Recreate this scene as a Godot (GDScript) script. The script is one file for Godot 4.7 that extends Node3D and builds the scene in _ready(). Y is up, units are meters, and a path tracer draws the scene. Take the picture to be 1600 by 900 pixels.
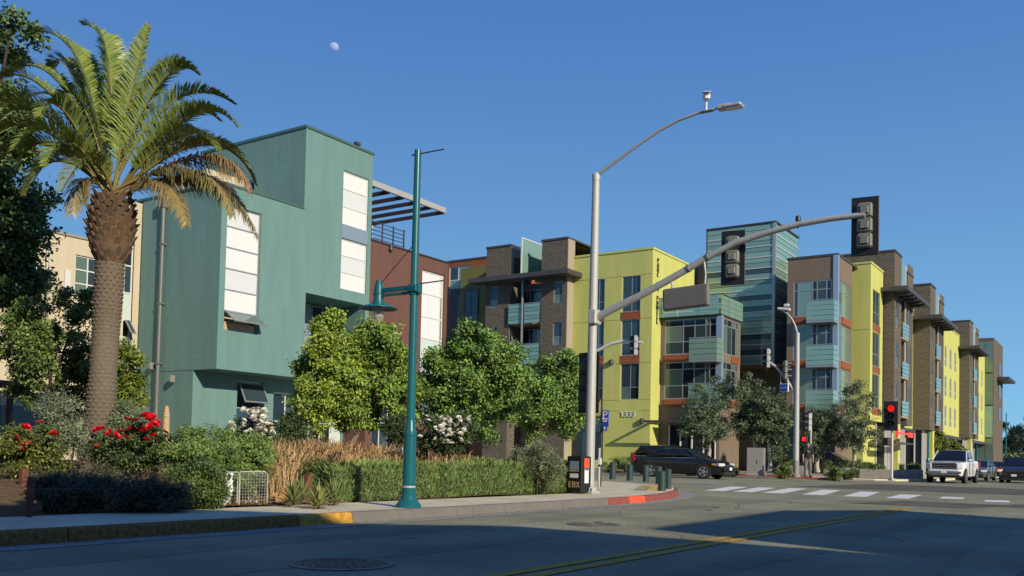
extends Node3D
# Street corner: palm and green studio block on the near corner, chartreuse and brick flats across the street.
# Axes used while planning: X = right across the street, Y = up, D = along the street; Godot z = -D. Eye at (0, 1, 0).
const EYE := Vector3(0, 1, 0)
const FOC := 1439.0
const PCX := 800.0
const PCY := 659.8
var RIGHT: Vector3
var DOWN: Vector3
var FWD: Vector3
var counts := {}
var mats := {}
var tex := {}
var boxes := {}

func P(x: float, y: float, d: float) -> Vector3: return Vector3(x, y, -d)

func setup_axes() -> void:
	var yaw := deg_to_rad(-33.853); var pit := deg_to_rad(2.0857); var rol := deg_to_rad(1.3146)
	var f0 := P(sin(yaw) * cos(pit), sin(pit), cos(yaw) * cos(pit))
	var r0 := P(cos(yaw), 0, -sin(yaw))
	var d0 := -(r0.cross(f0))
	FWD = f0
	RIGHT = r0 * cos(rol) - d0 * sin(rol)
	DOWN = r0 * sin(rol) + d0 * cos(rol)

func ray(px: float, py: float) -> Vector3: return RIGHT * ((px - PCX) / FOC) + DOWN * ((py - PCY) / FOC) + FWD
func on_x(px: float, py: float, x: float) -> Vector3:
	var r := ray(px, py); return EYE + r * (x / r.x)
func on_d(px: float, py: float, d: float) -> Vector3:
	var r := ray(px, py); return EYE + r * (-d / r.z)
func on_y(px: float, py: float, y: float) -> Vector3:
	var r := ray(px, py); return EYE + r * ((y - 1.0) / r.y)
func at_depth(px: float, py: float, z: float) -> Vector3: return EYE + ray(px, py) * z

func numbered(called: String) -> String:
	counts[called] = counts.get(called, -1) + 1
	return called if counts[called] == 0 else "%s_%03d" % [called, counts[called]]

func thing(called: String, label: String, category: String, at := Vector3.ZERO, group := "") -> Node3D:
	var o := Node3D.new(); o.name = numbered(called); add_child(o); o.position = at
	o.set_meta("label", label); o.set_meta("category", category)
	if group != "": o.set_meta("group", group)
	return o

func origin_of(n: Node) -> Vector3:
	var p := Vector3.ZERO
	while n != self and n != null:
		p += (n as Node3D).position; n = n.get_parent()
	return p

func put(parent: Node, called: String, mesh: Mesh, mat: Material, at := Vector3.ZERO) -> MeshInstance3D:
	var m := MeshInstance3D.new(); m.mesh = mesh; m.material_override = mat
	m.name = numbered(called) if parent == self else called
	parent.add_child(m, true); m.position = at
	return m

# geometry given in world axes under a thing that stands at its base
func wput(parent: Node, called: String, mb: MB, mat: Material) -> MeshInstance3D:
	return put(parent, called, mb.mesh(origin_of(parent)), mat)

func wbox(parent: Node, called: String, mat: Material, x0: float, x1: float, y0: float, y1: float, d0: float, d1: float) -> MeshInstance3D:
	var s := Vector3(absf(x1 - x0), absf(y1 - y0), absf(d1 - d0))
	var k := Vector3i((s * 1000.0).round())
	if not boxes.has(k):
		var b := BoxMesh.new(); b.size = s; boxes[k] = b
	return put(parent, called, boxes[k], mat, P((x0 + x1) / 2, (y0 + y1) / 2, (d0 + d1) / 2) - origin_of(parent))

func structure(called: String, mb: MB, mat: Material, parent: Node = self) -> MeshInstance3D:
	var m := put(parent, called, mb.mesh(), mat)
	if parent == self: m.set_meta("kind", "structure")
	return m

func tag(o: Node, label: String, category: String, group := "") -> Node:
	o.set_meta("label", label); o.set_meta("category", category)
	if group != "": o.set_meta("group", group)
	return o

func copy_of(o: Node3D, at: Vector3, turn: float, label: String, group := "") -> Node3D:
	var base := String(o.name).trim_suffix("")
	var re := RegEx.create_from_string("_\\d{3}$"); base = re.sub(base, "")
	var c: Node3D = o.duplicate(); c.name = numbered(base); add_child(c)
	c.position = at; c.rotation.y = turn; c.set_meta("label", label)
	if group != "": c.set_meta("group", group)
	return c

# ---------------------------------------------------------------- mesh builder
class MB:
	var v := PackedVector3Array()
	var n := PackedVector3Array()
	var c := PackedColorArray()
	var ix := PackedInt32Array()
	var tint := false
	var col := Color.WHITE
	func quad(a: Vector3, b: Vector3, cc: Vector3, d: Vector3, want := Vector3.ZERO) -> void:
		var nn := (cc - a).cross(d - b).normalized()
		if want != Vector3.ZERO and nn.dot(want) < 0:
			nn = -nn; var t := b; b = d; d = t
		var k := v.size()
		v.append_array([a, b, cc, d]); n.append_array([nn, nn, nn, nn])
		if tint: c.append_array([col, col, col, col])
		ix.append_array([k, k + 2, k + 1, k, k + 3, k + 2])
	func tri(a: Vector3, b: Vector3, cc: Vector3, want := Vector3.ZERO) -> void:
		var nn := (b - a).cross(cc - a).normalized()
		if want != Vector3.ZERO and nn.dot(want) < 0:
			nn = -nn; var t := b; b = cc; cc = t
		var k := v.size()
		v.append_array([a, b, cc]); n.append_array([nn, nn, nn])
		if tint: c.append_array([col, col, col])
		ix.append_array([k, k + 2, k + 1])
	func box(x0: float, x1: float, y0: float, y1: float, d0: float, d1: float) -> void:
		obox(Vector3((x0 + x1) / 2, (y0 + y1) / 2, -(d0 + d1) / 2), Basis.IDENTITY, Vector3(absf(x1 - x0), absf(y1 - y0), absf(d1 - d0)))
	func obox(m: Vector3, b: Basis, s: Vector3) -> void:
		var x := b.x * s.x / 2; var y := b.y * s.y / 2; var z := b.z * s.z / 2
		quad(m + x - y - z, m + x + y - z, m + x + y + z, m + x - y + z, x)
		quad(m - x - y - z, m - x + y - z, m - x + y + z, m - x - y + z, -x)
		quad(m + y - x - z, m + y + x - z, m + y + x + z, m + y - x + z, y)
		quad(m - y - x - z, m - y + x - z, m - y + x + z, m - y - x + z, -y)
		quad(m + z - x - y, m + z + x - y, m + z + x + y, m + z - x + y, z)
		quad(m - z - x - y, m - z + x - y, m - z + x + y, m - z - x + y, -z)
	func bevbox(m: Vector3, b: Basis, s: Vector3, e: float) -> void:
		# box with chamfered edges: rings of an octagon-ish section
		var hx := s.x / 2; var hy := s.y / 2; var hz := s.z / 2
		var rings := []
		for r in [[-hy, e], [-hy + e, 0.0], [hy - e, 0.0], [hy, e]]:
			var y: float = r[0]; var q: float = r[1]; var ring := []
			for p in [[-hx + q + e, -hz + q], [hx - q - e, -hz + q], [hx - q, -hz + q + e], [hx - q, hz - q - e], [hx - q - e, hz - q], [-hx + q + e, hz - q], [-hx + q, hz - q - e], [-hx + q, -hz + q + e]]:
				ring.append(m + b * Vector3(p[0], y, p[1]))
			rings.append(ring)
		for k in 3:
			for i in 8:
				var j := (i + 1) % 8
				var mid: Vector3 = (rings[k][i] + rings[k + 1][j]) / 2 - m
				quad(rings[k][i], rings[k][j], rings[k + 1][j], rings[k + 1][i], mid)
		for k in [0, 3]:
			for i in range(1, 7): tri(rings[k][0], rings[k][i], rings[k][i + 1], b.y * (-1.0 if k == 0 else 1.0))
	func bar(a: Vector3, b: Vector3, w: float, h: float, up := Vector3.UP) -> void:
		var z := (b - a).normalized(); var x := up.cross(z).normalized(); var y := z.cross(x)
		obox((a + b) / 2, Basis(x, y, z), Vector3(w, h, (b - a).length()))
	func tube(pts: Array, rad: Array, seg := 8, caps := true) -> void:
		var k0 := v.size(); var cnt := pts.size()
		var side := Vector3.ZERO
		for i in cnt:
			var t: Vector3 = (pts[min(i + 1, cnt - 1)] - pts[max(i - 1, 0)]).normalized()
			if side == Vector3.ZERO: side = t.cross(Vector3(0.31, 0.5, 0.81)).normalized()
			side = (side - t * side.dot(t)).normalized()
			var o := t.cross(side)
			for s in seg:
				var a := TAU * s / seg
				var d := side * cos(a) + o * sin(a)
				v.append(pts[i] + d * rad[i]); n.append(d)
				if tint: c.append(col)
		for i in cnt - 1:
			for s in seg:
				var a := k0 + i * seg + s; var b := k0 + i * seg + (s + 1) % seg
				ix.append_array([a, a + seg, b, b, a + seg, b + seg])
		if caps:
			for e in [0, cnt - 1]:
				var t: Vector3 = (pts[1] - pts[0]) if e == 0 else (pts[cnt - 2] - pts[cnt - 1])
				for s in range(1, seg - 1): tri(v[k0 + e * seg], v[k0 + e * seg + s], v[k0 + e * seg + s + 1], -t)
	func lathe(o: Vector3, prof: Array, seg := 16, ax := Vector3.UP) -> void:
		# prof: [radius, height] pairs
		var s1 := ax.cross(Vector3(0.2, 0.1, 0.97) if absf(ax.z) < 0.9 else Vector3(1, 0, 0)).normalized(); var s2 := ax.cross(s1)
		for i in prof.size() - 1:
			var r0: float = prof[i][0]; var h0: float = prof[i][1]; var r1: float = prof[i + 1][0]; var h1: float = prof[i + 1][1]
			var sl := Vector2(h1 - h0, -(r1 - r0)).normalized()
			if sl.length() < 0.5: continue
			var k := v.size()
			for s in seg + 1:
				var a := TAU * s / seg
				var d := s1 * cos(a) + s2 * sin(a)
				var nn := (d * sl.x + ax * sl.y).normalized()
				v.append(o + d * r0 + ax * h0); v.append(o + d * r1 + ax * h1)
				n.append(nn); n.append(nn)
				if tint: c.append(col); c.append(col)
			for s in seg:
				var q := k + s * 2
				ix.append_array([q, q + 1, q + 2, q + 2, q + 1, q + 3])
	func loft(rings: Array, closed := true, caps := true) -> void:
		# smooth skin over rings of equal point counts
		var m: int = rings[0].size(); var k0 := v.size()
		var mid := Vector3.ZERO
		for i in rings.size():
			var ce := Vector3.ZERO
			for p in rings[i]: ce += p
			ce /= m; mid += ce / rings.size()
			for j in m:
				var jn: Vector3 = rings[i][(j + 1) % m if closed else mini(j + 1, m - 1)]
				var jp: Vector3 = rings[i][(j + m - 1) % m if closed else maxi(j - 1, 0)]
				var un: Vector3 = rings[mini(i + 1, rings.size() - 1)][j] - rings[maxi(i - 1, 0)][j]
				var nn := (jn - jp).cross(un).normalized()
				if nn.dot(rings[i][j] - ce) < 0: nn = -nn
				v.append(rings[i][j]); n.append(nn)
				if tint: c.append(col)
		for i in rings.size() - 1:
			for j in (m if closed else m - 1):
				var a := k0 + i * m + j; var b := k0 + i * m + (j + 1) % m
				var g := (v[b] - v[a]).cross(v[a + m] - v[a]) + (v[b + m] - v[b]).cross(v[a + m] - v[b])
				if g.dot(n[a] + n[b] + n[a + m] + n[b + m]) > 0: ix.append_array([a, a + m, b, b, a + m, b + m])
				else: ix.append_array([a, b, a + m, b, b + m, a + m])
		if caps:
			for e in [0, rings.size() - 1]:
				var w: Vector3 = rings[e][0] - rings[1 if e == 0 else e - 1][0]
				for j in range(1, m - 1): tri(rings[e][0], rings[e][j], rings[e][j + 1], w)
	func sheet(poly: PackedVector2Array, y: float) -> void:
		# flat polygon in (X, D)
		var t := Geometry2D.triangulate_polygon(poly)
		for i in range(0, t.size(), 3):
			tri(Vector3(poly[t[i]].x, y, -poly[t[i]].y), Vector3(poly[t[i + 1]].x, y, -poly[t[i + 1]].y), Vector3(poly[t[i + 2]].x, y, -poly[t[i + 2]].y), Vector3.UP)
	func mesh(off := Vector3.ZERO) -> ArrayMesh:
		var a := []; a.resize(Mesh.ARRAY_MAX)
		if off != Vector3.ZERO:
			for i in v.size(): v[i] -= off
		a[Mesh.ARRAY_VERTEX] = v; a[Mesh.ARRAY_NORMAL] = n; a[Mesh.ARRAY_INDEX] = ix
		if tint: a[Mesh.ARRAY_COLOR] = c
		var m := ArrayMesh.new(); m.add_surface_from_arrays(Mesh.PRIMITIVE_TRIANGLES, a)
		return m

# ---------------------------------------------------------------- materials
func noise_tex(key: String, kind: int, freq: float, oct: int, lo: float, hi: float, size := 512, stretch := 1.0) -> ImageTexture:
	if tex.has(key): return tex[key]
	var f := FastNoiseLite.new(); f.noise_type = kind; f.frequency = freq; f.fractal_octaves = oct; f.seed = hash(key) % 1000
	f.fractal_type = FastNoiseLite.FRACTAL_FBM if oct > 1 else FastNoiseLite.FRACTAL_NONE
	var im := f.get_seamless_image(int(size * stretch), size)
	if stretch != 1.0: im.resize(size, size)
	if key == "streak": im.rotate_90(CLOCKWISE)
	im.convert(Image.FORMAT_L8)
	var lut := PackedByteArray(); lut.resize(256)
	for i in 256:
		var q := clampf(lerpf(lo, hi, clampf((i / 255.0 - 0.5) * 1.3 + 0.5, 0, 1)), 0, 1)
		lut[i] = int(Color(q, q, q).linear_to_srgb().r * 255.0)
	var dat := im.get_data()
	for i in dat.size(): dat[i] = lut[dat[i]]
	var out := Image.create_from_data(size, size, false, Image.FORMAT_L8, dat)
	out.convert(Image.FORMAT_RGB8)
	tex[key] = ImageTexture.create_from_image(out)
	return tex[key]

func bump_tex(key: String, kind: int, freq: float, oct: int, strength: float, size := 512) -> ImageTexture:
	if tex.has(key): return tex[key]
	var f := FastNoiseLite.new(); f.noise_type = kind; f.frequency = freq; f.fractal_octaves = oct; f.seed = 7
	var im := f.get_seamless_image(size, size)
	im.convert(Image.FORMAT_RGBA8)
	im.bump_map_to_normal_map(strength)
	tex[key] = ImageTexture.create_from_image(im)
	return tex[key]

func lin(r: float, g: float, b: float) -> Color: return Color(r, g, b).linear_to_srgb()

func mat(key: String, col := Color.BLACK, rough := 0.8, metal := 0.0, t: Texture2D = null, tile := 1.0, nrm: Texture2D = null, nscale := 0.5, ntile := 0.0) -> StandardMaterial3D:
	if mats.has(key): return mats[key]
	var m := StandardMaterial3D.new(); m.albedo_color = col; m.roughness = rough; m.metallic = metal; m.resource_name = key
	if t != null or nrm != null:
		m.uv1_triplanar = true; m.uv1_world_triplanar = true; m.uv1_scale = Vector3.ONE / tile
		if t != null: m.albedo_texture = t
		if nrm != null: m.normal_enabled = true; m.normal_texture = nrm; m.normal_scale = nscale
	mats[key] = m
	return m

func leaf_mat(key: String, rough := 0.55, back := 0.35) -> StandardMaterial3D:
	if mats.has(key): return mats[key]
	var m := StandardMaterial3D.new(); m.vertex_color_use_as_albedo = true; m.roughness = rough
	m.backlight_enabled = true; m.backlight = Color(back, back, back * 0.5); m.cull_mode = BaseMaterial3D.CULL_DISABLED
	mats[key] = m
	return m

func make_materials() -> void:
	var fine := noise_tex("fine", FastNoiseLite.TYPE_SIMPLEX_SMOOTH, 0.012, 7, 0.84, 1.0)
	var stuc := noise_tex("stuc", FastNoiseLite.TYPE_SIMPLEX_SMOOTH, 0.006, 6, 0.90, 1.0)
	var streak := noise_tex("streak", FastNoiseLite.TYPE_SIMPLEX_SMOOTH, 0.012, 6, 0.90, 1.0, 512, 0.14)
	var asph := noise_tex("asph", FastNoiseLite.TYPE_SIMPLEX_SMOOTH, 0.003, 8, 0.70, 1.0, 1024)
	var conc := noise_tex("conc", FastNoiseLite.TYPE_SIMPLEX_SMOOTH, 0.006, 8, 0.74, 1.0)
	var rust := noise_tex("rust", FastNoiseLite.TYPE_SIMPLEX_SMOOTH, 0.015, 6, 0.55, 1.0)
	var wood := noise_tex("wood", FastNoiseLite.TYPE_SIMPLEX_SMOOTH, 0.02, 5, 0.55, 1.0, 512, 0.125)
	var worn := noise_tex("worn", FastNoiseLite.TYPE_SIMPLEX_SMOOTH, 0.02, 7, 0.45, 1.0)
	var bump := bump_tex("bump", FastNoiseLite.TYPE_SIMPLEX_SMOOTH, 0.05, 5, 6.0)
	var grit := bump_tex("grit", FastNoiseLite.TYPE_SIMPLEX, 0.25, 3, 5.0)
	mat("asphalt", lin(0.315, 0.31, 0.205), 0.9, 0, asph, 9.0, grit, 0.15)
	mat("asphalt_worn", lin(0.285, 0.28, 0.19), 0.88, 0, asph, 9.0, grit, 0.15)
	mat("asphalt_new", lin(0.165, 0.158, 0.125), 0.88, 0, asph, 6.0, grit, 0.15)
	mat("tar", lin(0.07, 0.068, 0.06), 0.8)
	mat("oil", lin(0.13, 0.125, 0.10), 0.6, 0, asph, 2.0)
	mat("ground", lin(0.16, 0.15, 0.13), 0.95, 0, conc, 9.0)
	mat("paving", lin(0.72, 0.66, 0.46), 0.9, 0, conc, 3.2, grit, 0.3)
	mat("gutter", lin(0.36, 0.34, 0.30), 0.9, 0, conc, 2.0, grit, 0.3)
	mat("kerb", lin(0.20, 0.19, 0.175), 0.9, 0, conc, 1.4, bump, 0.3)
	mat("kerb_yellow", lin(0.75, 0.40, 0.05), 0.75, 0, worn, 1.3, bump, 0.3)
	mat("kerb_yellow_worn_shaded", lin(0.34, 0.20, 0.07), 0.85, 0, worn, 0.7, bump, 0.4)  # worn yellow darkened for the shaded kerb run; shade put into the colour
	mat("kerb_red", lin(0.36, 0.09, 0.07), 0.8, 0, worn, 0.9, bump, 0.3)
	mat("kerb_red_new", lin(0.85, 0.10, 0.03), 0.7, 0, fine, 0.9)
	mat("paint_white", lin(0.72, 0.70, 0.64), 0.8, 0, worn, 1.6)
	mat("paint_yellow", lin(0.70, 0.41, 0.09), 0.8, 0, worn, 0.8)
	mat("crossing_white", lin(0.80, 0.78, 0.70), 0.8, 0, fine, 1.0)
	mat("tactile", lin(0.62, 0.42, 0.10), 0.8, 0, worn, 0.8)
	mat("soil", lin(0.20, 0.135, 0.075), 1.0, 0, rust, 2.2, bump, 1.0)
	mat("manhole_rim", lin(0.20, 0.19, 0.165), 0.6, 0.2, worn, 0.4)
	mat("sign_back", lin(0.15, 0.145, 0.135), 0.6, 0, fine, 0.5)
	mat("iron", lin(0.10, 0.095, 0.085), 0.6, 0.5, worn, 0.6)
	mat("green_wall", lin(0.150, 0.268, 0.258), 0.85, 0, streak, 5.0, bump, 0.12)
	mat("green_trim", lin(0.06, 0.12, 0.11), 0.6, 0, stuc, 3.0)
	mat("cream_wall", lin(0.56, 0.49, 0.35), 0.9, 0, streak, 5.0, bump, 0.15)
	mat("mauve_wall", lin(0.15, 0.082, 0.068), 0.9, 0, streak, 4.0, bump, 0.12)
	mat("yellow_wall", lin(0.54, 0.555, 0.175), 0.85, 0, streak, 7.0, bump, 0.08)
	mat("brown_wall", lin(0.205, 0.16, 0.125), 0.85, 0, streak, 6.0, bump, 0.08)
	mat("tan_wall", lin(0.36, 0.31, 0.24), 0.85, 0, stuc, 6.0)
	mat("olive_wall", lin(0.15, 0.15, 0.04), 0.85, 0, stuc, 6.0)
	mat("dark_wall", lin(0.075, 0.070, 0.072), 0.8, 0, stuc, 6.0)
	mat("orange_panel", lin(0.34, 0.10, 0.035), 0.7, 0, wood, 1.5)
	mat("steel_dark", lin(0.085, 0.08, 0.085), 0.5, 0.3, stuc, 2.0)
	mat("steel_brown", lin(0.05, 0.032, 0.03), 0.6, 0.2)
	mat("steel_light", lin(0.42, 0.41, 0.40), 0.5, 0.2)
	mat("pipe_grey", lin(0.16, 0.17, 0.17), 0.5, 0.3)
	mat("frame_white", lin(0.62, 0.62, 0.60), 0.5)
	mat("frame_grey", lin(0.34, 0.36, 0.37), 0.4, 0.4)
	mat("frame_dark", lin(0.05, 0.05, 0.055), 0.5, 0.2)
	mat("blind", lin(0.70, 0.71, 0.71), 0.2)
	mat("blind_grey", lin(0.62, 0.64, 0.65), 0.2)
	mat("blind_mint", lin(0.52, 0.62, 0.58), 0.2)
	mat("spandrel", lin(0.20, 0.27, 0.34), 0.4)
	mat("glass_dark", lin(0.016, 0.022, 0.028), 0.04)
	mat("glass_blue", lin(0.045, 0.075, 0.10), 0.05)
	mat("glass_mint", lin(0.15, 0.225, 0.195), 0.08)
	mat("glass_aqua", lin(0.245, 0.40, 0.335), 0.10)
	mat("glass_teal", lin(0.20, 0.32, 0.28), 0.08)
	mat("glass_deep", lin(0.05, 0.085, 0.09), 0.06)
	mat("column_blue", lin(0.30, 0.40, 0.52), 0.3, 0.3)
	mat("galv", lin(0.48, 0.49, 0.47), 0.6, 0.25, fine, 0.6)
	mat("galv_dark", lin(0.22, 0.22, 0.21), 0.6, 0.4, rust, 0.7)
	mat("teal_paint", lin(0.010, 0.125, 0.150), 0.28, 0, fine, 0.9)
	mat("black_paint", lin(0.012, 0.012, 0.013), 0.45, 0, fine, 0.5)
	mat("signal_back", lin(0.22, 0.23, 0.20), 0.5, 0, worn, 0.4)
	mat("signal_green", lin(0.045, 0.06, 0.045), 0.5, 0, fine, 0.4)
	mat("bollard", lin(0.035, 0.075, 0.075), 0.5, 0, worn, 0.5)
	mat("wood_post", lin(0.20, 0.075, 0.045), 0.9, 0, wood, 0.5, bump, 0.5)
	mat("bark", lin(0.24, 0.19, 0.13), 0.95, 0, rust, 0.4, bump, 0.8)
	mat("bark_dark", lin(0.07, 0.055, 0.04), 0.95, 0, rust, 0.4, bump, 0.8)
	mat("birch", lin(0.62, 0.58, 0.50), 0.85, 0, worn, 0.25)
	mat("palm_bark", lin(0.215, 0.175, 0.125), 0.95, 0, rust, 0.35, bump, 0.8)
	mat("palm_boot", lin(0.15, 0.095, 0.055), 0.95, 0, rust, 0.3, bump, 0.8)
	mat("white_plastic", lin(0.80, 0.80, 0.80), 0.5)
	mat("plate", lin(0.75, 0.75, 0.75), 0.5)
	mat("sign_blue", lin(0.02, 0.05, 0.36), 0.5)
	mat("sign_street", lin(0.02, 0.14, 0.60), 0.5)
	mat("card", lin(0.50, 0.27, 0.10), 0.9, 0, fine, 0.3)
	mat("paper", lin(0.70, 0.72, 0.74), 0.8)
	mat("canvas", lin(0.62, 0.45, 0.26), 0.9, 0, wood, 0.6)
	mat("planter", lin(0.34, 0.31, 0.27), 0.9, 0, conc, 1.5)
	mat("cabinet", lin(0.26, 0.25, 0.23), 0.6, 0.1, stuc, 1.2)
	mat("tyre", lin(0.018, 0.018, 0.018), 0.85)
	mat("rim", lin(0.50, 0.50, 0.51), 0.3, 0.8)
	mat("chrome", lin(0.6, 0.6, 0.6), 0.15, 0.9)
	mat("car_glass", lin(0.010, 0.013, 0.016), 0.03)
	for a in [["paint_black", lin(0.006, 0.007, 0.010)], ["paint_wine", lin(0.012, 0.008, 0.009)], ["paint_car_white", lin(0.78, 0.78, 0.80)], ["paint_grey", lin(0.085, 0.085, 0.085)], ["paint_charcoal", lin(0.018, 0.018, 0.020)]]:
		var m := mat(a[0], a[1], 0.25); m.clearcoat_enabled = true; m.clearcoat = 0.45; m.clearcoat_roughness = 0.05
	mat("lamp_amber", lin(0.75, 0.36, 0.08), 0.25)
	mat("lamp_clear", lin(0.60, 0.62, 0.62), 0.12)
	mat("lamp_red", lin(0.20, 0.012, 0.012), 0.25)
	mat("skin", lin(0.42, 0.24, 0.17), 0.6)
	mat("shirt", lin(0.016, 0.017, 0.018), 0.9)
	mat("trousers", lin(0.16, 0.145, 0.13), 0.9)
	mat("hair", lin(0.10, 0.05, 0.025), 0.8)
	var mo := mat("moon", lin(0.36, 0.35, 0.33), 1.0, 0, worn, 20.0); mo.emission_enabled = true; mo.emission = Color(0.30, 0.50, 0.78); mo.emission_energy_multiplier = 0.85  # sky-blue emission stands in for the lit air in front of the moon
	# grey brick facing: courses far too small to tell apart at this distance
	var im := Image.create(256, 256, false, Image.FORMAT_RGB8)
	var rg := RandomNumberGenerator.new(); rg.seed = 5
	for r in 16:
		for c in 8:
			var t := 0.80 + rg.randf() * 0.2
			var x := c * 32 + (16 if r % 2 else 0)
			for k in [0, -256]:
				im.fill_rect(Rect2i(x + k + 2, r * 16 + 2, 29, 13), Color(t, t, t))
	for y in 256:
		for x in 256:
			if im.get_pixel(x, y).r < 0.1: im.set_pixel(x, y, Color(0.70, 0.70, 0.70))
	tex["brick"] = ImageTexture.create_from_image(im)
	mat("brick", lin(0.19, 0.165, 0.132), 0.9, 0, tex["brick"], 1.75)
	mats["brick"].uv1_scale = Vector3(1.0 / 1.8, 1.0 / 1.22, 1.0 / 1.8)
	var red := mat("signal_red", lin(0.9, 0.03, 0.02), 0.4); red.emission_enabled = true; red.emission = Color(1.0, 0.05, 0.04); red.emission_energy_multiplier = 1.6
	var red2 := mat("sign_red", lin(0.8, 0.06, 0.03), 0.4); red2.emission_enabled = true; red2.emission = Color(1.0, 0.10, 0.05); red2.emission_energy_multiplier = 0.7
	var hl := mat("headlamp", lin(0.8, 0.6, 0.4), 0.2); hl.emission_enabled = true; hl.emission = Color(1.0, 0.62, 0.28); hl.emission_energy_multiplier = 0.9
	var gl := mat("lamp_glass", lin(0.7, 0.72, 0.72), 0.08); gl.transparency = BaseMaterial3D.TRANSPARENCY_ALPHA; gl.albedo_color.a = 0.35
	var bag := mat("bag", lin(0.78, 0.80, 0.82), 0.35); bag.backlight_enabled = true; bag.backlight = Color(0.4, 0.4, 0.4)
	for k in ["asphalt", "asphalt_worn", "asphalt_new", "paving", "gutter", "kerb", "soil", "ground", "kerb_yellow_worn_shaded", "paint_yellow", "green_wall", "yellow_wall", "brick", "brown_wall", "mauve_wall"]: mats[k].metallic_specular = 0.12
	for k in ["glass_aqua", "glass_teal", "glass_deep", "glass_mint", "glass_blue"]: mats[k].metallic = 0.3

func hump(x: float, d: float) -> float: return 0.12 * smoothstep(-12.0, -18.0, x) * smoothstep(32.0, 40.0, d)
func bed(x: float, d: float) -> float: return 0.15 + 0.32 * smoothstep(-11.2, -16.0, x) + 0.04 * sin(x * 1.7 + d * 0.9)

func sky_and_camera() -> void:
	setup_axes()
	var cam := Camera3D.new(); cam.name = "camera"; add_child(cam)
	cam.near = 0.1; cam.far = 6000.0
	cam.projection = Camera3D.PROJECTION_FRUSTUM
	cam.size = 0.1 * 900.0 / FOC
	cam.frustum_offset = Vector2(0, 0.1 * (PCY - 450.0) / FOC)
	cam.transform = Transform3D(Basis(RIGHT, -DOWN, -FWD), EYE)
	cam.current = true
	var we := WorldEnvironment.new(); we.name = "environment"; add_child(we)
	var e := Environment.new(); we.environment = e
	e.background_mode = Environment.BG_SKY; e.tonemap_mode = Environment.TONE_MAPPER_LINEAR
	e.tonemap_exposure = 1.0
	e.sdfgi_enabled = true; e.ssao_enabled = true; e.ssil_enabled = true
	var s := ProceduralSkyMaterial.new()
	s.sky_top_color = lin(0.038, 0.128, 0.455); s.sky_horizon_color = lin(0.27, 0.60, 0.88); s.sky_curve = 0.2
	s.ground_horizon_color = lin(0.20, 0.22, 0.24); s.ground_bottom_color = lin(0.10, 0.10, 0.10)
	s.sun_angle_max = 6.0; s.sun_curve = 0.1
	var sky := Sky.new(); sky.sky_material = s; e.sky = sky
	var sun := DirectionalLight3D.new(); sun.name = "sun"; add_child(sun)
	sun.light_energy = 1.6; sun.light_color = Color(1.0, 0.94, 0.83); sun.light_angular_distance = 0.5; sun.shadow_enabled = true
	sun.look_at_from_position(Vector3.ZERO, -P(0.858, 0.407, -0.312), Vector3.UP)

func strip(mb: MB, pts: Array, w: float, y: float) -> void:
	# painted band along points (X, D), laid on the road
	for i in pts.size() - 1:
		var a: Vector2 = pts[i]; var b: Vector2 = pts[i + 1]; var o := (b - a).normalized().orthogonal() * w / 2
		mb.quad(P(a.x - o.x, y + hump(a.x, a.y), a.y - o.y), P(a.x + o.x, y + hump(a.x, a.y), a.y + o.y), P(b.x + o.x, y + hump(b.x, b.y), b.y + o.y), P(b.x - o.x, y + hump(b.x, b.y), b.y - o.y), Vector3.UP)

func kerb_piece(parent: Node, a: Vector2, b: Vector2, inside: Vector2, m: Material, y0 := 0.0, y1 := 0.0) -> void:
	# one kerb stone from a to b; inside points to the pavement
	var dir := (b - a).normalized(); var a2 := a + dir * 0.006; var b2 := b - dir * 0.006
	var rings := []
	for q in [[a2, y0], [b2, y1]]:
		var p: Vector2 = q[0]; var h: float = q[1]; var ring := []
		for s in [[0.0, -0.05], [0.0, 0.0], [0.022, 0.125], [0.045, 0.15], [0.16, 0.152], [0.16, -0.05]]:
			ring.append(P(p.x + inside.x * s[0], h + s[1], p.y + inside.y * s[0]))
		rings.append(ring)
	var mb := MB.new()
	for j in 5:
		var w: Vector3 = (rings[0][j] + rings[0][j + 1]) / 2 - (rings[0][2] + rings[0][5]) / 2
		mb.quad(rings[0][j], rings[0][j + 1], rings[1][j + 1], rings[1][j], w)
	for e in 2:
		for j in range(1, 5): mb.tri(rings[e][0], rings[e][j], rings[e][j + 1], P(dir.x, 0, dir.y) * (1.0 if e == 1 else -1.0))
	wput(parent, "kerb_stone", mb, m)

const NEAR_KERB := [Vector2(-9.1, 17.3), Vector2(-9.25, 19.4), Vector2(-9.62, 21.5), Vector2(-10.3, 23.7), Vector2(-11.2, 25.8), Vector2(-12.6, 27.8), Vector2(-14.6, 29.4), Vector2(-17.4, 30.6), Vector2(-21.0, 31.2), Vector2(-120, 31.2)]
const FAR_X := [-120.0, -60.0, -40.0, -30.0, -24.0, -20.0, -18.0, -16.5, -15.0, -14.0, -13.0, -12.0, -11.2, -10.6, -10.3]
const FAR_D := [53.0, 53.0, 53.0, 53.0, 53.0, 53.0, 53.0, 53.0, 53.1, 53.4, 54.0, 55.0, 56.6, 59.0, 63.0]

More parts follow.
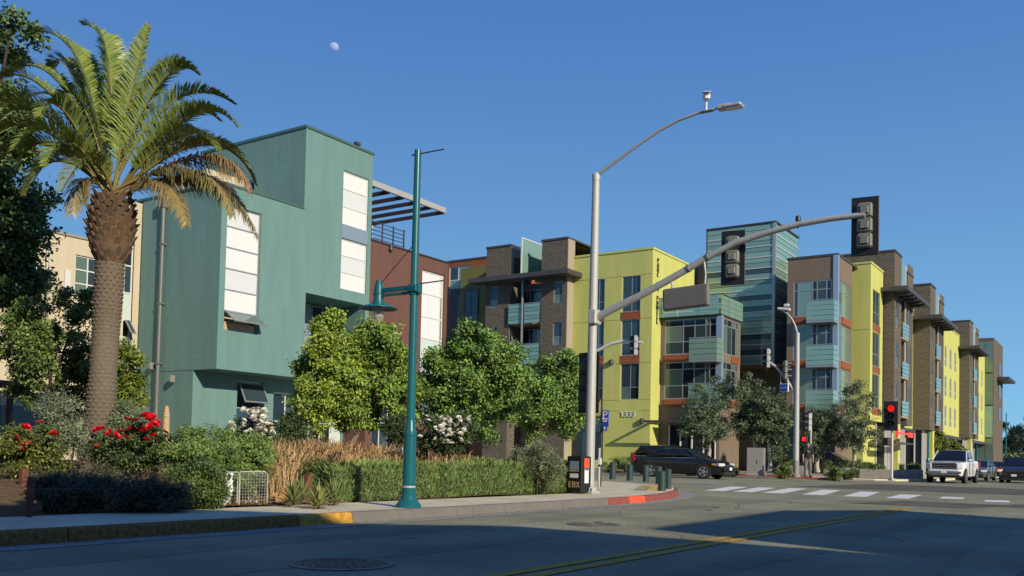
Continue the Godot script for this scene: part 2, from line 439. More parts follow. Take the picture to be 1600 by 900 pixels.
func build_ground() -> void:
	var g := MB.new(); g.sheet(PackedVector2Array([Vector2(-3000, -2500), Vector2(3000, -2500), Vector2(3000, 4500), Vector2(-3000, 4500)]), -0.08)
	structure("ground", g, mats.ground)
	var r := MB.new()
	var xs := [-120.0, -60.0, -30.0, -18.0, -16.5, -15.0, -13.5, -12.0, -9.0, -4.0, 0.0, 40.0]
	var ds := [-40.0, 0.0, 20.0, 30.0, 32.0, 34.0, 36.0, 38.0, 40.0, 48.0, 56.0, 64.0]
	for i in xs.size() - 1:
		for j in ds.size() - 1:
			r.quad(P(xs[i], hump(xs[i], ds[j]), ds[j]), P(xs[i + 1], hump(xs[i + 1], ds[j]), ds[j]), P(xs[i + 1], hump(xs[i + 1], ds[j + 1]), ds[j + 1]), P(xs[i], hump(xs[i], ds[j + 1]), ds[j + 1]), Vector3.UP)
	r.quad(P(-12, 0, 64), P(6, 0, 64), P(6, 0, 420), P(-12, 0, 420), Vector3.UP)
	var road := structure("road", r, mats.asphalt)
	# patches of newer asphalt, sealed cracks, paint
	var pm := MB.new()
	for q in [[-5.9, -3.2, 24.0, 27.4], [-3.2, -1.0, 25.9, 28.4], [-11.5, -2.0, 37.6, 48.8]]:
		pm.quad(P(q[0], 0.004, q[2]), P(q[1], 0.004, q[2]), P(q[1] + 0.5, 0.004, q[3]), P(q[0] + 0.7, 0.004, q[3]), Vector3.UP)
	put(road, "asphalt_patch", pm.mesh(), mats.asphalt_new)
	var rg := RandomNumberGenerator.new(); rg.seed = 21
	var cm := MB.new()
	for k in 8:
		var p := Vector2(rg.randf_range(-8.6, -1.5), rg.randf_range(5.0, 26.0)); var dir := Vector2.from_angle(rg.randf_range(0, TAU)); var pts := [p]
		for i in 8:
			dir = dir.rotated(rg.randf_range(-0.5, 0.5)); p += dir * rg.randf_range(0.2, 0.5); pts.append(p)
		strip(cm, pts, rg.randf_range(0.006, 0.016), 0.005)
	put(road, "sealed_crack", cm.mesh(), mats.tar)
	var wm2 := MB.new()
	for q in [[-7.7, 0.5], [-6.1, 0.45], [-3.1, 0.45], [-1.7, 0.4]]:
		var pts := []
		for k in 24: pts.append(Vector2(q[0] + 0.08 * sin(k * 1.3 + q[0]), 2.0 + k * 1.05))
		strip(wm2, pts, q[1], 0.0025)
	put(road, "tyre_track", wm2.mesh(), mats.asphalt_worn)
	# oil drips and stains with ragged outlines
	var om := MB.new()
	for k in 12:
		var c := Vector2([-7.0, -2.4][k % 2] + rg.randf_range(-0.5, 0.5), rg.randf_range(4.0, 27.0)); var orad := rg.randf_range(0.03, 0.09); var blot := PackedVector2Array()
		for i in 14: blot.append(c + Vector2.from_angle(TAU * i / 14) * orad * rg.randf_range(0.55, 1.25) * Vector2(1.0, 1.6))
		om.sheet(blot, 0.0062)
	put(road, "oil_stain", om.mesh(), mats.oil)
	for x in [-4.345, -4.115]:
		var ym := MB.new(); strip(ym, [Vector2(x, -20), Vector2(x, 22.5)], 0.125, 0.008)
		put(road, "yellow_line", ym.mesh(), mats.paint_yellow)
	for q in [[-11.6, 28.7, 34.6, -1.2], [-10.65, 28.7, 35.0, -1.2], [-9.7, 28.8, 35.4, -1.1], [-8.45, 28.8, 35.0, -1.0], [-7.2, 28.8, 34.6, -0.8], [-6.0, 28.8, 33.2, -0.35], [-4.8, 30.4, 32.4, -0.15], [-3.4, 29.2, 31.0, -0.2], [-2.2, 28.8, 32.6, -0.2]]:
		var wm := MB.new()
		wm.quad(P(q[0], 0.008, q[1]), P(q[0] + 0.62, 0.008, q[1] + 0.2), P(q[0] + 0.62 + q[3], 0.010, q[2]), P(q[0] + q[3], 0.010, q[2] - 0.2), Vector3.UP)
		put(road, "crossing_stripe", wm.mesh(), mats.crossing_white)
	var sm := MB.new(); strip(sm, [Vector2(-24, 39.2), Vector2(-15, 39.2), Vector2(-13.2, 39.2)], 0.3, 0.008)
	strip(sm, [Vector2(-13.4, 33.0), Vector2(-14.6, 33.0), Vector2(-22, 33.0)], 0.3, 0.008)
	strip(sm, [Vector2(-13.4, 36.4), Vector2(-14.6, 36.4), Vector2(-22, 36.4)], 0.3, 0.008)
	strip(sm, [Vector2(-9.6, 52.6), Vector2(-5.0, 52.6)], 0.3, 0.008)
	strip(sm, [Vector2(-9.6, 49.6), Vector2(-2.0, 49.6)], 0.3, 0.008)
	put(road, "white_line", sm.mesh(), mats.paint_white)
	# gutter of pale concrete beside the near kerb
	var gm := MB.new(); gm.quad(P(-9.1, 0.005, -30), P(-8.72, 0.005, -30), P(-8.72, 0.005, 17.3), P(-9.1, 0.005, 17.3), Vector3.UP)
	for i in NEAR_KERB.size() - 2:
		var a: Vector2 = NEAR_KERB[i]; var b: Vector2 = NEAR_KERB[i + 1]
		var oa := Vector2(0.38, -0.02 if i == 0 else 0.26); var ob := Vector2(0.36, 0.26)
		gm.quad(P(a.x, 0.005, a.y), P(b.x, 0.005 + hump(b.x, b.y), b.y), P(b.x + ob.x, 0.005 + hump(b.x + ob.x, b.y), b.y + ob.y), P(a.x + oa.x, 0.005, a.y + oa.y), Vector3.UP)
	put(road, "gutter", gm.mesh(), mats.gutter)
	# near pavement: slabs beside the kerb, then the plaza at the corner
	var base := MB.new(); base.quad(P(-10.9, 0.13, -12), P(-9.2, 0.13, -12), P(-9.2, 0.13, 17.3), P(-10.9, 0.13, 17.3), Vector3.UP)
	var pave := structure("pavement", base, mats.gutter)
	for k in 19:
		var d0 := -11.2 + k * 1.5
		if d0 + 1.5 > 17.4: break
		var sl := MB.new(); sl.bevbox(P(-10.08, 0.1, d0 + 0.75), Basis.IDENTITY, Vector3(1.63, 0.1, 1.488), 0.006)
		put(pave, "paving_slab", sl.mesh(), mats.paving)
	var poly := PackedVector2Array([Vector2(-10.9, 17.3), Vector2(-9.26, 17.3)])
	for i in range(1, NEAR_KERB.size()):
		var a: Vector2 = NEAR_KERB[i]; var nxt: Vector2 = NEAR_KERB[mini(i + 1, NEAR_KERB.size() - 1)]; var prv: Vector2 = NEAR_KERB[i - 1]
		var t := (nxt - prv).normalized(); var ins := Vector2(-t.y, t.x)
		poly.append(a + ins * 0.16)
	poly.append_array([Vector2(-120, 25.0), Vector2(-20.0, 25.0), Vector2(-13.5, 19.2), Vector2(-10.9, 19.2)])
	var cp := MB.new(); cp.sheet(poly, 0.15)
	put(pave, "corner_slab", cp.mesh(), mats.paving)
	var tm := MB.new()
	for k in 5:
		var a := Vector2(-10.75 - k * 0.42, 23.0 + k * 0.95); tm.obox(P(a.x, 0.152, a.y), Basis(Vector3.UP, -0.45), Vector3(0.55, 0.012, 0.92))
	put(pave, "tactile_strip", tm.mesh(), mats.tactile)
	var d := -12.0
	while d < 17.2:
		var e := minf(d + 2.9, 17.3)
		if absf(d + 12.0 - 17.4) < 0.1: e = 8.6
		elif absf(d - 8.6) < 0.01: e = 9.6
		kerb_piece(pave, Vector2(-9.1, d), Vector2(-9.1, e), Vector2(-1, 0), (mats.kerb_yellow if e > 9.0 else mats.kerb_yellow_worn_shaded) if e < 9.7 else mats.kerb)  # bright yellow at the sunlit end, darkened copy along the shaded run
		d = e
	for i in NEAR_KERB.size() - 1:
		var a: Vector2 = NEAR_KERB[i]; var b: Vector2 = NEAR_KERB[i + 1]; var t := (b - a).normalized()
		var m: Material = mats.kerb_red if i < 3 else mats.kerb
		if i == 0:
			var c := a.lerp(b, 0.55)
			kerb_piece(pave, a, c, Vector2(-t.y, t.x), mats.kerb_red); kerb_piece(pave, c, b, Vector2(-t.y, t.x), mats.kerb_red_new)
		else: kerb_piece(pave, a, b, Vector2(-t.y, t.x), m, hump(a.x, a.y), hump(b.x, b.y))
	# far pavement
	var fm := MB.new()
	for i in FAR_X.size() - 1:
		var a: float = FAR_X[i]; var b: float = FAR_X[i + 1]; var ya := 0.15 + hump(a, 50); var yb := 0.15 + hump(b, 50)
		fm.quad(P(a, ya, FAR_D[i]), P(b, yb, FAR_D[i + 1]), P(b, yb, 420), P(a, ya, 420), Vector3.UP)
		fm.quad(P(a, ya, FAR_D[i]), P(b, yb, FAR_D[i + 1]), P(b, yb - 0.2, FAR_D[i + 1]), P(a, ya - 0.2, FAR_D[i]), P(0.3, 0, -1))
	fm.quad(P(-10.3, 0.15, 63), P(-10.3, 0.15, 420), P(-10.3, -0.05, 420), P(-10.3, -0.05, 63), Vector3.RIGHT)
	var far := structure("pavement", fm, mats.paving)
	for i in range(4, FAR_X.size() - 2):
		var a := Vector2(FAR_X[i], FAR_D[i] - 0.03); var b := Vector2(FAR_X[i + 1], FAR_D[i + 1] - 0.03); var t := (b - a).normalized()
		kerb_piece(far, a, b, Vector2(-t.y, t.x), mats.kerb_red if i < 9 else mats.kerb, hump(a.x, 50) + 0.003, hump(b.x, 50) + 0.003)
	# pavement on the near side of the street, under the viewer
	var rp := MB.new(); rp.sheet(PackedVector2Array([Vector2(-0.62, -40), Vector2(40, -40), Vector2(40, 19), Vector2(3.5, 19), Vector2(1.2, 18.2), Vector2(-0.2, 16.2), Vector2(-0.62, 13.5)]), 0.15)
	var rpv := structure("pavement", rp, mats.paving)
	d = -9.0
	while d < 13.4:
		kerb_piece(rpv, Vector2(-0.78, d), Vector2(-0.78, d + 2.8), Vector2(1, 0), mats.kerb); d += 2.8
	# planting bed behind the near pavement
	var sb := MB.new(); var gx := []; var gd := []
	for k in 21: gx.append(-10.9 - k * 1.0)
	for k in 33: gd.append(-12.0 + k * 1.2)
	for i in gx.size() - 1:
		for j in gd.size() - 1:
			var dd: float = gd[j + 1]
			if dd > 19.3 + maxf(0.0, (-12.0 - gx[i]) * 0.9): continue
			sb.quad(P(gx[i], bed(gx[i], gd[j]), gd[j]), P(gx[i + 1], bed(gx[i + 1], gd[j]), gd[j]), P(gx[i + 1], bed(gx[i + 1], gd[j + 1]), gd[j + 1]), P(gx[i], bed(gx[i], gd[j + 1]), gd[j + 1]), Vector3.UP)
	structure("soil_bed", sb, mats.soil)
	# dust and leaf crumbs gathered along the kerb
	var db := MB.new(); db.tint = true
	for k in 2600:
		var dd := rg.randf_range(2.0, 17.2); var xx := -9.09 + pow(rg.randf(), 2.2) * 0.5; var cc := Color(0.30, 0.22, 0.12).lerp(Color(0.12, 0.10, 0.07), rg.randf())
		var nn := (Vector3.UP + rdir(rg) * 0.4).normalized(); var dr := rdir(rg); dr = (dr - nn * dr.dot(nn)).normalized(); leaf(db, P(xx, 0.008, dd), dr, nn, rg.randf_range(0.008, 0.03), 0.012, cc)
	var crumbs := put(self, "gutter_debris", db.mesh(), leaf_mat("grass", 0.8, 0.3)); tag(crumbs, "leaf crumbs and dust gathered along the near kerb", "debris"); crumbs.set_meta("kind", "stuff")
	# iron manhole covers in the road: ring, plate and raised studs
	for q in [[533.0, 882.0, 0.40, "round iron manhole cover with raised studs in the shaded road"], [928.0, 820.0, 0.33, "worn iron manhole cover in the sunlit road beside the kerb"]]:
		var at := on_y(q[0], q[1], 0.0); var rr: float = q[2]
		var t := thing("manhole_cover", q[3], "manhole cover", Vector3(at.x, 0.004, at.z))
		var ring := MB.new(); ring.lathe(Vector3.ZERO, [[rr + 0.07, 0.0], [rr + 0.07, 0.006], [rr + 0.01, 0.008], [rr + 0.01, 0.0]], 32)
		put(t, "ring", ring.mesh(), mats.manhole_rim)
		var pl := MB.new(); pl.lathe(Vector3.ZERO, [[rr, 0.0], [rr, 0.004], [0.0, 0.0045]], 32)
		put(t, "plate", pl.mesh(), mats.iron)
		var st := MB.new()
		for k in 90:
			var a := k * 2.39996; var ra := rr * 0.93 * sqrt((k + 0.5) / 90.0)
			st.obox(Vector3(cos(a) * ra, 0.006, sin(a) * ra), Basis(Vector3.UP, a), Vector3(0.035, 0.006, 0.02))
		put(t, "stud", st.mesh(), mats.manhole_rim).set_meta("kind", "stuff")

func build_casters() -> void:
	# shop and corner blocks shade the road; two more are added for ambient light
	var a := thing("brick_block", "grey shop block behind the viewer whose shade covers the near road", "building", P(13, 0, -11.5))
	var pa := [Vector2(4, -26), Vector2(4, 1.5), Vector2(5.8, 2.3), Vector2(7.5, 3.1), Vector2(9.6, 4.85), Vector2(22, 4.5), Vector2(22, -26)]
	var w := MB.new(); var wr := MB.new(); wr.sheet(PackedVector2Array(pa), 8.0)
	for i in pa.size():
		var p: Vector2 = pa[i]; var q: Vector2 = pa[(i + 1) % pa.size()]; var mid := (p + q) / 2 - Vector2(13, -11)
		w.quad(P(p.x, 0, p.y), P(q.x, 0, q.y), P(q.x, 8, q.y), P(p.x, 8, p.y), P(mid.x, 0, mid.y))
	wput(a, "wall", w, mats.brown_wall); wput(a, "roof", wr, mats.planter)
	for k in 5: wbox(a, "window", mats.glass_dark, 3.97, 4.06, 3.2, 5.0, -22 + k * 4.8, -20 + k * 4.8)
	var c := thing("added_sky_blocker", "unseen tall block added behind the viewer to cut sky light", "building", P(22, 0, -36))  # added out of view to block sky light from the shaded road
	var cw := MB.new(); cw.box(10, 34, 0, 16, -60, -27); wput(c, "wall", cw, mats.tan_wall)
	for k in 5: wbox(c, "window", mats.glass_dark, 9.94, 10.06, 8, 11, -57 + k * 6, -54 + k * 6)
	var e := thing("added_bounce_block", "unseen tan block added behind the viewer to cut sky and bounce warm light", "building", P(-25, 0, -28))  # added out of view to cut blue sky light and bounce warm sunlight
	var ew := MB.new(); ew.box(-36, -14, 0, 14, -50, -5); wput(e, "wall", ew, mats.tan_wall)
	for k in 12: wbox(e, "window", mats.glass_dark, -14.06, -13.94, 2.5 + 5 * (k % 2), 5.0 + 5 * (k % 2), -48 + (k / 2) * 7, -45 + (k / 2) * 7)
	var b := thing("corner_block", "low corner block with clipped corner beside the viewer's pavement", "building", P(13, 0, 10))
	var poly := [Vector2(6.9, 7.5), Vector2(6.7, 14.4), Vector2(8.3, 16.9), Vector2(10.8, 13.9), Vector2(21, 13.0), Vector2(21, 7.5)]
	var m := MB.new()
	for i in poly.size():
		var p: Vector2 = poly[i]; var q: Vector2 = poly[(i + 1) % poly.size()]; var mid := (p + q) / 2 - Vector2(12, 10)
		m.quad(P(p.x, 0, p.y), P(q.x, 0, q.y), P(q.x, 6, q.y), P(p.x, 6, p.y), P(mid.x, 0, mid.y))
	var roof := MB.new(); roof.sheet(PackedVector2Array(poly), 6.0)
	wput(b, "wall", m, mats.tan_wall); wput(b, "roof", roof, mats.planter)
	wbox(b, "window", mats.glass_dark, 6.6, 6.77, 1.0, 3.0, 9.0, 12.5)

func build_moon() -> void:
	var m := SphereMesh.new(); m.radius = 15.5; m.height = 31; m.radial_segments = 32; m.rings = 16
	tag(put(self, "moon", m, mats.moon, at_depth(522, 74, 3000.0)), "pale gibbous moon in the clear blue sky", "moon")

# ---------------------------------------------------------------- facades
# axis "X": a wall facing +X at X = c, a runs along D; axis "D": a wall facing the viewer (-D) at D = c, a runs along X
func fp(ax: String, c: float, a: float, y: float, dep: float) -> Vector3:
	return P(c - dep, y, a) if ax == "X" else P(a, y, c + dep)
func fnorm(ax: String) -> Vector3: return Vector3.RIGHT if ax == "X" else Vector3(0, 0, 1)

func fbox(mb: MB, ax: String, c: float, a0: float, a1: float, y0: float, y1: float, dep0: float, dep1: float) -> void:
	if ax == "X": mb.box(c - dep0, c - dep1, y0, y1, a0, a1)
	else: mb.box(a0, a1, y0, y1, c + dep0, c + dep1)

func fpart(parent: Node, called: String, m: Material, ax: String, c: float, a0: float, a1: float, y0: float, y1: float, dep0: float, dep1: float) -> MeshInstance3D:
	if ax == "X": return wbox(parent, called, m, c - dep0, c - dep1, y0, y1, a0, a1)
	return wbox(parent, called, m, a0, a1, y0, y1, c + dep0, c + dep1)

# wall with real openings: holes are [a0, a1, y0, y1]
func wall(mb: MB, ax: String, c: float, a0: float, a1: float, y0: float, y1: float, holes := [], th := 0.3) -> void:
	var us := [a0, a1]; var vs := [y0, y1]
	for h in holes: us.append_array([h[0], h[1]]); vs.append_array([h[2], h[3]])
	us.sort(); vs.sort()
	var nn := fnorm(ax)
	for i in us.size() - 1:
		for j in vs.size() - 1:
			if us[i + 1] - us[i] < 0.001 or vs[j + 1] - vs[j] < 0.001: continue
			var mu: float = (us[i] + us[i + 1]) / 2; var mv: float = (vs[j] + vs[j + 1]) / 2
			if mu < a0 or mu > a1 or mv < y0 or mv > y1: continue
			var open := false
			for h in holes:
				if mu > h[0] and mu < h[1] and mv > h[2] and mv < h[3]: open = true
			if open: continue
			mb.quad(fp(ax, c, us[i], vs[j], 0), fp(ax, c, us[i + 1], vs[j], 0), fp(ax, c, us[i + 1], vs[j + 1], 0), fp(ax, c, us[i], vs[j + 1], 0), nn)
	var au := Vector3(0, 0, -1) if ax == "X" else Vector3.RIGHT
	for h in holes:
		mb.quad(fp(ax, c, h[0], h[2], 0), fp(ax, c, h[1], h[2], 0), fp(ax, c, h[1], h[2], th), fp(ax, c, h[0], h[2], th), Vector3.UP)
		mb.quad(fp(ax, c, h[0], h[3], 0), fp(ax, c, h[1], h[3], 0), fp(ax, c, h[1], h[3], th), fp(ax, c, h[0], h[3], th), Vector3.DOWN)
		mb.quad(fp(ax, c, h[0], h[2], 0), fp(ax, c, h[0], h[3], 0), fp(ax, c, h[0], h[3], th), fp(ax, c, h[0], h[2], th), au)
		mb.quad(fp(ax, c, h[1], h[2], 0), fp(ax, c, h[1], h[3], 0), fp(ax, c, h[1], h[3], th), fp(ax, c, h[1], h[2], th), -au)

# closed volume without the faces that are built as walls
func shell(mb: MB, x0: float, x1: float, y0: float, y1: float, d0: float, d1: float, skip := "") -> void:
	if not "e" in skip: mb.quad(P(x1, y0, d0), P(x1, y1, d0), P(x1, y1, d1), P(x1, y0, d1), Vector3.RIGHT)
	if not "w" in skip: mb.quad(P(x0, y0, d0), P(x0, y1, d0), P(x0, y1, d1), P(x0, y0, d1), Vector3.LEFT)
	if not "s" in skip: mb.quad(P(x0, y0, d0), P(x1, y0, d0), P(x1, y1, d0), P(x0, y1, d0), Vector3(0, 0, 1))
	if not "n" in skip: mb.quad(P(x0, y0, d1), P(x1, y0, d1), P(x1, y1, d1), P(x0, y1, d1), Vector3(0, 0, -1))
	if not "t" in skip: mb.quad(P(x0, y1, d0), P(x1, y1, d0), P(x1, y1, d1), P(x0, y1, d1), Vector3.UP)
	if not "b" in skip: mb.quad(P(x0, y0, d0), P(x1, y0, d0), P(x1, y0, d1), P(x0, y0, d1), Vector3.DOWN)

# window with a frame, bars and single panes; us and vs are bar places from 0 to 1, panes takes a material per pane in turn
func window(parent: Node, ax: String, c: float, a0: float, a1: float, y0: float, y1: float, us: Array, vs: Array, fm: Material, panes: Array, rec := 0.12, fw := 0.06, skip := []) -> MeshInstance3D:
	var f := MB.new()
	var uu := [0.0]; uu.append_array(us); uu.append(1.0)
	var vv := [0.0]; vv.append_array(vs); vv.append(1.0)
	fbox(f, ax, c, a0 - 0.004, a0 + fw, y0 - 0.004, y1 + 0.004, rec - 0.03, rec + 0.05)
	fbox(f, ax, c, a1 - fw, a1 + 0.004, y0 - 0.004, y1 + 0.004, rec - 0.03, rec + 0.05)
	fbox(f, ax, c, a0 + fw, a1 - fw, y0 - 0.004, y0 + fw, rec - 0.03, rec + 0.05)
	fbox(f, ax, c, a0 + fw, a1 - fw, y1 - fw, y1 + 0.004, rec - 0.03, rec + 0.05)
	for u in us: fbox(f, ax, c, lerpf(a0, a1, u) - fw * 0.42, lerpf(a0, a1, u) + fw * 0.42, y0 + fw, y1 - fw, rec - 0.022, rec + 0.04)
	for k in vs: fbox(f, ax, c, a0 + fw, a1 - fw, lerpf(y0, y1, k) - fw * 0.42, lerpf(y0, y1, k) + fw * 0.42, rec - 0.026, rec + 0.035)
	var w := wput(parent, "window", f, fm)
	var n := 0
	for j in vv.size() - 1:
		for i in uu.size() - 1:
			if not n in skip:
				fpart(w, "pane", panes[n % panes.size()], ax, c, lerpf(a0, a1, uu[i]) + fw * 0.4, lerpf(a0, a1, uu[i + 1]) - fw * 0.4, lerpf(y0, y1, vv[j]) + fw * 0.4, lerpf(y0, y1, vv[j + 1]) - fw * 0.4, rec, rec + 0.02)
			n += 1
	return w

# a top-hung sash tilted outwards about its upper edge
func open_sash(parent: Node, ax: String, c: float, a0: float, a1: float, ytop: float, hgt: float, tilt: float, fm: Material, gm: Material) -> void:
	var o := fnorm(ax); var au := Vector3(0, 0, -1) if ax == "X" else Vector3.RIGHT
	var top := fp(ax, c, (a0 + a1) / 2, ytop, -0.02); var dn := (Vector3.DOWN * cos(tilt) + o * sin(tilt))
	var b := Basis(au, -dn, au.cross(-dn)); var w := absf(a1 - a0)
	var f := MB.new()
	f.obox(top + dn * 0.025, b, Vector3(w, 0.05, 0.05)); f.obox(top + dn * (hgt - 0.025), b, Vector3(w, 0.05, 0.05))
	f.obox(top + dn * hgt / 2 + au * (w / 2 - 0.025), b, Vector3(0.05, hgt - 0.1, 0.05)); f.obox(top + dn * hgt / 2 - au * (w / 2 - 0.025), b, Vector3(0.05, hgt - 0.1, 0.05))
	var s := wput(parent, "open_sash", f, fm)
	var g := MB.new(); g.obox(top + dn * hgt / 2, b, Vector3(w - 0.1, hgt - 0.1, 0.012)); wput(s, "pane", g, gm)

# balcony of glass strips: front along a, closed side at the near end
func balcony(parent: Node, ax: String, c: float, a0: float, a1: float, y0: float, y1: float, out: float, rows: int, gm: Material, sides := true) -> void:
	var r := MB.new()
	fbox(r, ax, c, a0, a1, y0 - 0.14, y0, -out, 0.0)
	var b := wput(parent, "balcony", r, mats.frame_grey)
	var rl := MB.new()
	fbox(rl, ax, c, a0 - 0.02, a1 + 0.02, y1, y1 + 0.05, -out - 0.03, -out + 0.03)
	for k in 4:
		var a := lerpf(a0 + 0.03, a1 - 0.03, k / 3.0); fbox(rl, ax, c, a - 0.02, a + 0.02, y0 + 0.002, y1, -out + 0.015, -out + 0.05)
	wput(b, "rail", rl, mats.frame_grey)
	for k in rows:
		var ya := lerpf(y0, y1, float(k) / rows) + 0.015; var yb := lerpf(y0, y1, float(k + 1) / rows) - 0.015
		fpart(b, "glass_strip", gm, ax, c, a0, a1, ya, yb, -out, -out + 0.012)
		if sides:
			if ax == "D": wbox(b, "glass_strip", gm, a1 - 0.012, a1 + 0.001, ya, yb, c - out + 0.02, c)
			else: wbox(b, "glass_strip", gm, c, c + out - 0.02, ya, yb, a0, a0 + 0.012)

func build_green() -> void:
	var t := thing("green_building", "sage green stucco block with projecting bay and white blinds behind the palm", "building", P(-30, 0, 26))
	var W := mats.green_wall as Material
	var w1 := [23.92, 25.66, 5.75, 10.82]; var w2a := [30.36, 32.06, 11.47, 13.97]; var w2b := [30.36, 32.06, 8.48, 10.83]; var rec := [28.25, 32.05, 5.3, 7.95]
	var m := MB.new()
	wall(m, "X", -30, 23.64, 28.0, 4.18, 11.58, [w1], 0.22)
	wall(m, "X", -30, 28.0, 32.3, 4.18, 15.2, [w2a, w2b, rec], 0.22)
	wall(m, "D", 23.64, -35.2, -30, 4.18, 11.58)
	wall(m, "D", 28.0, -37.0, -30, 11.4, 15.2, [[-34.2, -33.3, 12.2, 13.4]], 0.2)
	shell(m, -37, -30, 11.4, 15.2, 28, 32.3, "esb")
	m.quad(P(-35.6, 4.18, 32.3), P(-30, 4.18, 32.3), P(-30, 11.4, 32.3), P(-35.6, 11.4, 32.3), P(0, 0, 1))
	m.quad(P(-35.6, 4.18, 23.64), P(-30, 4.18, 23.64), P(-30, 4.18, 32.3), P(-35.6, 4.18, 32.3), Vector3.DOWN)
	m.quad(P(-35.6, 4.18, 23.64), P(-35.6, 11.4, 23.64), P(-35.6, 11.4, 32.3), P(-35.6, 4.18, 32.3), Vector3.LEFT)
	m.quad(P(-35.6, 11.4, 23.64), P(-30.2, 11.4, 23.64), P(-30.2, 11.4, 32.3), P(-35.6, 11.4, 32.3), Vector3.UP)
	var bay := wput(t, "wall", m, W)
	# terrace recess under the tower: floor, dark glazing set back
	var rm := MB.new()
	rm.quad(P(-32.2, 5.3, 28.25), P(-30.21, 5.3, 28.25), P(-30.21, 5.3, 32.05), P(-32.2, 5.3, 32.05), Vector3.UP)
	rm.quad(P(-32.2, 7.95, 28.25), P(-30.21, 7.95, 28.25), P(-30.21, 7.95, 32.05), P(-32.2, 7.95, 32.05), Vector3.DOWN)
	rm.quad(P(-32.2, 5.3, 28.25), P(-30.21, 5.3, 28.25), P(-30.21, 7.95, 28.25), P(-32.2, 7.95, 28.25), P(0, 0, 1))
	rm.quad(P(-32.2, 5.3, 32.05), P(-30.21, 5.3, 32.05), P(-30.21, 7.95, 32.05), P(-32.2, 7.95, 32.05), P(0, 0, -1))
	wput(t, "recess", rm, W)
	window(t, "X", -31.95, 28.26, 32.04, 5.31, 7.9, [0.25, 0.42, 0.62, 0.8], [0.45], mats.frame_grey, [mats.glass_blue, mats.glass_dark, mats.spandrel, mats.glass_blue, mats.glass_dark], 0.1, 0.07)
	# lower storey set back under the bay
	var lo := MB.new(); var h1 := [25.9, 27.3, 1.7, 3.95]; var h2 := [27.9, 32.2, 0.2, 3.6]
	wall(lo, "X", -31.45, 23.66, 33, 0, 4.18, [h1, h2], 0.2)
	wall(lo, "D", 23.66, -35.2, -31.45, 0, 4.18)
	lo.quad(P(-35.6, 0, 32.9), P(-31.45, 0, 32.9), P(-31.45, 4.18, 32.9), P(-35.6, 4.18, 32.9), P(0, 0, 1))
	wput(t, "ground_floor", lo, W)
	window(t, "X", -31.45, h1[0], h1[1], h1[2], h1[3], [], [0.48], mats.frame_grey, [mats.glass_blue, mats.glass_dark], 0.12, 0.07, [1])
	open_sash(t, "X", -31.45, h1[0] + 0.05, h1[1] - 0.05, 3.85, 0.95, 0.5, mats.frame_grey, mats.glass_blue)
	window(t, "X", -31.45, h2[0], h2[1], h2[2], h2[3], [0.18, 0.36, 0.52, 0.68, 0.84], [0.62], mats.frame_white, [mats.glass_dark, mats.blind_mint, mats.glass_dark, mats.glass_deep], 0.12, 0.08)
	# tall bay window: five white blinds over an open sash
	var bw := window(t, "X", -30, w1[0], w1[1], w1[2], w1[3], [], [0.16, 0.328, 0.496, 0.664, 0.832], mats.frame_grey, [mats.blind, mats.blind, mats.blind_grey, mats.blind, mats.blind, mats.blind_grey], 0.1, 0.06, [0])
	wbox(t, "window_sill_board", mats.canvas, -30.2, -30.12, 5.8, 6.12, w1[0] + 0.1, w1[1] - 0.1)
	wbox(t, "room_beyond", mats.cream_wall, -30.6, -30.45, 5.75, 6.6, w1[0], w1[1])
	open_sash(t, "X", -30, w1[0] + 0.05, w1[1] - 0.05, 6.52, 0.72, 0.95, mats.frame_grey, mats.glass_mint)
	window(t, "X", -30, w2a[0], w2a[1], w2a[2], w2a[3], [], [0.34, 0.67], mats.frame_white, [mats.blind, mats.blind_grey, mats.blind], 0.1, 0.06)
	window(t, "X", -30, w2b[0], w2b[1], w2b[2], w2b[3], [], [0.34, 0.67], mats.frame_white, [mats.blind, mats.blind_grey, mats.blind], 0.1, 0.06)
	wbox(t, "spandrel_panel", mats.spandrel, -30.05, -29.985, 10.832, 11.468, 30.36, 32.06)
	window(t, "D", 28.0, -34.2, -33.3, 12.2, 13.4, [0.5], [], mats.frame_white, [mats.glass_blue], 0.1, 0.06)
	# copings, rain pipe, wall lamps
	for q in [[-30.28, -29.96, 11.58, 11.68, 23.6, 28.0], [-35.65, -30.28, 11.58, 11.68, 23.6, 23.92], [-30.28, -29.95, 15.2, 15.32, 27.95, 32.35], [-37.05, -30.28, 15.2, 15.32, 27.95, 28.2]]:
		wbox(t, "coping", mats.green_trim, q[0], q[1], q[2], q[3], q[4], q[5])
	var pw := MB.new(); pw.box(-35.2, -30.3, 11.4, 11.58, 23.66, 23.9); pw.box(-30.24, -30.02, 11.4, 11.58, 23.9, 28.0); wput(t, "parapet", pw, W)
	var pipe := MB.new(); pipe.tube([P(-33.56, 0.1, 23.5), P(-33.56, 11.1, 23.5)], [0.085, 0.085], 10)
	pipe.obox(P(-33.56, 11.25, 23.48), Basis.IDENTITY, Vector3(0.36, 0.4, 0.26))
	for y in [2.0, 4.5, 7.0, 9.5]: pipe.obox(P(-33.56, y, 23.52), Basis.IDENTITY, Vector3(0.26, 0.06, 0.2))
	wput(t, "rain_pipe", pipe, mats.pipe_grey)
	for q in [[237, 572], [269, 592]]:
		var p := on_d(q[0], q[1], 23.5); var lm := MB.new(); lm.bevbox(p, Basis.IDENTITY, Vector3(0.16, 0.3, 0.22), 0.03); wput(t, "wall_lamp", lm, mats.cabinet)
	var vent := MB.new(); vent.tube([P(-30.4, 15.3, 31.6), P(-30.4, 15.62, 31.6)], [0.05, 0.05], 8); vent.box(-30.5, -30.3, 15.55, 15.68, 31.45, 31.75); wput(t, "roof_vent", vent, mats.steel_dark)

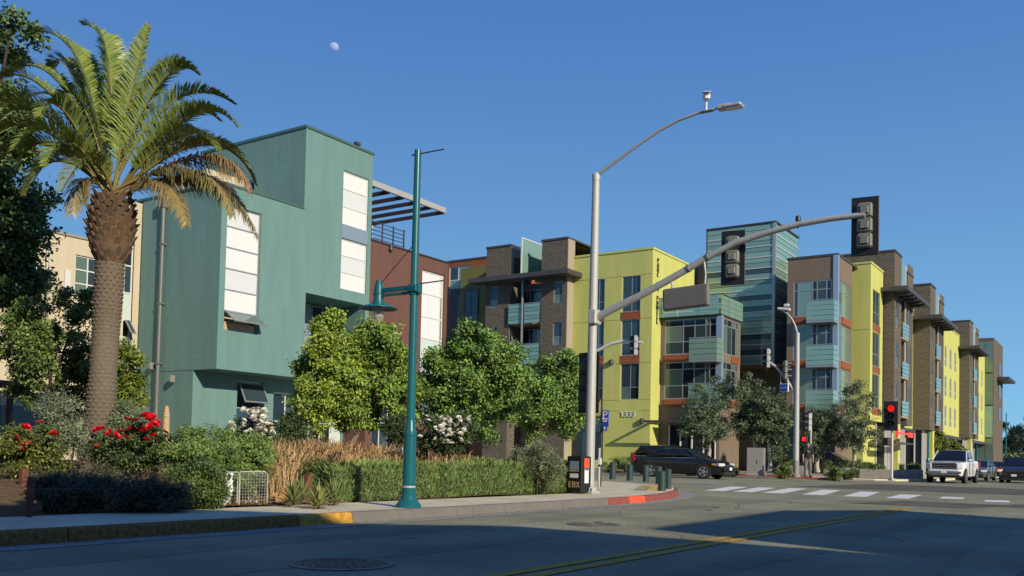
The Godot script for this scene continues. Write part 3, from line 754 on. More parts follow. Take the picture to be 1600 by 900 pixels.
	# cream wing that runs back towards the viewer behind the palm
	var cr := thing("cream_building", "cream stucco wing with blue paned windows behind the palm and trees", "building", P(-36, 0, 16))
	var cm := MB.new(); var X := -35.2
	var a1 := -on_x(197, 400, X).z; var hs := [[a1 - 0.05, 23.3, 4.9, 11.0]]
	var b0 := -on_x(118, 405, X).z; var b1 := -on_x(160, 405, X).z; hs.append([b0, b1, 7.0, 8.7])
	var c0 := -on_x(48, 440, X).z; var c1 := -on_x(68, 440, X).z; hs.append([c0, c1, 6.5, 8.0])
	var top := on_x(130, 374, X).y
	wall(cm, "X", X, 4, 22.4, 0, top, hs, 0.2)
	wall(cm, "X", X, 22.4, 23.6, 0, 11.45, [hs[0]], 0.2)
	shell(cm, -46, X, 0, top, 4, 22.4, "e"); shell(cm, -36.5, X, 0, 11.45, 22.4, 23.62, "e")
	wput(cr, "wall", cm, mats.cream_wall)
	var pent := MB.new(); pent.box(-37.0, -33.6, 11.42, 13.3, 25.6, 27.9); wput(cr, "penthouse", pent, mats.cream_wall)
	window(cr, "X", X, hs[0][0], hs[0][1], hs[0][2], hs[0][3], [], [0.12, 0.24, 0.43, 0.62, 0.81], mats.frame_white, [mats.glass_blue, mats.glass_dark, mats.blind_mint], 0.1, 0.07, [1])
	open_sash(cr, "X", X, hs[0][0] + 0.1, hs[0][1] - 0.1, 6.35, 0.75, 0.7, mats.frame_grey, mats.glass_blue)
	open_sash(cr, "X", X, hs[0][0] + 0.1, hs[0][1] - 0.1, 5.6, 0.75, 0.5, mats.frame_grey, mats.glass_blue)
	window(cr, "X", X, hs[1][0], hs[1][1], 7.0, 8.7, [0.5], [0.33, 0.66], mats.frame_white, [mats.glass_mint, mats.glass_blue], 0.1, 0.06)
	window(cr, "X", X, hs[2][0], hs[2][1], 6.5, 8.0, [0.5], [0.5], mats.frame_white, [mats.glass_blue], 0.1, 0.06)
	var cpp := MB.new(); cpp.box(-35.45, -35.14, top, top + 0.1, 4, 22.4); wput(cr, "coping", cpp, mats.planter)
	var p2 := on_x(74, 410, X + 0.08); var pp := MB.new(); pp.tube([Vector3(p2.x, 0.1, p2.z), Vector3(p2.x, top - 0.3, p2.z)], [0.06, 0.06], 8); wput(cr, "rain_pipe", pp, mats.steel_light)
	var sg := on_x(105, 440, X + 0.06); wbox(cr, "wall_sign", mats.frame_white, X, X + 0.1, sg.y - 0.45, sg.y + 0.45, -sg.z - 0.12, -sg.z + 0.12)
	# low timber gable and dark ground-floor canopy left of the palm
	var gp := thing("entrance_canopy", "dark timber entrance canopy in front of the cream wing", "canopy", P(-31, 0, 13))
	var gm := MB.new(); gm.box(-33.5, -31.0, 3.0, 3.12, 9, 20); wput(gp, "roof", gm, mats.steel_brown)
	for k in 4:
		var mm := MB.new(); mm.box(-31.15, -31.0, 0.3, 3.0, 9.1 + k * 3.5, 9.25 + k * 3.5); wput(gp, "post", mm, mats.steel_brown)
	var dk := MB.new(); dk.box(-35.1, -34.9, 0.2, 3.0, 9, 20); wput(gp, "shopfront", dk, mats.glass_dark)

	# mauve brown block with pergola and tall window
	var b := thing("mauve_building", "mauve brown stucco block with steel pergola, beside the green block", "building", P(-31, 0, 35))
	var bm := MB.new(); var bwn := [36.25, 38.1, 3.0, 10.45]
	wall(bm, "X", -30.05, 32.32, 38.35, 0, 11.12, [bwn, [32.8, 35.8, 0.2, 3.2]], 0.2)
	shell(bm, -41, -30.05, 0, 11.12, 32.32, 38.35, "e")
	wput(b, "wall", bm, mats.mauve_wall)
	var pm := MB.new(); pm.box(-40, -34.0, 11.13, 14.6, 32.4, 35.4); wput(b, "penthouse", pm, mats.mauve_wall)
	window(b, "X", -30.05, bwn[0], bwn[1], bwn[2], bwn[3], [0.88], [0.13, 0.26, 0.39, 0.53, 0.68, 0.84], mats.frame_white, [mats.glass_mint, mats.glass_aqua, mats.glass_blue, mats.glass_mint, mats.blind_mint, mats.glass_aqua, mats.blind_mint, mats.glass_mint, mats.blind, mats.glass_mint, mats.blind, mats.glass_mint, mats.blind, mats.blind_mint], 0.12, 0.08)
	open_sash(b, "X", -30.05, 36.35, 37.8, 4.95, 0.9, 0.45, mats.frame_white, mats.glass_mint)
	window(b, "X", -30.05, 32.8, 35.8, 0.2, 3.2, [0.2, 0.4, 0.6, 0.8], [0.75], mats.frame_white, [mats.glass_dark, mats.glass_deep], 0.12, 0.07)
	var cc := MB.new(); cc.box(-30.3, -30.0, 11.12, 11.2, 32.34, 38.4); wput(b, "coping", cc, mats.steel_brown)
	var fz := MB.new(); fz.box(-30.22, -30.08, 13.78, 14.06, 32.36, 38.1); wput(b, "pergola_fascia", fz, mats.steel_light)
	for k in 6:
		var d := 32.6 + k * 1.08
		wbox(b, "pergola_beam", mats.steel_brown, -35.5, -30.22, 13.74, 13.92, d, d + 0.12)
	var br := MB.new(); br.bar(P(-33.9, 11.8, 34.6), P(-32.6, 13.7, 34.6), 0.08, 0.08); wput(b, "brace", br, mats.steel_brown)
	for k in 5: wbox(b, "railing_bar", mats.steel_dark, -30.22, -30.17, 11.3 + k * 0.2, 11.33 + k * 0.2, 32.5, 34.9)
	for k in 4: wbox(b, "railing_post", mats.steel_dark, -30.24, -30.18, 11.2, 12.2, 32.5 + k * 0.8, 32.55 + k * 0.8)
	for k in 4: wbox(b, "terrace_chair_slat", mats.white_plastic, -30.8, -30.74, 11.45 + k * 0.17, 11.57 + k * 0.17, 32.5, 33.2)
	var fl := on_x(611, 388, -29.95); var fm := MB.new(); fm.lathe(fl, [[0.02, 0.2], [0.06, 0.15], [0.12, -0.1], [0.0, -0.1]], 10); wput(b, "flood_lamp", fm, mats.steel_dark)

# ---------------------------------------------------------------- flats across the street
func slab_roof(t: Node, x0: float, x1: float, d0: float, d1: float, y: float, m: Material) -> void:
	var c := MB.new()
	c.box(x0 - 0.06, x1 + 0.06, y, y + 0.14, d0 - 0.06, d0 + 0.25); c.box(x1 - 0.25, x1 + 0.06, y, y + 0.14, d0 + 0.25, d1)
	wput(t, "coping", c, m)

func canopy(t: Node, x0: float, x1: float, d0: float, d1: float, y: float, hgt: float, m: Material) -> void:
	var c := MB.new(); c.box(x0, x1, y + hgt * 0.4, y + hgt, d0, d1); wput(t, "canopy", c, m)

func build_complex() -> void:
	var FG := mats.frame_grey as Material; var FD := mats.frame_dark as Material; var FW := mats.frame_white as Material
	# set-back corner with orange fascia, teal glazing and dark panels
	var l := thing("glazed_block", "teal glazed block under orange fascia, left of the grey brick towers", "building", P(-47, 0, 64))
	var m := MB.new(); shell(m, -56, -43, 0, 17.45, 62, 74, "s"); wall(m, "D", 62, -56, -43, 0, 17.45, [[-48.45, -46.15, 14.7, 17.05], [-48.4, -46.9, 10.2, 14.2]], 0.25)
	wput(l, "wall", m, mats.orange_panel)
	window(l, "D", 62, -48.45, -46.15, 14.7, 17.05, [0.42], [0.5], FW, [mats.glass_teal, mats.glass_teal, mats.glass_blue], 0.1, 0.08)
	window(l, "D", 62, -48.4, -46.9, 10.2, 14.2, [0.5], [0.3, 0.65], FW, [mats.glass_blue, mats.glass_deep], 0.1, 0.08)
	wbox(l, "dark_panel", mats.dark_wall, -47.7, -46.15, 8, 14.95, 61.2, 61.98)
	wbox(l, "dark_panel_window", mats.glass_blue, -46.75, -46.2, 12.3, 14.4, 61.12, 61.19)
	wbox(l, "olive_panel", mats.olive_wall, -46.1, -43.2, 6, 16.45, 60.6, 61.98)
	window(l, "D", 60.58, -45.6, -44.2, 11.9, 14.6, [0.5], [0.3], FD, [mats.glass_blue, mats.glass_deep], -0.05, 0.07)
	window(l, "D", 60.58, -45.6, -44.2, 8.6, 11.3, [0.5], [0.3], FD, [mats.glass_blue, mats.glass_deep], -0.05, 0.07)
	slab_roof(l, -56, -43, 62, 74, 17.45, mats.steel_dark)

	# twin grey brick piers with balconies between
	var b := thing("brick_tower", "twin grey brick piers with glass fin and balconies beside the chartreuse block", "building", P(-37.7, 0, 60))
	m = MB.new()
	var la := [-40.95, -40.22, 12.35, 13.98]; var lb := [-40.95, -40.22, 9.25, 10.85]; var ra := [-35.22, -34.45, 12.33, 13.88]; var rb := [-35.22, -34.45, 9.22, 10.87]; var rc := [-35.22, -34.45, 6.1, 7.8]
	wall(m, "D", 57.6, -41.35, -39.1, 0, 16.98, [la, lb], 0.2)
	wall(m, "D", 57.6, -36.3, -34.1, 0, 16.98, [ra, rb, rc], 0.2)
	shell(m, -41.35, -39.1, 0, 16.98, 57.6, 60.6, "s"); shell(m, -36.3, -34.1, 0, 16.98, 57.6, 62, "se")
	wput(b, "wall", m, mats.brick)
	wbox(b, "side_wall", mats.tan_wall, -34.1, -34.04, 0, 16.98, 57.62, 58.6)
	var sw := MB.new(); sw.box(-39.12, -39.05, 14.5, 16.9, 57.65, 58.0); sw.box(-39.12, -39.05, 16.2, 16.9, 58.0, 60.0); wput(b, "reveal", sw, mats.tan_wall)
	for w in [la, lb, ra, rb, rc]: window(b, "D", 57.6, w[0], w[1], w[2], w[3], [], [0.35], FG, [mats.glass_mint, mats.glass_blue], 0.1, 0.06)
	var back := MB.new(); back.quad(P(-39.1, 0, 59.4), P(-36.3, 0, 59.4), P(-36.3, 14.3, 59.4), P(-39.1, 14.3, 59.4), Vector3(0, 0, 1)); wput(b, "recess", back, mats.brown_wall)
	wbox(b, "roof_wall", mats.yellow_wall, -38.6, -36.3, 14.6, 16.5, 60.3, 60.6)
	for k in 3:
		var y := 12.45 - k * 3.05
		wbox(b, "balcony_floor", mats.tan_wall, -39.1, -36.3, y - 1.55, y - 1.4, 57.75, 59.4)
		window(b, "D", 59.3, -38.95, -36.45, y - 1.38, y + 1.35, [0.25, 0.5, 0.75], [], FG, [mats.glass_dark, mats.glass_deep, mats.glass_mint, mats.glass_dark], -0.02, 0.06)
		for a in [[-39.08, -37.95], [-37.65, -36.3]]:
			for r in 5: wbox(b, "glass_strip", [mats.glass_aqua, mats.glass_teal][r % 2], a[0], a[1], y - 1.5 + r * 0.29, y - 1.24 + r * 0.29, 57.42, 57.44)
			wbox(b, "rail", FG, a[0], a[1], y - 0.05, y, 57.4, 57.46)
	wbox(b, "post", mats.frame_grey, -37.84, -37.75, 7.6, 14.3, 57.3, 57.44)
	var fin := MB.new(); fin.quad(P(-37.9, 14.5, 57.3), P(-37.9, 17.35, 57.3), P(-37.9, 17.35, 60.4), P(-37.9, 14.5, 60.4), Vector3.RIGHT); fin.quad(P(-37.88, 14.5, 57.3), P(-37.88, 17.35, 57.3), P(-37.88, 17.35, 60.4), P(-37.88, 14.5, 60.4), Vector3.LEFT)
	var f := wput(b, "glass_fin", fin, mats.glass_aqua)
	wbox(f, "fin_frame", FW, -37.94, -37.84, 14.5, 17.4, 57.22, 57.3); wbox(f, "fin_frame", FW, -37.94, -37.84, 17.35, 17.43, 57.3, 60.4); wbox(f, "fin_frame", FW, -37.94, -37.84, 14.5, 17.4, 60.4, 60.5)
	canopy(b, -42.2, -33.3, 56.35, 57.59, 13.95, 0.55, mats.steel_dark); wbox(b, "canopy_return", mats.steel_dark, -34.08, -33.3, 14.17, 14.5, 57.59, 58.45)
	slab_roof(b, -41.35, -39.1, 57.6, 60.6, 16.98, mats.steel_dark); slab_roof(b, -36.3, -34.1, 57.6, 62, 16.98, mats.steel_dark)
	for k in 3:
		var br := MB.new(); br.bar(P(-38.9, 13.2, 57.5), P(-38.4, 14.1, 56.6), 0.06, 0.06)
		if k == 0: wput(b, "bracket", br, mats.steel_dark)

	# chartreuse block with the building's name down its corner
	var y := thing("chartreuse_block", "chartreuse stucco block numbered 1333 with letters stacked down its corner", "building", P(-31, 0, 61))
	m = MB.new(); var hs := []
	for a in [[-32.42, -31.45], [-30.05, -28.6]]:
		for r in 3: hs.append([a[0], a[1], 11.4 - r * 3.12, 13.95 - r * 3.12])
	var low := [-34.0, -31.35, 0.3, 4.0]; hs.append(low)
	wall(m, "D", 58.5, -34.1, -27.68, 0.75, 15.7, hs, 0.2)
	shell(m, -34.1, -27.68, 0.75, 15.7, 58.5, 65.9, "s")
	wput(y, "wall", m, mats.yellow_wall)
	wbox(y, "plinth", mats.yellow_wall, -34.1, -26.6, 0.0, 0.85, 57.3, 58.49)
	for k in 6:
		var h: Array = hs[k]
		window(y, "D", 58.5, h[0], h[1], h[2], h[3], [0.52], [0.34], FG, [mats.glass_mint, mats.glass_dark, mats.glass_blue, mats.glass_deep] if k % 3 == 2 else [mats.glass_blue, mats.glass_deep, mats.glass_deep, mats.glass_blue], 0.1, 0.06)
		if k % 3 < 2: wbox(y, "orange_spandrel", mats.orange_panel, h[0] - 0.03, h[1] + 0.03, h[2] - 0.56, h[2] - 0.005, 58.47, 58.6)
	window(y, "D", 58.5, low[0], low[1], low[2], low[3], [0.33, 0.66], [0.7], FD, [mats.glass_dark, mats.glass_deep], 0.1, 0.08)
	slab_roof(y, -34.1, -27.68, 58.5, 65.9, 15.7, mats.yellow_wall)
	for jy in [13.97, 10.85, 7.73, 5.12, 4.35]:
		for q in [[-34.08, -32.44], [-31.43, -30.07], [-28.58, -27.7]]: wbox(y, "joint", mats.olive_wall, q[0], q[1], jy, jy + 0.022, 58.492, 58.502)
	var word := "PARC ON POWELL"; var ytop := 15.05
	for i in word.length():
		if word[i] == " ": continue
		var t := TextMesh.new(); t.text = word[i]; t.font_size = 46; t.pixel_size = 0.0095; t.depth = 0.05; t.curve_step = 2.0
		var o := put(y, "letter", t, mats.frame_dark, P(-27.62, ytop - i * 0.335, 59.25) - y.position); o.rotation.y = PI / 2
	var num := TextMesh.new(); num.text = "1333"; num.font_size = 56; num.pixel_size = 0.0095; num.depth = 0.05
	put(y, "house_number", num, mats.frame_white, P(-29.4, 4.15, 58.46) - y.position)
	for q in [[1003, 658], [955, 566]]:
		var p := on_d(q[0], q[1], 58.4); var lm := MB.new(); lm.bevbox(p, Basis.IDENTITY, Vector3(0.3, 0.4, 0.3), 0.06); wput(y, "wall_lamp", lm, mats.steel_dark)
	# canopy over the entry, held by rods, casting the slanting shade on the wall
	var cn := MB.new(); cn.box(-27.62, -23.4, 3.5, 3.64, 57.2, 57.32); cn.box(-27.62, -27.5, 3.5, 3.64, 57.32, 59.95); cn.box(-23.52, -23.4, 3.5, 3.64, 57.32, 59.95); wput(y, "entry_canopy", cn, mats.steel_dark)
	wbox(y, "canopy_glass", mats.glass_mint, -26.9, -23.52, 3.58, 3.6, 58.6, 59.95)
	var post := MB.new(); post.tube([P(-23.5, 0.2, 57.3), P(-23.5, 3.5, 57.3)], [0.07, 0.07], 8); wput(y, "post", post, mats.steel_dark)

	# corner bay with wrapped glazing and green glass parapet
	var c := thing("corner_bay", "brown corner bay with wrapped windows, glass balconies and green glass parapet", "building", P(-25.5, 0, 62))
	m = MB.new(); var rows := [[7.95 + 0.42, 10.86], [5.24, 7.86]]; hs = []; var hx := []
	for r in rows: hs.append([-27.36, -23.5, r[0], r[1]]); hx.append([60.3, 63.4, r[0], r[1]])
	wall(m, "D", 60.0, -27.66, -23.2, 0, 10.95, hs, 0.25); wall(m, "X", -23.2, 60.0, 63.8, 0, 10.95, hx, 0.25)
	shell(m, -27.66, -23.2, 0, 10.95, 60, 63.8, "se"); wput(c, "wall", m, mats.brown_wall)
	for k in 2:
		var r: Array = rows[k]
		window(c, "D", 60, -27.36, -23.5, r[0], r[1], [0.36, 0.58, 0.79, 0.87], [0.36, 0.8], FG, [mats.glass_deep, mats.glass_dark, mats.glass_dark, mats.glass_deep, mats.glass_blue, mats.glass_mint, mats.glass_dark, mats.glass_deep], 0.06, 0.08)
		window(c, "X", -23.2, 60.3, 63.4, r[0], r[1], [0.3, 0.6, 0.85], [0.8], FG, [mats.glass_mint, mats.glass_deep, mats.glass_dark], 0.06, 0.08)
		wbox(c, "orange_spandrel", mats.orange_panel, -27.36, -25.1, r[0] - 0.5, r[0] - 0.01, 59.95, 59.999)
		wbox(c, "orange_spandrel", mats.orange_panel, -23.2, -23.14, r[0] - 0.5, r[0] - 0.01, 62.0, 63.4)
		balcony(c, "D", 60.0, -25.05, -23.05, r[0] - 0.55, r[0] + 0.95, 1.1, 4, mats.glass_aqua)
	wbox(c, "corner_column", mats.column_blue, -23.5, -23.1, 4.4, 10.94, 59.9, 60.28)
	var pr := MB.new(); pr.box(-27.7, -23.12, 10.95, 11.05, 59.9, 63.9); var pp := wput(c, "parapet", pr, mats.steel_dark)
	for r in 4:
		for k in 3: wbox(pp, "glass_strip", mats.glass_aqua, -27.75 + k * 1.52, -26.27 + k * 1.52, 11.0 + r * 0.335, 11.31 + r * 0.335, 59.6, 59.63)
		for k in 3: wbox(pp, "glass_strip", mats.glass_aqua, -23.1, -23.07, 11.0 + r * 0.335, 11.31 + r * 0.335, 59.66 + k * 1.42, 61.02 + k * 1.42)
	wbox(pp, "rail", FD, -27.78, -23.05, 12.34, 12.4, 59.58, 59.66); wbox(pp, "rail", FD, -23.12, -23.05, 12.34, 12.4, 59.66, 63.95)
	var ent := MB.new(); wall(ent, "D", 59.97, -27.0, -23.4, 0.2, 3.4); wput(c, "entrance", ent, mats.glass_dark)
	for k in 5: wbox(c, "entrance_mullion", FW, -26.9 + k * 0.85, -26.82 + k * 0.85, 0.2, 3.4, 59.86, 59.96)

	# stair tower of layered green glass
	var g := thing("glass_tower", "tall stair tower clad in horizontal bands of green glass", "building", P(-24, 0, 69))
	m = MB.new(); shell(m, -26.6, -21.6, 7.9, 18.4, 66.12, 72, ""); wput(g, "core", m, mats.glass_deep)
	var dk := MB.new(); dk.quad(P(-26.7, 0, 67.2), P(-20.0, 0, 67.2), P(-20.0, 7.9, 67.2), P(-26.7, 7.9, 67.2), Vector3(0, 0, 1)); dk.quad(P(-26.7, 7.88, 64), P(-20.0, 7.88, 64), P(-20.0, 7.88, 67.2), P(-26.7, 7.88, 67.2), Vector3.DOWN); wput(g, "passage", dk, mats.brown_wall)
	var rg := RandomNumberGenerator.new(); rg.seed = 3
	var nrow := 26
	for k in nrow:
		var y0 := 8.0 + k * 10.5 / nrow; var y1 := y0 + 10.5 / nrow - 0.035
		var gm: Material = mats.glass_aqua if (k % 13) in [0, 1, 6, 7] or k > 22 else ([mats.glass_teal, mats.glass_mint, mats.glass_teal, mats.glass_mint, mats.glass_deep][rg.randi() % 5])
		wbox(g, "glass_band", gm, -26.7, -21.62, y0, y1, 66.0, 66.06)
		wbox(g, "glass_band", mats.glass_aqua if gm != mats.glass_deep else mats.glass_teal, -21.56, -21.5, y0, y1, 66.1, 71.6)
		if k % 2 == 0:
			wbox(g, "band_rail", FW, -26.7, -21.6, y0 - 0.05, y0 - 0.005, 65.94, 66.02); wbox(g, "band_rail", FW, -21.56, -21.44, y0 - 0.05, y0 - 0.005, 66.1, 71.6)
	wbox(g, "corner_post", FG, -21.64, -21.42, 7.9, 18.55, 65.92, 66.1); wbox(g, "corner_post", FD, -26.78, -26.7, 7.9, 18.55, 65.95, 66.1); wbox(g, "corner_post", FW, -21.56, -21.42, 7.9, 16.5, 69.0, 69.12)
	wbox(g, "coping", FD, -26.8, -21.4, 18.5, 18.62, 65.92, 71.7)
	var bw := thing("brown_block", "plain brown stair block behind the chartreuse corner", "building", P(-28, 0, 69)); m = MB.new(); m.box(-30.5, -26.72, 0, 16.1, 66.4, 73); wput(bw, "wall", m, mats.brown_wall); wbox(bw, "coping", mats.steel_dark, -30.56, -26.73, 16.1, 16.22, 66.34, 73.06)

	# brown bay on the right of the tower
	var r2 := thing("brown_bay", "brown stucco bay with stacked glass balconies, right of the glass tower", "building", P(-18.5, 0, 67))
	m = MB.new(); hs = []; hx = []
	for k in 3: hs.append([-19.64, -17.0, 11.2 - k * 3.06, 13.68 - k * 3.06]); hx.append([64.9, 68.2, 11.2 - k * 3.06, 13.68 - k * 3.06])
	wall(m, "D", 64.5, -20.07, -16.63, 0, 15.3, hs, 0.25); wall(m, "X", -16.63, 64.5, 68.5, 0, 15.3, hx, 0.25); shell(m, -20.07, -16.63, 0, 15.3, 64.5, 74, "se"); wput(r2, "wall", m, mats.brown_wall)
	for k in 3:
		var h: Array = hs[k]
		window(r2, "D", 64.5, h[0], h[1], h[2], h[3], [0.12, 0.5, 0.62, 0.86], [0.74], FG, [mats.glass_blue, mats.glass_mint if k > 0 else mats.glass_teal, mats.glass_dark, mats.glass_deep, mats.glass_blue], 0.06, 0.08)
		window(r2, "X", -16.63, 64.9, 68.2, h[2], h[3], [0.3, 0.62], [0.7], FG, [mats.glass_mint, mats.glass_aqua, mats.glass_mint], 0.06, 0.08)
		wbox(r2, "orange_spandrel", mats.orange_panel, -19.62, -18.42, h[2] - 0.52, h[2] - 0.01, 64.44, 64.499)
		wbox(r2, "orange_spandrel", mats.orange_panel, -16.63, -16.57, h[2] - 0.52, h[2] - 0.01, 65.7, 68.2)
		balcony(r2, "D", 64.5, -18.4, -16.55, h[2] - 0.5, h[2] + 0.88, 1.1, 4, mats.glass_aqua)
	wbox(r2, "corner_column", mats.column_blue, -16.9, -16.56, 4.4, 15.32, 64.42, 64.72)
	slab_roof(r2, -20.07, -16.63, 64.5, 74, 15.3, mats.steel_dark)
	wbox(r2, "shopfront", mats.glass_dark, -20.0, -16.7, 0.3, 3.6, 64.42, 64.49)

	# chartreuse strip, then the row of brick towers down the street
	chart_strip(69.9, 73.9, -18.2, -15.65, 15.65, "narrow chartreuse strip between brown bay and first brick tower")
	var towers := [[74.13, 81.42, 17.3], [89.4, 96.7, 17.3], [113.9, 121.5, 17.3]]
	var labels := ["grey brick tower with canopy rising behind the narrow chartreuse strip", "second grey brick tower along the street past the red signal", "third grey brick tower along the street, before the glazed end block"]
	for i in 3: street_tower(towers[i][0], towers[i][1], towers[i][2], labels[i])
	link_block(81.42, 89.4, 15.0, "recessed grey and chartreuse link between first and second brick towers", -16.3)
	link_block(96.7, 113.9, 15.6, "long chartreuse link with white framed windows after second brick tower")
	link_block(121.5, 136.2, 15.6, "far chartreuse link after third brick tower")
	var e := thing("end_block", "green glazed end block at the far end of the row", "building", P(-19, 0, 141)); m = MB.new(); m.box(-24, -14.9, 0, 18.1, 136.2, 147); wput(e, "wall", m, mats.brick)
	for k in 4:
		for j in 6: wbox(e, "glass_panel", mats.glass_mint if (k + j) % 3 else mats.glass_aqua, -20.5 + j * 0.93, -19.62 + j * 0.93, 0.6 + k * 4.3, 4.7 + k * 4.3, 136.0, 136.19)
	canopy(e, -16, -13.4, 140, 148, 12.6, 0.6, mats.steel_dark)
	for k in 3: wbox(e, "window", mats.glass_blue, -14.9, -14.84, 13.6 - k * 3.1, 15.4 - k * 3.1, 142, 144)

func chart_strip(d0: float, d1: float, x0: float, x1: float, top: float, label: String) -> void:
	var t := thing("chartreuse_strip", label, "building", P((x0 + x1) / 2, 0, (d0 + d1) / 2)); var m := MB.new(); var hx := []
	for k in 3: hx.append([d0 + 0.7, d1 - 0.9, 11.35 - k * 3.1, 13.9 - k * 3.1])
	wall(m, "X", x1, d0, d1, 4.2, top, hx, 0.2); shell(m, x0, x1, 4.2, top, d0, d1, "e"); m.box(x0 + 0.6, x1 - 0.5, 0, 4.2, d0 + 0.3, d1); wput(t, "wall", m, mats.yellow_wall)
	for h in hx:
		window(t, "X", x1, h[0], h[1], h[2], h[3], [0.5], [0.35], mats.frame_grey, [mats.glass_blue, mats.glass_deep], 0.08, 0.07)
		wbox(t, "orange_spandrel", mats.orange_panel, x1 - 0.02, x1 + 0.03, h[2] - 0.5, h[2] - 0.01, h[0], h[1])
	slab_roof(t, x0, x1, d0, d1, top, mats.yellow_wall)
	wbox(t, "joint", mats.olive_wall, x0, x1 + 0.01, 10.8, 10.83, d0 - 0.01, d0 + 0.02)

func street_tower(d0: float, d1: float, top: float, label: String) -> void:
	var t := thing("street_tower", label, "building", P(-18, 0, (d0 + d1) / 2), "brick towers along the street"); var X := -14.87
	var s0 := d0 + (d1 - d0) * 0.36; var s1 := d0 + (d1 - d0) * 0.68
	var m := MB.new(); var hx := []
	for k in 3:
		hx.append([d0 + 0.7, d0 + 1.7, 11.6 - k * 3.1, 13.6 - k * 3.1]); hx.append([s1 + 0.6, s1 + 1.6, 11.6 - k * 3.1, 13.6 - k * 3.1])
	var ha := []; var hb := []
	for i in hx.size(): (ha if i % 2 == 0 else hb).append(hx[i])
	wall(m, "X", X, d0, s0, 4.2, top, ha, 0.2); wall(m, "X", X, s1, d1, 4.2, top, hb, 0.2)
	shell(m, -22.5, X, 4.2, top, d0, s0, "e"); shell(m, -22.5, X, 4.2, top - 0.8, s1, d1, "e"); m.quad(P(X, 4.2, s0), P(X - 1.2, 4.2, s0), P(X - 1.2, top, s0), P(X, top, s0), Vector3(0, 0, -1))
	wput(t, "wall", m, mats.brick)
	for h in hx: window(t, "X", X, h[0], h[1], h[2], h[3], [], [0.35], mats.frame_grey, [mats.glass_mint, mats.glass_blue], 0.08, 0.08)
	wbox(t, "recess", mats.brick, X - 1.6, X - 1.2, 4.2, 14, s0, s1)
	for k in 3:
		var y := 12.4 - k * 3.1
		wbox(t, "balcony_glazing", mats.glass_teal, X - 1.2, X - 1.1, y - 1.3, y + 1.3, s0 + 0.1, s1 - 0.1)
		wbox(t, "balcony_floor", mats.tan_wall, X - 1.2, X + 0.1, y - 1.5, y - 1.36, s0 + 0.02, s1 - 0.02)
		for r in 4: wbox(t, "glass_strip", mats.glass_aqua, X + 0.1, X + 0.13, y - 1.35 + r * 0.3, y - 1.09 + r * 0.3, s0, s1)
	wbox(t, "glass_screen", mats.glass_aqua, X - 0.1, X - 0.06, 14.3, top - 0.4, s0 + 0.1, s0 + (s1 - s0) * 0.8); wbox(t, "screen_post", mats.frame_white, X - 0.12, X - 0.02, 6, top - 0.3, s0 + (s1 - s0) * 0.8, s0 + (s1 - s0) * 0.8 + 0.1)
	canopy(t, -16.9, X + 1.15, d0 - 1.1, d1 + 0.9, 13.9, 0.5, mats.steel_dark)
	for k in 5: wbox(t, "canopy_rib", mats.steel_dark, X + 0.02, X + 1.1, 13.9, 14.09, d0 + 0.2 + k * 1.5, d0 + 0.35 + k * 1.5)
	slab_roof(t, -22.5, X, d0, s0, top, mats.steel_dark); slab_roof(t, -20, X, s1, d1, top - 0.8, mats.steel_dark)
	# shop level behind white mullions, with a chartreuse pier
	wbox(t, "shopfront", mats.glass_dark, -20, X - 0.7, 0.2, 4.2, d0 + 0.2, d1 - 0.1)
	for k in 9: wbox(t, "mullion", mats.frame_white, X - 0.7, X - 0.55, 0.2, 4.2, d0 + 0.3 + k * (d1 - d0 - 0.6) / 8, d0 + 0.4 + k * (d1 - d0 - 0.6) / 8)
	for k in 4: wbox(t, "mullion", mats.frame_white, -18.6 + k * 0.8, -18.5 + k * 0.8, 0.2, 4.2, d0 + 0.08, d0 + 0.2)
	wbox(t, "pier", mats.yellow_wall, X - 1.0, X - 0.1, 0.15, 4.19, d0 + 2.2, d0 + 3.1)

func link_block(d0: float, d1: float, top: float, label: String, X := -15.9) -> void:
	var t := thing("link_block", label, "building", P(-18, 0, (d0 + d1) / 2), "links between the brick towers"); var m := MB.new(); var hx := []
	var n := int((d1 - d0) / 3.2)
	for i in n:
		for k in 3: hx.append([d0 + 0.9 + i * (d1 - d0 - 1.2) / n, d0 + 2.3 + i * (d1 - d0 - 1.2) / n, 11.3 - k * 3.1, 13.5 - k * 3.1])
	wall(m, "X", X, d0, d1, 4.2, top, hx, 0.2); shell(m, -22, X, 0.2, top, d0, d1, "esn"); wput(t, "wall", m, mats.yellow_wall)
	for h in hx: window(t, "X", X, h[0], h[1], h[2], h[3], [0.5], [0.35], mats.frame_white, [mats.glass_mint, mats.glass_blue], 0.06, 0.08)
	wbox(t, "coping", mats.yellow_wall, X - 0.2, X + 0.06, top, top + 0.12, d0, d1)
	wbox(t, "shopfront", mats.glass_dark, X - 1.2, X - 1.0, 0.2, 4.2, d0, d1); wbox(t, "fascia", mats.steel_dark, X - 1.0, X + 0.3, 3.9, 4.19, d0 + 0.1, d1 - 0.1)
	for k in n * 3: wbox(t, "mullion", mats.frame_white, X - 1.0, X - 0.9, 0.2, 3.9, d0 + 0.4 + k * 1.05, d0 + 0.5 + k * 1.05)

# ---------------------------------------------------------------- plants
func leaf(mb: MB, p: Vector3, dir: Vector3, nrm: Vector3, l: float, w: float, col: Color) -> void:
	var s := dir.cross(nrm).normalized() * w * 0.5
	var up := nrm.normalized()
	var k := mb.v.size()
	mb.v.append_array([p, p + dir * l * 0.45 + s + up * l * 0.06, p + dir * l, p + dir * l * 0.45 - s + up * l * 0.06])
	mb.n.append_array([up, up, up, up]); mb.c.append_array([col, col, col, col])
	mb.ix.append_array([k, k + 2, k + 1, k, k + 3, k + 2])

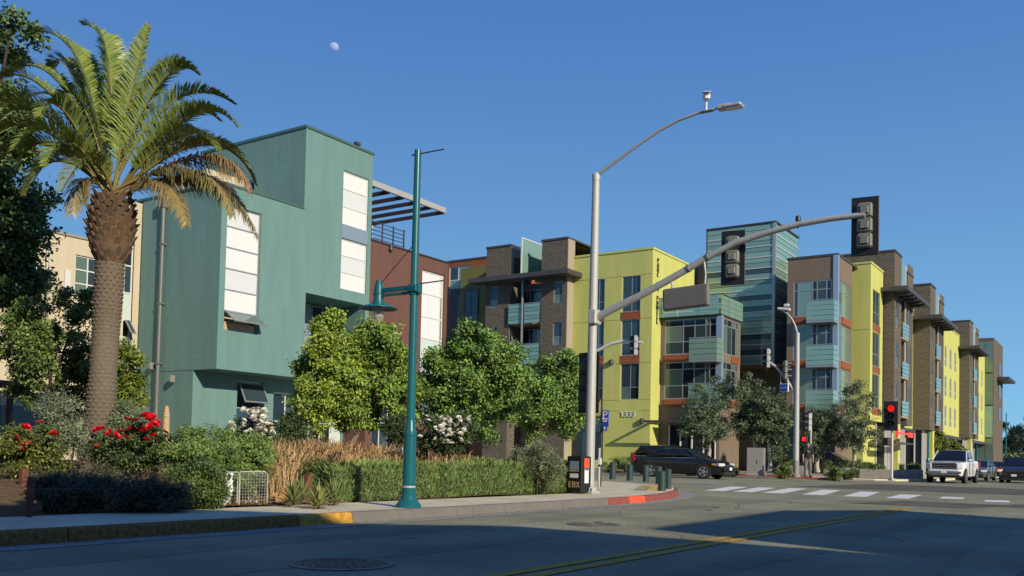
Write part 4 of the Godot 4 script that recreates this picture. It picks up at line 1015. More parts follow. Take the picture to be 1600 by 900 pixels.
func rdir(rg: RandomNumberGenerator) -> Vector3:
	var z := rg.randf_range(-1, 1); var a := rg.randf() * TAU; var r := sqrt(1 - z * z)
	return Vector3(r * cos(a), z, r * sin(a))

# blobs: [centre, radii]; leaves grow in clumps through the volume, denser near its surface
func crown(rg: RandomNumberGenerator, blobs: Array, clumps: int, per: int, csize: float, lsize: float, ca: Color, cb: Color, slim := 0.55, hang := 0.0, gather := 8.0) -> MB:
	var mb := MB.new(); mb.tint = true
	var tot := 0.0; var cum := []
	for b in blobs: tot += b[1].x * b[1].y + b[1].z * b[1].y; cum.append(tot)
	# boughs first: clumps gather round them, so that the outline is ragged and gaps stay open
	var boughs := []
	for i in maxi(6, int(clumps / gather)):
		var q := rg.randf() * tot; var bi := 0
		while cum[bi] < q: bi += 1
		var u := rdir(rg); boughs.append([blobs[bi][0] + u * blobs[bi][1] * pow(rg.randf(), 0.4) * rg.randf_range(0.85, 1.08), u, (blobs[bi][1].x + blobs[bi][1].y) * 0.5])
	for i in clumps:
		var bo: Array = boughs[i % boughs.size()]
		var u: Vector3 = bo[1]
		var p: Vector3 = bo[0] + rdir(rg) * (0.08 + 0.17 * bo[2] * minf(1.0, gather / 6.0)) * sqrt(rg.randf())
		var tone := ca.lerp(cb, rg.randf()); var lum := rg.randf_range(0.75, 1.25)
		tone = Color(tone.r * lum * 1.32, tone.g * lum * 1.42, tone.b * lum * 1.6)
		var cs := csize * rg.randf_range(0.6, 1.4)
		for j in per:
			var off := rdir(rg) * cs * sqrt(rg.randf()); off.y *= 0.75
			var nn := (rdir(rg) + Vector3.UP * 0.5 + (u + off / cs) * 0.45).normalized()
			var dr := rdir(rg) + u * 0.5 - Vector3.UP * hang; dr = (dr - nn * dr.dot(nn)).normalized()
			var f := rg.randf_range(0.85, 1.15)
			leaf(mb, p + off, dr, nn, lsize * rg.randf_range(0.7, 1.3), lsize * slim, Color(tone.r * f, tone.g * f, tone.b * f))
	return mb

func blob_px(list: Array, z: float, deep := 1.0) -> Array:
	var out := []
	for q in list:
		var rx: float = q[2] * z / FOC; var ry: float = q[3] * z / FOC
		var dz: float = q[4] if q.size() > 4 else 0.0
		out.append([at_depth(q[0], q[1], z + dz), Vector3(rx, ry, rx * deep)])
	return out

func branchy(parent: Node, rg: RandomNumberGenerator, foot: Vector3, top: Vector3, r0: float, blobs: Array, m: Material, twigs := 7) -> void:
	var tr := MB.new(); var pts := []; var rad := []
	for i in 6:
		var f := i / 5.0
		pts.append(foot.lerp(top, f) + Vector3(sin(f * 5.0 + foot.x) * 0.05, 0, cos(f * 4.0 + foot.z) * 0.05) * (1.0 if i > 0 else 0.0)); rad.append(lerpf(r0, r0 * 0.6, f) * (1.25 if i == 0 else 1.0))
	tr.tube(pts, rad, 9)
	wput(parent, "trunk", tr, m)
	for k in twigs:
		var b: Array = blobs[k % blobs.size()]
		var tip: Vector3 = b[0] + rdir(rg) * b[1] * 0.7
		var mid := top.lerp(tip, 0.5) + Vector3(0, 0.15, 0)
		var lm := MB.new(); lm.tube([top - Vector3(0, 0.08, 0), mid, tip], [r0 * 0.5, r0 * 0.3, r0 * 0.1], 6)
		wput(parent, "limb", lm, m)

func tree(called: String, label: String, group: String, foot: Vector3, fork: Vector3, r0: float, blobs: Array, clumps: int, per: int, csize: float, lsize: float, ca: Color, cb: Color, bark: Material, sd: int, slim := 0.55, hang := 0.0, twigs := 7, gather := 8.0) -> Node3D:
	var rg := RandomNumberGenerator.new(); rg.seed = sd
	var t := thing(called, label, "tree", foot, group)
	branchy(t, rg, foot, fork, r0, blobs, bark, twigs)
	wput(t, "crown", crown(rg, blobs, clumps, per, csize, lsize, ca, cb, slim, hang, gather), leaf_mat("leaf"))
	return t

func shrub(called: String, label: String, category: String, blobs: Array, clumps: int, per: int, csize: float, lsize: float, ca: Color, cb: Color, sd: int, slim := 0.5, group := "") -> Node3D:
	var rg := RandomNumberGenerator.new(); rg.seed = sd
	var c: Vector3 = blobs[0][0]; var g := Vector3(c.x, bed(c.x, -c.z), c.z)
	var t := thing(called, label, category, g, group)
	wput(t, "foliage", crown(rg, blobs, clumps, per, csize, lsize, ca, cb, slim, 0.0, 1.6), leaf_mat("leaf"))
	var st := MB.new()
	for k in 7:
		var b: Array = blobs[k % blobs.size()]; var o: Vector3 = b[0]; var tip: Vector3 = o + rdir(rg) * b[1] * 0.6
		st.tube([Vector3(lerpf(c.x, o.x, 0.7) + rg.randf_range(-0.1, 0.1), g.y - 0.03, lerpf(c.z, o.z, 0.7)), o.lerp(tip, 0.3) - Vector3(0, b[1].y * 0.3, 0), tip], [0.02, 0.014, 0.005], 5)
	wput(t, "stems", st, mats.bark_dark)
	return t

func flower_mesh(col: Color, sd: int) -> ArrayMesh:
	var rg := RandomNumberGenerator.new(); rg.seed = sd
	var mb := MB.new(); mb.tint = true
	for ring in 4:
		for k in 7:
			var a := TAU * (k + ring * 0.5) / 7 + rg.randf() * 0.2; var tilt := lerpf(0.35, 1.25, ring / 3.0)
			var o := Vector3(cos(a), 0, sin(a)); var dr := (o * cos(tilt) + Vector3.UP * sin(tilt)).normalized(); var nn := (Vector3.UP * cos(tilt) - o * sin(tilt)).normalized()
			var f := rg.randf_range(0.8, 1.2)
			leaf(mb, o * 0.004, dr, nn, lerpf(0.062, 0.034, ring / 3.0), 0.05, Color(col.r * f, col.g * f, col.b * f))
	return mb.mesh()

func flowers(t: Node3D, fm: ArrayMesh, spots: Array, sd: int, big := 1.0) -> void:
	var rg := RandomNumberGenerator.new(); rg.seed = sd
	for p in spots:
		var o := put(t, "flower", fm, leaf_mat("petal", 0.5, 0.3), p - t.position)
		o.rotation = Vector3(rg.randf_range(-0.2, 0.9), rg.randf() * TAU, rg.randf_range(-0.9, 0.2)); o.scale = Vector3.ONE * big * rg.randf_range(0.8, 1.25)

func rosette(label: String, at: Vector3, n: int, l: float, ca: Color, cb: Color, sd: int, group: String) -> void:
	var rg := RandomNumberGenerator.new(); rg.seed = sd
	var t := thing("yucca_plant", label, "plant", at, group)
	for i in n:
		var f := float(i) / n; var a := i * 2.4; var el := lerpf(0.15, 1.45, f) + rg.randf_range(-0.1, 0.1)
		var o := Vector3(cos(a), 0, sin(a)); var dr := o * cos(el) + Vector3.UP * sin(el); var s := o.cross(Vector3.UP) * 0.018
		var mb := MB.new(); mb.tint = true; var ll := l * rg.randf_range(0.75, 1.1)
		var col := ca.lerp(cb, rg.randf()); if f < 0.22: col = Color(0.30, 0.20, 0.10)
		mb.col = col
		var b0 := Vector3(0, 0.04 + f * 0.08, 0); var m1 := b0 + dr * ll * 0.5 + Vector3(0, 0.01, 0); var tip := b0 + dr * ll - Vector3(0, 0.05 * (1 - f), 0)
		var kx := Vector3(0, 0.008, 0) - o * 0.004
		mb.quad(b0 - s * 0.8, b0 + kx, m1 + kx, m1 - s); mb.quad(b0 + kx, b0 + s * 0.8, m1 + s, m1 + kx); mb.tri(m1 - s, m1 + kx, tip); mb.tri(m1 + kx, m1 + s, tip)
		put(t, "leaf", mb.mesh(), leaf_mat("sword", 0.5, 0.15))

func frond(t: Node3D, base: Vector3, ctrl: Vector3, tip: Vector3, ca: Color, cb: Color, dead: float, rg: RandomNumberGenerator) -> void:
	var mb := MB.new(); mb.tint = true
	var pts := []; var rad := []
	for i in 15:
		var f := i / 14.0
		pts.append(base.bezier_interpolate(base.lerp(ctrl, 0.667), tip.lerp(ctrl, 0.667), tip, f)); rad.append(lerpf(0.030, 0.005, f))
	mb.col = Color(0.20, 0.17, 0.05) if dead < 0.5 else Color(0.30, 0.19, 0.09)
	mb.tube(pts, rad, 6)
	var ln := 0.0
	for i in 14: ln += (pts[i + 1] - pts[i]).length()
	var n := int(ln * 38)
	for i in n:
		var f := 0.16 + 0.84 * float(i) / n
		var x := f * 14.0; var k := mini(int(x), 13); var p: Vector3 = pts[k].lerp(pts[k + 1], x - k)
		var tg: Vector3 = (pts[k + 1] - pts[k]).normalized()
		var sd := tg.cross(Vector3.UP).normalized(); var up := sd.cross(tg).normalized()
		var len := 0.44 * sin(clampf(pow((f - 0.1) / 0.92, 0.7), 0, 1) * PI * 0.93 + 0.12) * rg.randf_range(0.85, 1.12) + 0.05
		for s in [-1.0, 1.0]:
			var fold := rg.randf_range(0.25, 0.6) if dead < 0.5 else rg.randf_range(-0.5, 0.1)
			var dr: Vector3 = (sd * s * rg.randf_range(0.75, 0.95) + tg * rg.randf_range(0.55, 0.8) + up * fold).normalized()
			var md := p + dr * len * 0.55; var tp: Vector3 = p + dr * len + Vector3.DOWN * len * (0.16 + 0.5 * dead) * rg.randf_range(0.5, 1.3)
			var w: Vector3 = dr.cross(up).normalized() * 0.016
			var col := ca.lerp(cb, rg.randf())
			mb.col = col
			var q := mb.v.size(); var nn: Vector3 = w.cross(dr).normalized()
			var flip := nn.y < 0
			if flip: nn = -nn
			mb.v.append_array([p - w * 0.5, p + w * 0.5, md + w, md - w, tp]); mb.n.append_array([nn, nn, nn, nn, nn]); mb.c.append_array([col, col, col, col, col])
			mb.ix.append_array([q, q + 1, q + 2, q, q + 2, q + 3, q + 3, q + 2, q + 4] if flip else [q, q + 2, q + 1, q, q + 3, q + 2, q + 3, q + 4, q + 2])
	wput(t, "frond", mb, leaf_mat("palm", 0.42, 0.42))

func build_palm() -> void:
	var Z := 19.0; var rg := RandomNumberGenerator.new(); rg.seed = 11
	var foot := at_depth(153, 705, Z); foot.y = bed(foot.x, -foot.z)
	var neck := at_depth(172, 412, Z); var head := at_depth(176, 308, Z)
	var t := thing("palm_tree", "tall date palm with shaggy brown bulb under its fronds", "tree", foot)
	var u := Z / FOC
	# trunk of overlapping leaf scars: each course is a ring of small wedges
	var tr := MB.new(); var rows := 52; var around := 15
	var core := MB.new(); core.tube([foot - Vector3(0, 0.1, 0), foot.lerp(neck, 0.5), neck], [23 * u, 20 * u, 19.5 * u], 20)
	wput(t, "trunk", core, mats.palm_bark)
	for i in rows:
		var f := (i + 0.5) / rows; var c := foot.lerp(neck, f); var r := (lerpf(23.0, 19.5, minf(f * 1.6, 1.0)) + 1.2 * sin(f * 9.0)) * u
		for k in around:
			var a := TAU * (k + 0.5 * (i % 2)) / around + rg.randf_range(-0.03, 0.03); var o := Vector3(cos(a), 0, sin(a)); var s := Vector3(-sin(a), 0, cos(a)) * r * TAU / around * 0.66
			var h := (neck.y - foot.y) / rows; var pr := rg.randf_range(0.020, 0.032); var dy := rg.randf_range(-0.006, 0.006)
			var top := c + o * (r + pr) + Vector3(0, h * 0.55 + dy, 0); var b0 := c + o * (r - 0.012) + Vector3(0, -h * 0.75 + dy, 0); var rt := c + o * (r - 0.02) + Vector3(0, h * 0.62 + dy, 0)
			tr.quad(b0, c + o * (r + pr * 0.4) + s + Vector3(0, h * 0.1 + dy, 0), top, c + o * (r + pr * 0.4) - s + Vector3(0, h * 0.1 + dy, 0), o)
			tr.tri(top, c + o * (r + pr * 0.4) + s + Vector3(0, h * 0.1 + dy, 0), rt + s * 0.6, Vector3.UP); tr.tri(top, c + o * (r + pr * 0.4) - s + Vector3(0, h * 0.1 + dy, 0), rt - s * 0.6, Vector3.UP)
	var sc := wput(t, "leaf_scar", tr, mats.palm_bark); sc.set_meta("kind", "stuff")
	# shaggy bulb of old leaf bases
	var bm := MB.new(); bm.tube([neck, neck.lerp(head, 0.28), neck.lerp(head, 0.6), head], [20 * u, 31 * u, 34 * u, 20 * u], 18); wput(t, "bulb", bm, mats.palm_boot)
	for i in 150:
		var f := (i + 0.5) / 150.0; var a := i * 2.39996; var o := Vector3(cos(a), 0, sin(a)); var s := Vector3(-sin(a), 0, cos(a))
		var r := (20.0 + 15.0 * sin(clampf(f * 1.05, 0, 1) * PI * 0.82)) * u; var c := neck.lerp(head, f)
		var bt := MB.new(); var p := c + o * (r - 0.02); var tp := p + o * rg.randf_range(0.05, 0.11) + Vector3(0, rg.randf_range(0.06, 0.13), 0); var w := rg.randf_range(0.05, 0.075)
		bt.quad(p - s * w - Vector3(0, 0.06, 0), p + s * w - Vector3(0, 0.06, 0), tp + s * w * 0.55, tp - s * w * 0.55, o)
		bt.quad(tp + s * w * 0.55, tp - s * w * 0.55, c + o * (r - 0.03) - s * w + Vector3(0, 0.05, 0), c + o * (r - 0.03) + s * w + Vector3(0, 0.05, 0), Vector3.UP)
		bt.tri(p - s * w - Vector3(0, 0.06, 0), tp - s * w * 0.55, c + o * (r - 0.03) - s * w + Vector3(0, 0.05, 0), -s); bt.tri(p + s * w - Vector3(0, 0.06, 0), tp + s * w * 0.55, c + o * (r - 0.03) + s * w + Vector3(0, 0.05, 0), s)
		wput(t, "leaf_base", bt, mats.palm_boot)
	var ga := Color(0.125, 0.19, 0.035); var gb := Color(0.28, 0.335, 0.08); var da := Color(0.36, 0.26, 0.13); var db := Color(0.22, 0.145, 0.07)
	var list := [[198, 60, 128, 38, 0.3, 0], [202, 150, 233, 40, -0.3, 0], [222, 80, 304, 108, 0.8, 0], [250, 112, 368, 164, 0.2, 0], [150, 60, 55, 50, 0.4, 0], [118, 62, 78, 108, 1.2, 0], [90, 96, -15, 128, 0.2, 0], [62, 190, 28, 265, -0.5, 0], [62, 132, -8, 200, -0.9, 0], [335, 180, 400, 290, 0.3, 0.3],
		[350, 210, 392, 300, -0.5, 1], [338, 250, 404, 372, -0.2, 0.7], [262, 262, 292, 352, -0.9, 0.8], [122, 262, 112, 335, -0.7, 0.8], [318, 235, 365, 338, -0.8, 0.6], [96, 130, 62, 182, -1.2, 0], [282, 180, 340, 235, -1.2, 0], [88, 220, 38, 306, -0.3, 0.1],
		[150, 96, 108, 72, 1.5, 0], [110, 190, 70, 260, -1.4, 0], [110, 120, 30, 160, 1.7, 0], [300, 210, 372, 240, 1.4, 0.2], [70, 200, -10, 255, 1.2, 0], [320, 250, 385, 330, 1.1, 0.9], [176, 60, 165, 60, 0.9, 0], [140, 140, 92, 150, -0.4, 0], [70, 110, -40, 190, -0.6, 0], [60, 150, -30, 240, -1.0, 0], [90, 170, 20, 235, -1.5, 0], [100, 70, 10, 118, 0.8, 0], [110, 210, 52, 285, -1.0, 0.1], [300, 140, 372, 200, -0.9, 0], [310, 190, 388, 262, -0.4, 0.15], [240, 80, 312, 118, -0.5, 0], [150, 220, 95, 300, -1.6, 0.1],  [270, 150, 345, 190, -0.5, 0]]
	for q in list:
		var k: float = q[5]; var b := head + Vector3(rg.randf_range(-0.12, 0.12), rg.randf_range(-0.14, 0.08), rg.randf_range(-0.12, 0.12))
		var ct := at_depth(q[0] + (q[2] - 176) * 0.06, q[1] - 26, Z + q[4] * 0.55); var tip := at_depth(q[2], q[3], Z + q[4])
		frond(t, b, ct, tip, ga.lerp(da, k), gb.lerp(db, k), k, rg)

func build_trees() -> void:
	var yg := Color(0.15, 0.18, 0.018); var mg := Color(0.062, 0.10, 0.016); var dg := Color(0.038, 0.066, 0.018)
	var gr := "garden trees in front of the studio block"
	var b := blob_px([[505, 600, 52, 75], [520, 535, 45, 45], [485, 640, 35, 35], [545, 565, 40, 60]], 25.0)
	tree("garden_tree", "lime tinted small tree on a pale trunk before the green block", gr, at_depth(486, 700, 25.0), at_depth(500, 640, 25), 0.085, b, 620, 54, 0.22, 0.092, Color(0.24, 0.29, 0.03), Color(0.12, 0.18, 0.03), mats.bark, 31)
	b = blob_px([[590, 600, 55, 70], [600, 535, 42, 48], [560, 640, 40, 38], [625, 640, 35, 35]], 25.6)
	tree("garden_tree", "leafy green tree on a leaning forked trunk behind the teal lamp post", gr, at_depth(545, 700, 25.6), at_depth(570, 655, 25.6), 0.09, b, 660, 54, 0.22, 0.092, Color(0.19, 0.265, 0.035), Color(0.095, 0.155, 0.03), mats.bark, 32)
	b = blob_px([[735, 612, 86, 74], [750, 548, 54, 48], [685, 605, 46, 60], [790, 605, 42, 65], [755, 518, 26, 28]], 26.5)
	tree("garden_tree", "broad dark green tree rising above the clipped hedge", gr, at_depth(735, 712, 26.5), at_depth(735, 670, 26.5), 0.10, b, 1150, 54, 0.24, 0.097, Color(0.165, 0.25, 0.04), Color(0.085, 0.145, 0.03), mats.bark_dark, 33)
	b = blob_px([[865, 622, 52, 62], [880, 585, 36, 42], [835, 640, 38, 48], [900, 640, 24, 48]], 29.0)
	tree("garden_tree", "round green tree beside the signal pole", gr, at_depth(814, 716, 29.0), at_depth(845, 668, 29.0), 0.10, b, 760, 54, 0.24, 0.098, Color(0.15, 0.23, 0.04), Color(0.08, 0.135, 0.03), mats.bark, 34)
	# big tree cut by the picture's left edge, and the dark thicket behind the palm
	b = blob_px([[-18, 62, 70, 46], [-35, 300, 115, 110], [-15, 400, 85, 70], [-40, 180, 80, 80], [15, 440, 70, 50]], 23.0)
	tree("shade_tree", "big dark leaved tree left of the palm", "", at_depth(-70, 715, 23.0), at_depth(-50, 430, 23.0), 0.26, b, 1500, 48, 0.32, 0.13, Color(0.12, 0.17, 0.04), dg, mats.bark_dark, 35)
	b = blob_px([[70, 560, 55, 70], [110, 500, 45, 50], [40, 520, 45, 55], [125, 580, 35, 65], [20, 590, 40, 40]], 21.5)
	tree("thicket_tree", "dark thicket tree between cream wing and palm trunk", "", at_depth(80, 705, 21.5), at_depth(80, 620, 21.5), 0.09, b, 620, 44, 0.2, 0.085, Color(0.15, 0.20, 0.035), dg, mats.bark_dark, 36)
	b = blob_px([[196, 570, 28, 55], [205, 610, 22, 40], [185, 620, 30, 30]], 21.0)
	tree("thicket_tree", "lime leaved young tree right behind the palm trunk", "", at_depth(188, 705, 21.0), at_depth(190, 640, 21.0), 0.05, b, 220, 44, 0.16, 0.08, yg, mg, mats.bark_dark, 37)
	# slim grey-green trees on pale trunks along the far pavement
	var fg := "slender pale trunked trees on the far pavement"; var n := 0
	var lab := ["grey green birch in front of the chartreuse entry canopy", "grey green birch below the glass stair tower", "tall narrow birch beside the grey utility cabinet", "small birch behind the standing pedestrian", "wide grey green birch beside the low planter walls"]
	for q in [[1105, 650, 46, 46, 1128, 612, 22, 28, 1108, 733, 54.0], [1178, 645, 34, 50, 1165, 610, 20, 30, 1180, 735, 56.0], [1205, 650, 32, 46, 1215, 690, 26, 30, 1202, 738, 55.0], [1282, 665, 26, 30, 1270, 690, 26, 24, 1277, 738, 56.0], [1330, 665, 54, 44, 1340, 622, 22, 26, 1335, 738, 55.5]]:
		var z: float = q[10]
		b = blob_px([[q[0], q[1], q[2], q[3]], [q[4], q[5], q[6], q[7]], [q[0] - 12, q[1] + 22, q[2] * 0.7, q[3] * 0.6]], z)
		tree("birch_tree", lab[n], fg, at_depth(q[8], q[9], z), at_depth(lerpf(q[8], q[0], 0.4), q[1] + 30, z), 0.15, b, 330, 40, 0.34, 0.15, Color(0.125, 0.155, 0.065), Color(0.05, 0.07, 0.034), mats.birch, 50 + n, 0.4, 0.5, 7, 4.0)
		n += 1
	# street trees further along, and the dark trees that close the street
	n = 0
	for q in [[1462, 690, 17, 22, 86.0, "young street tree behind the white pickup"], [1488, 700, 13, 14, 98.0, "second young street tree behind the white pickup"], [1540, 700, 15, 14, 130.0, "yellowish street tree before the glazed end block"]]:
		b = blob_px([[q[0], q[1], q[2], q[3]], [q[0] + q[2] * 0.5, q[1] + 6, q[2] * 0.7, q[3] * 0.8]], q[4])
		tree("street_tree", q[5], "", at_depth(q[0], 733, q[4]), at_depth(q[0], q[1] + 8, q[4]), 0.1, b, 130, 36, 0.4, 0.22, Color(0.16, 0.17, 0.02), Color(0.07, 0.09, 0.02), mats.bark_dark, 60 + n); n += 1
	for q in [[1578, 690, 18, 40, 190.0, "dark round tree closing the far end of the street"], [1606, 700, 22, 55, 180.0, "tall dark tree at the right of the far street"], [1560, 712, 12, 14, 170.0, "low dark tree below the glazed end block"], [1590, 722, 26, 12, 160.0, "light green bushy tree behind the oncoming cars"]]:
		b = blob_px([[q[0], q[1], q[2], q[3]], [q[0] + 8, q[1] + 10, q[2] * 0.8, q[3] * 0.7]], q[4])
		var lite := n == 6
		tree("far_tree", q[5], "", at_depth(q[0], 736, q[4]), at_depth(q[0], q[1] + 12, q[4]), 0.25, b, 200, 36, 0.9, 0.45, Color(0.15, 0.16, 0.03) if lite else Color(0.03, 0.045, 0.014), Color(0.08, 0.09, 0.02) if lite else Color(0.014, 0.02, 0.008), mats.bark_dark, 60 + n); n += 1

func spots_px(list: Array, z: float) -> Array:
	var o := []
	for q in list: o.append(at_depth(q[0], q[1], z + (q[2] if q.size() > 2 else 0.0)))
	return o

func build_garden() -> void:
	var rg := RandomNumberGenerator.new(); rg.seed = 77
	var mg := Color(0.062, 0.10, 0.016)
	# roses
	var redm := flower_mesh(Color(0.62, 0.010, 0.022), 1); var whm := flower_mesh(Color(0.80, 0.78, 0.70), 2)
	var t := shrub("rose_bush", "red rose bush in full bloom right of the palm trunk", "rose bush", blob_px([[205, 712, 52, 32], [225, 680, 34, 26], [170, 700, 36, 30], [248, 700, 25, 25]], 15.0), 300, 34, 0.13, 0.055, Color(0.075, 0.10, 0.022), Color(0.02, 0.04, 0.012), 71, 0.6)
	flowers(t, redm, spots_px([[152, 673], [152, 698], [198, 656], [212, 657], [224, 652, -0.3], [229, 650, -0.2], [235, 654, -0.3], [238, 651], [246, 660], [226, 672, -0.3], [218, 672], [204, 672], [190, 676], [181, 682, -0.4], [172, 677], [240, 682, -0.4], [230, 689, -0.4], [258, 676], [222, 664], [210, 667], [196, 684, -0.4], [241, 664, -0.2], [157, 672], [234, 668, -0.3]], 14.75), 5, 1.35)
	t = shrub("rose_bush", "red rose bush with yellowing leaves left of the palm trunk", "rose bush", blob_px([[45, 710, 52, 32], [20, 700, 40, 34], [75, 725, 32, 26], [60, 685, 32, 18]], 15.0), 300, 34, 0.13, 0.055, Color(0.15, 0.15, 0.022), Color(0.035, 0.06, 0.015), 72, 0.6)
	flowers(t, redm, spots_px([[40, 696], [34, 704], [44, 694], [85, 681], [84, 677], [42, 668], [36, 667], [24, 684], [62, 662, 0.6]], 14.6), 6, 1.3)
	t = shrub("rose_bush", "white rose bush in bloom below the green block's lower window", "rose bush", blob_px([[398, 676, 38, 26], [420, 690, 26, 24], [375, 690, 26, 20]], 18.0), 180, 34, 0.13, 0.055, Color(0.07, 0.10, 0.022), Color(0.03, 0.05, 0.015), 73, 0.6)
	var sp := []
	for k in 90: sp.append([398 + rg.randf_range(-1, 1) * 28 * sqrt(rg.randf()) + 4, 661 + rg.randf_range(-22, 24), rg.randf_range(-0.5, 0.1)])
	for k in 6: sp.append([363 + rg.randf_range(-4, 4), 665 + rg.randf_range(-6, 12), -0.2])
	flowers(t, whm, spots_px(sp, 17.7), 7, 1.1)
	t = shrub("rose_bush", "standard white rose on a thin stem behind the hedge", "rose bush", blob_px([[690, 672, 40, 28], [720, 670, 22, 24], [665, 690, 26, 18]], 19.5), 200, 34, 0.13, 0.06, Color(0.06, 0.09, 0.022), Color(0.025, 0.045, 0.015), 74, 0.6)
	sp = []
	for k in 60: sp.append([712 + rg.randf_range(-24, 22), 672 + rg.randf_range(-20, 22), rg.randf_range(-0.4, 0.1)])
	for k in 12: sp.append([668 + rg.randf_range(-15, 20), 662 + rg.randf_range(-12, 30), rg.randf_range(-0.4, 0.1)])
	flowers(t, whm, spots_px(sp, 19.2), 8, 1.0)
	# shrubs
	shrub("round_shrub", "big rounded bright green shrub between red and white roses", "shrub", blob_px([[345, 712, 78, 42], [300, 705, 45, 36], [395, 715, 34, 38], [350, 745, 70, 30]], 14.6), 980, 40, 0.11, 0.055, Color(0.17, 0.235, 0.05), Color(0.085, 0.135, 0.03), 81, 0.35)
	shrub("round_shrub", "dark green mound shrub beside the wire crate", "shrub", blob_px([[318, 752, 34, 36], [290, 760, 36, 30], [335, 770, 16, 20]], 13.0), 460, 38, 0.11, 0.05, Color(0.11, 0.16, 0.03), Color(0.03, 0.05, 0.014), 82, 0.35)
	var gl := "low grey shrubs along the near pavement"
	var ll := ["low lavender shrub beside the dark fence post", "low lavender shrub below the red rose right of the palm", "low lavender shrub next to the dark mound shrub", "low lavender shrub behind the others, below the palm trunk", "low lavender shrub at the bed's open end by the pavement"]; var li := 0
	for q in [[110, 768, 48, 26, 11.8], [195, 770, 48, 28, 12.0], [255, 772, 40, 26, 12.2], [150, 752, 40, 24, 12.6], [75, 760, 30, 26, 11.9]]:
		shrub("low_shrub", ll[li], "shrub", blob_px([[q[0], q[1], q[2], q[3]], [q[0] + 14, q[1] + 8, q[2] * 0.7, q[3] * 0.8]], q[4]), 190, 34, 0.11, 0.06, Color(0.10, 0.095, 0.05), Color(0.05, 0.05, 0.025), 90 + int(q[0]), 0.2, gl); li += 1
	shrub("silver_shrub", "tall silver leaved shrub left of the palm trunk", "shrub", blob_px([[98, 660, 38, 38], [85, 635, 26, 22], [112, 690, 24, 24]], 17.0), 260, 34, 0.14, 0.06, Color(0.19, 0.21, 0.11), Color(0.08, 0.10, 0.05), 84, 0.3)
	shrub("silver_shrub", "silver leaved shrub right behind the palm trunk", "shrub", blob_px([[200, 650, 20, 32], [188, 670, 20, 26]], 18.5), 150, 34, 0.14, 0.06, Color(0.17, 0.20, 0.09), Color(0.07, 0.10, 0.045), 85, 0.3)
	shrub("silver_shrub", "spreading silver grey shrub beside the newspaper rack", "shrub", blob_px([[838, 715, 42, 30], [858, 735, 24, 28], [812, 722, 26, 22]], 20.5), 300, 34, 0.14, 0.06, Color(0.17, 0.18, 0.085), Color(0.06, 0.075, 0.03), 86, 0.3)
	for q in [[700, 690, 28, 20, 22.5, "dark shrub under the standard white rose"], [455, 672, 22, 26, 20.5, "small dark leafed shrub beside the first white rose"], [620, 675, 26, 26, 23.0, "dark shrub behind the brown grasses"]]:
		shrub("small_shrub", q[5], "shrub", blob_px([[q[0], q[1], q[2], q[3]]], q[4]), 120, 34, 0.14, 0.07, Color(0.055, 0.08, 0.022), Color(0.022, 0.035, 0.012), 100 + int(q[0]), 0.45)
	# brown fountain grass: one swaying mass
	var gm := MB.new(); gm.tint = true
	for i in 330:
		# each tuft is a fountain: blades leave its middle and bow outwards
		var z := rg.randf_range(13.6, 21.5); var c0 := at_depth(rg.randf_range(422, 835), 720, z)
		if c0.x > (-11.95 if -c0.z > 11.0 else -11.45) or (-c0.z > 18.8 and c0.x > -12.5): continue
		var tall := rg.randf_range(0.62, 0.98); var tone := rg.randf()
		for j in 135:
			var a := rg.randf() * TAU; var o := Vector3(cos(a), 0, sin(a)); var p := c0 + o * rg.randf() * 0.14; p.y = bed(p.x, -p.z)
			var hgt := tall * rg.randf_range(0.55, 1.0); var ln := hgt * rg.randf_range(0.10, 0.85)
			var c := Color(0.40, 0.215, 0.095).lerp(Color(0.55, 0.40, 0.22), clampf(tone * 0.6 + rg.randf() * 0.5, 0, 1)) if rg.randf() < 0.93 else Color(0.17, 0.20, 0.06)
			var s := o.cross(Vector3.UP) * 0.0035; var m1 := p + Vector3(0, hgt * 0.66, 0) + o * ln * 0.30; var m2 := p + Vector3(0, hgt * 0.93, 0) + o * ln * 0.68; var tp := p + Vector3(0, hgt * rg.randf_range(0.78, 1.02), 0) + o * ln * 1.1
			var nn := (o + Vector3.UP * 0.5).normalized(); var k := gm.v.size(); var fat := 2.4 if rg.randf() < 0.35 else 0.8
			gm.v.append_array([p - s, p + s, m1 + s, m1 - s, m2 + s * fat, m2 - s * fat, tp]); gm.n.append_array([nn, nn, nn, nn, nn, nn, nn]); gm.c.append_array([c, c, c, c, c, c, c])
			gm.ix.append_array([k, k + 1, k + 2, k, k + 2, k + 3, k + 3, k + 2, k + 4, k + 3, k + 4, k + 5, k + 5, k + 4, k + 6])
	var g := put(self, "fountain_grass", gm.mesh(), leaf_mat("grass", 0.8, 0.3)); tag(g, "mass of coppery brown fountain grass behind the hedge", "grass"); g.set_meta("kind", "stuff")
	# clipped hedge: dense core of twigs, upright sprigs all over it
	var h := thing("clipped_hedge", "long clipped rosemary hedge along the pavement behind the teal lamp post", "hedge", P(-11.6, 0.15, 14.8))
	var core := MB.new(); core.bevbox(P(-11.5, 0.36, 15.2), Basis.IDENTITY, Vector3(0.7, 0.54, 7.7), 0.12); wput(h, "twigs", core, mats.bark)
	var hm := MB.new(); hm.tint = true
	var hz := FastNoiseLite.new(); hz.frequency = 0.02; hz.seed = 12
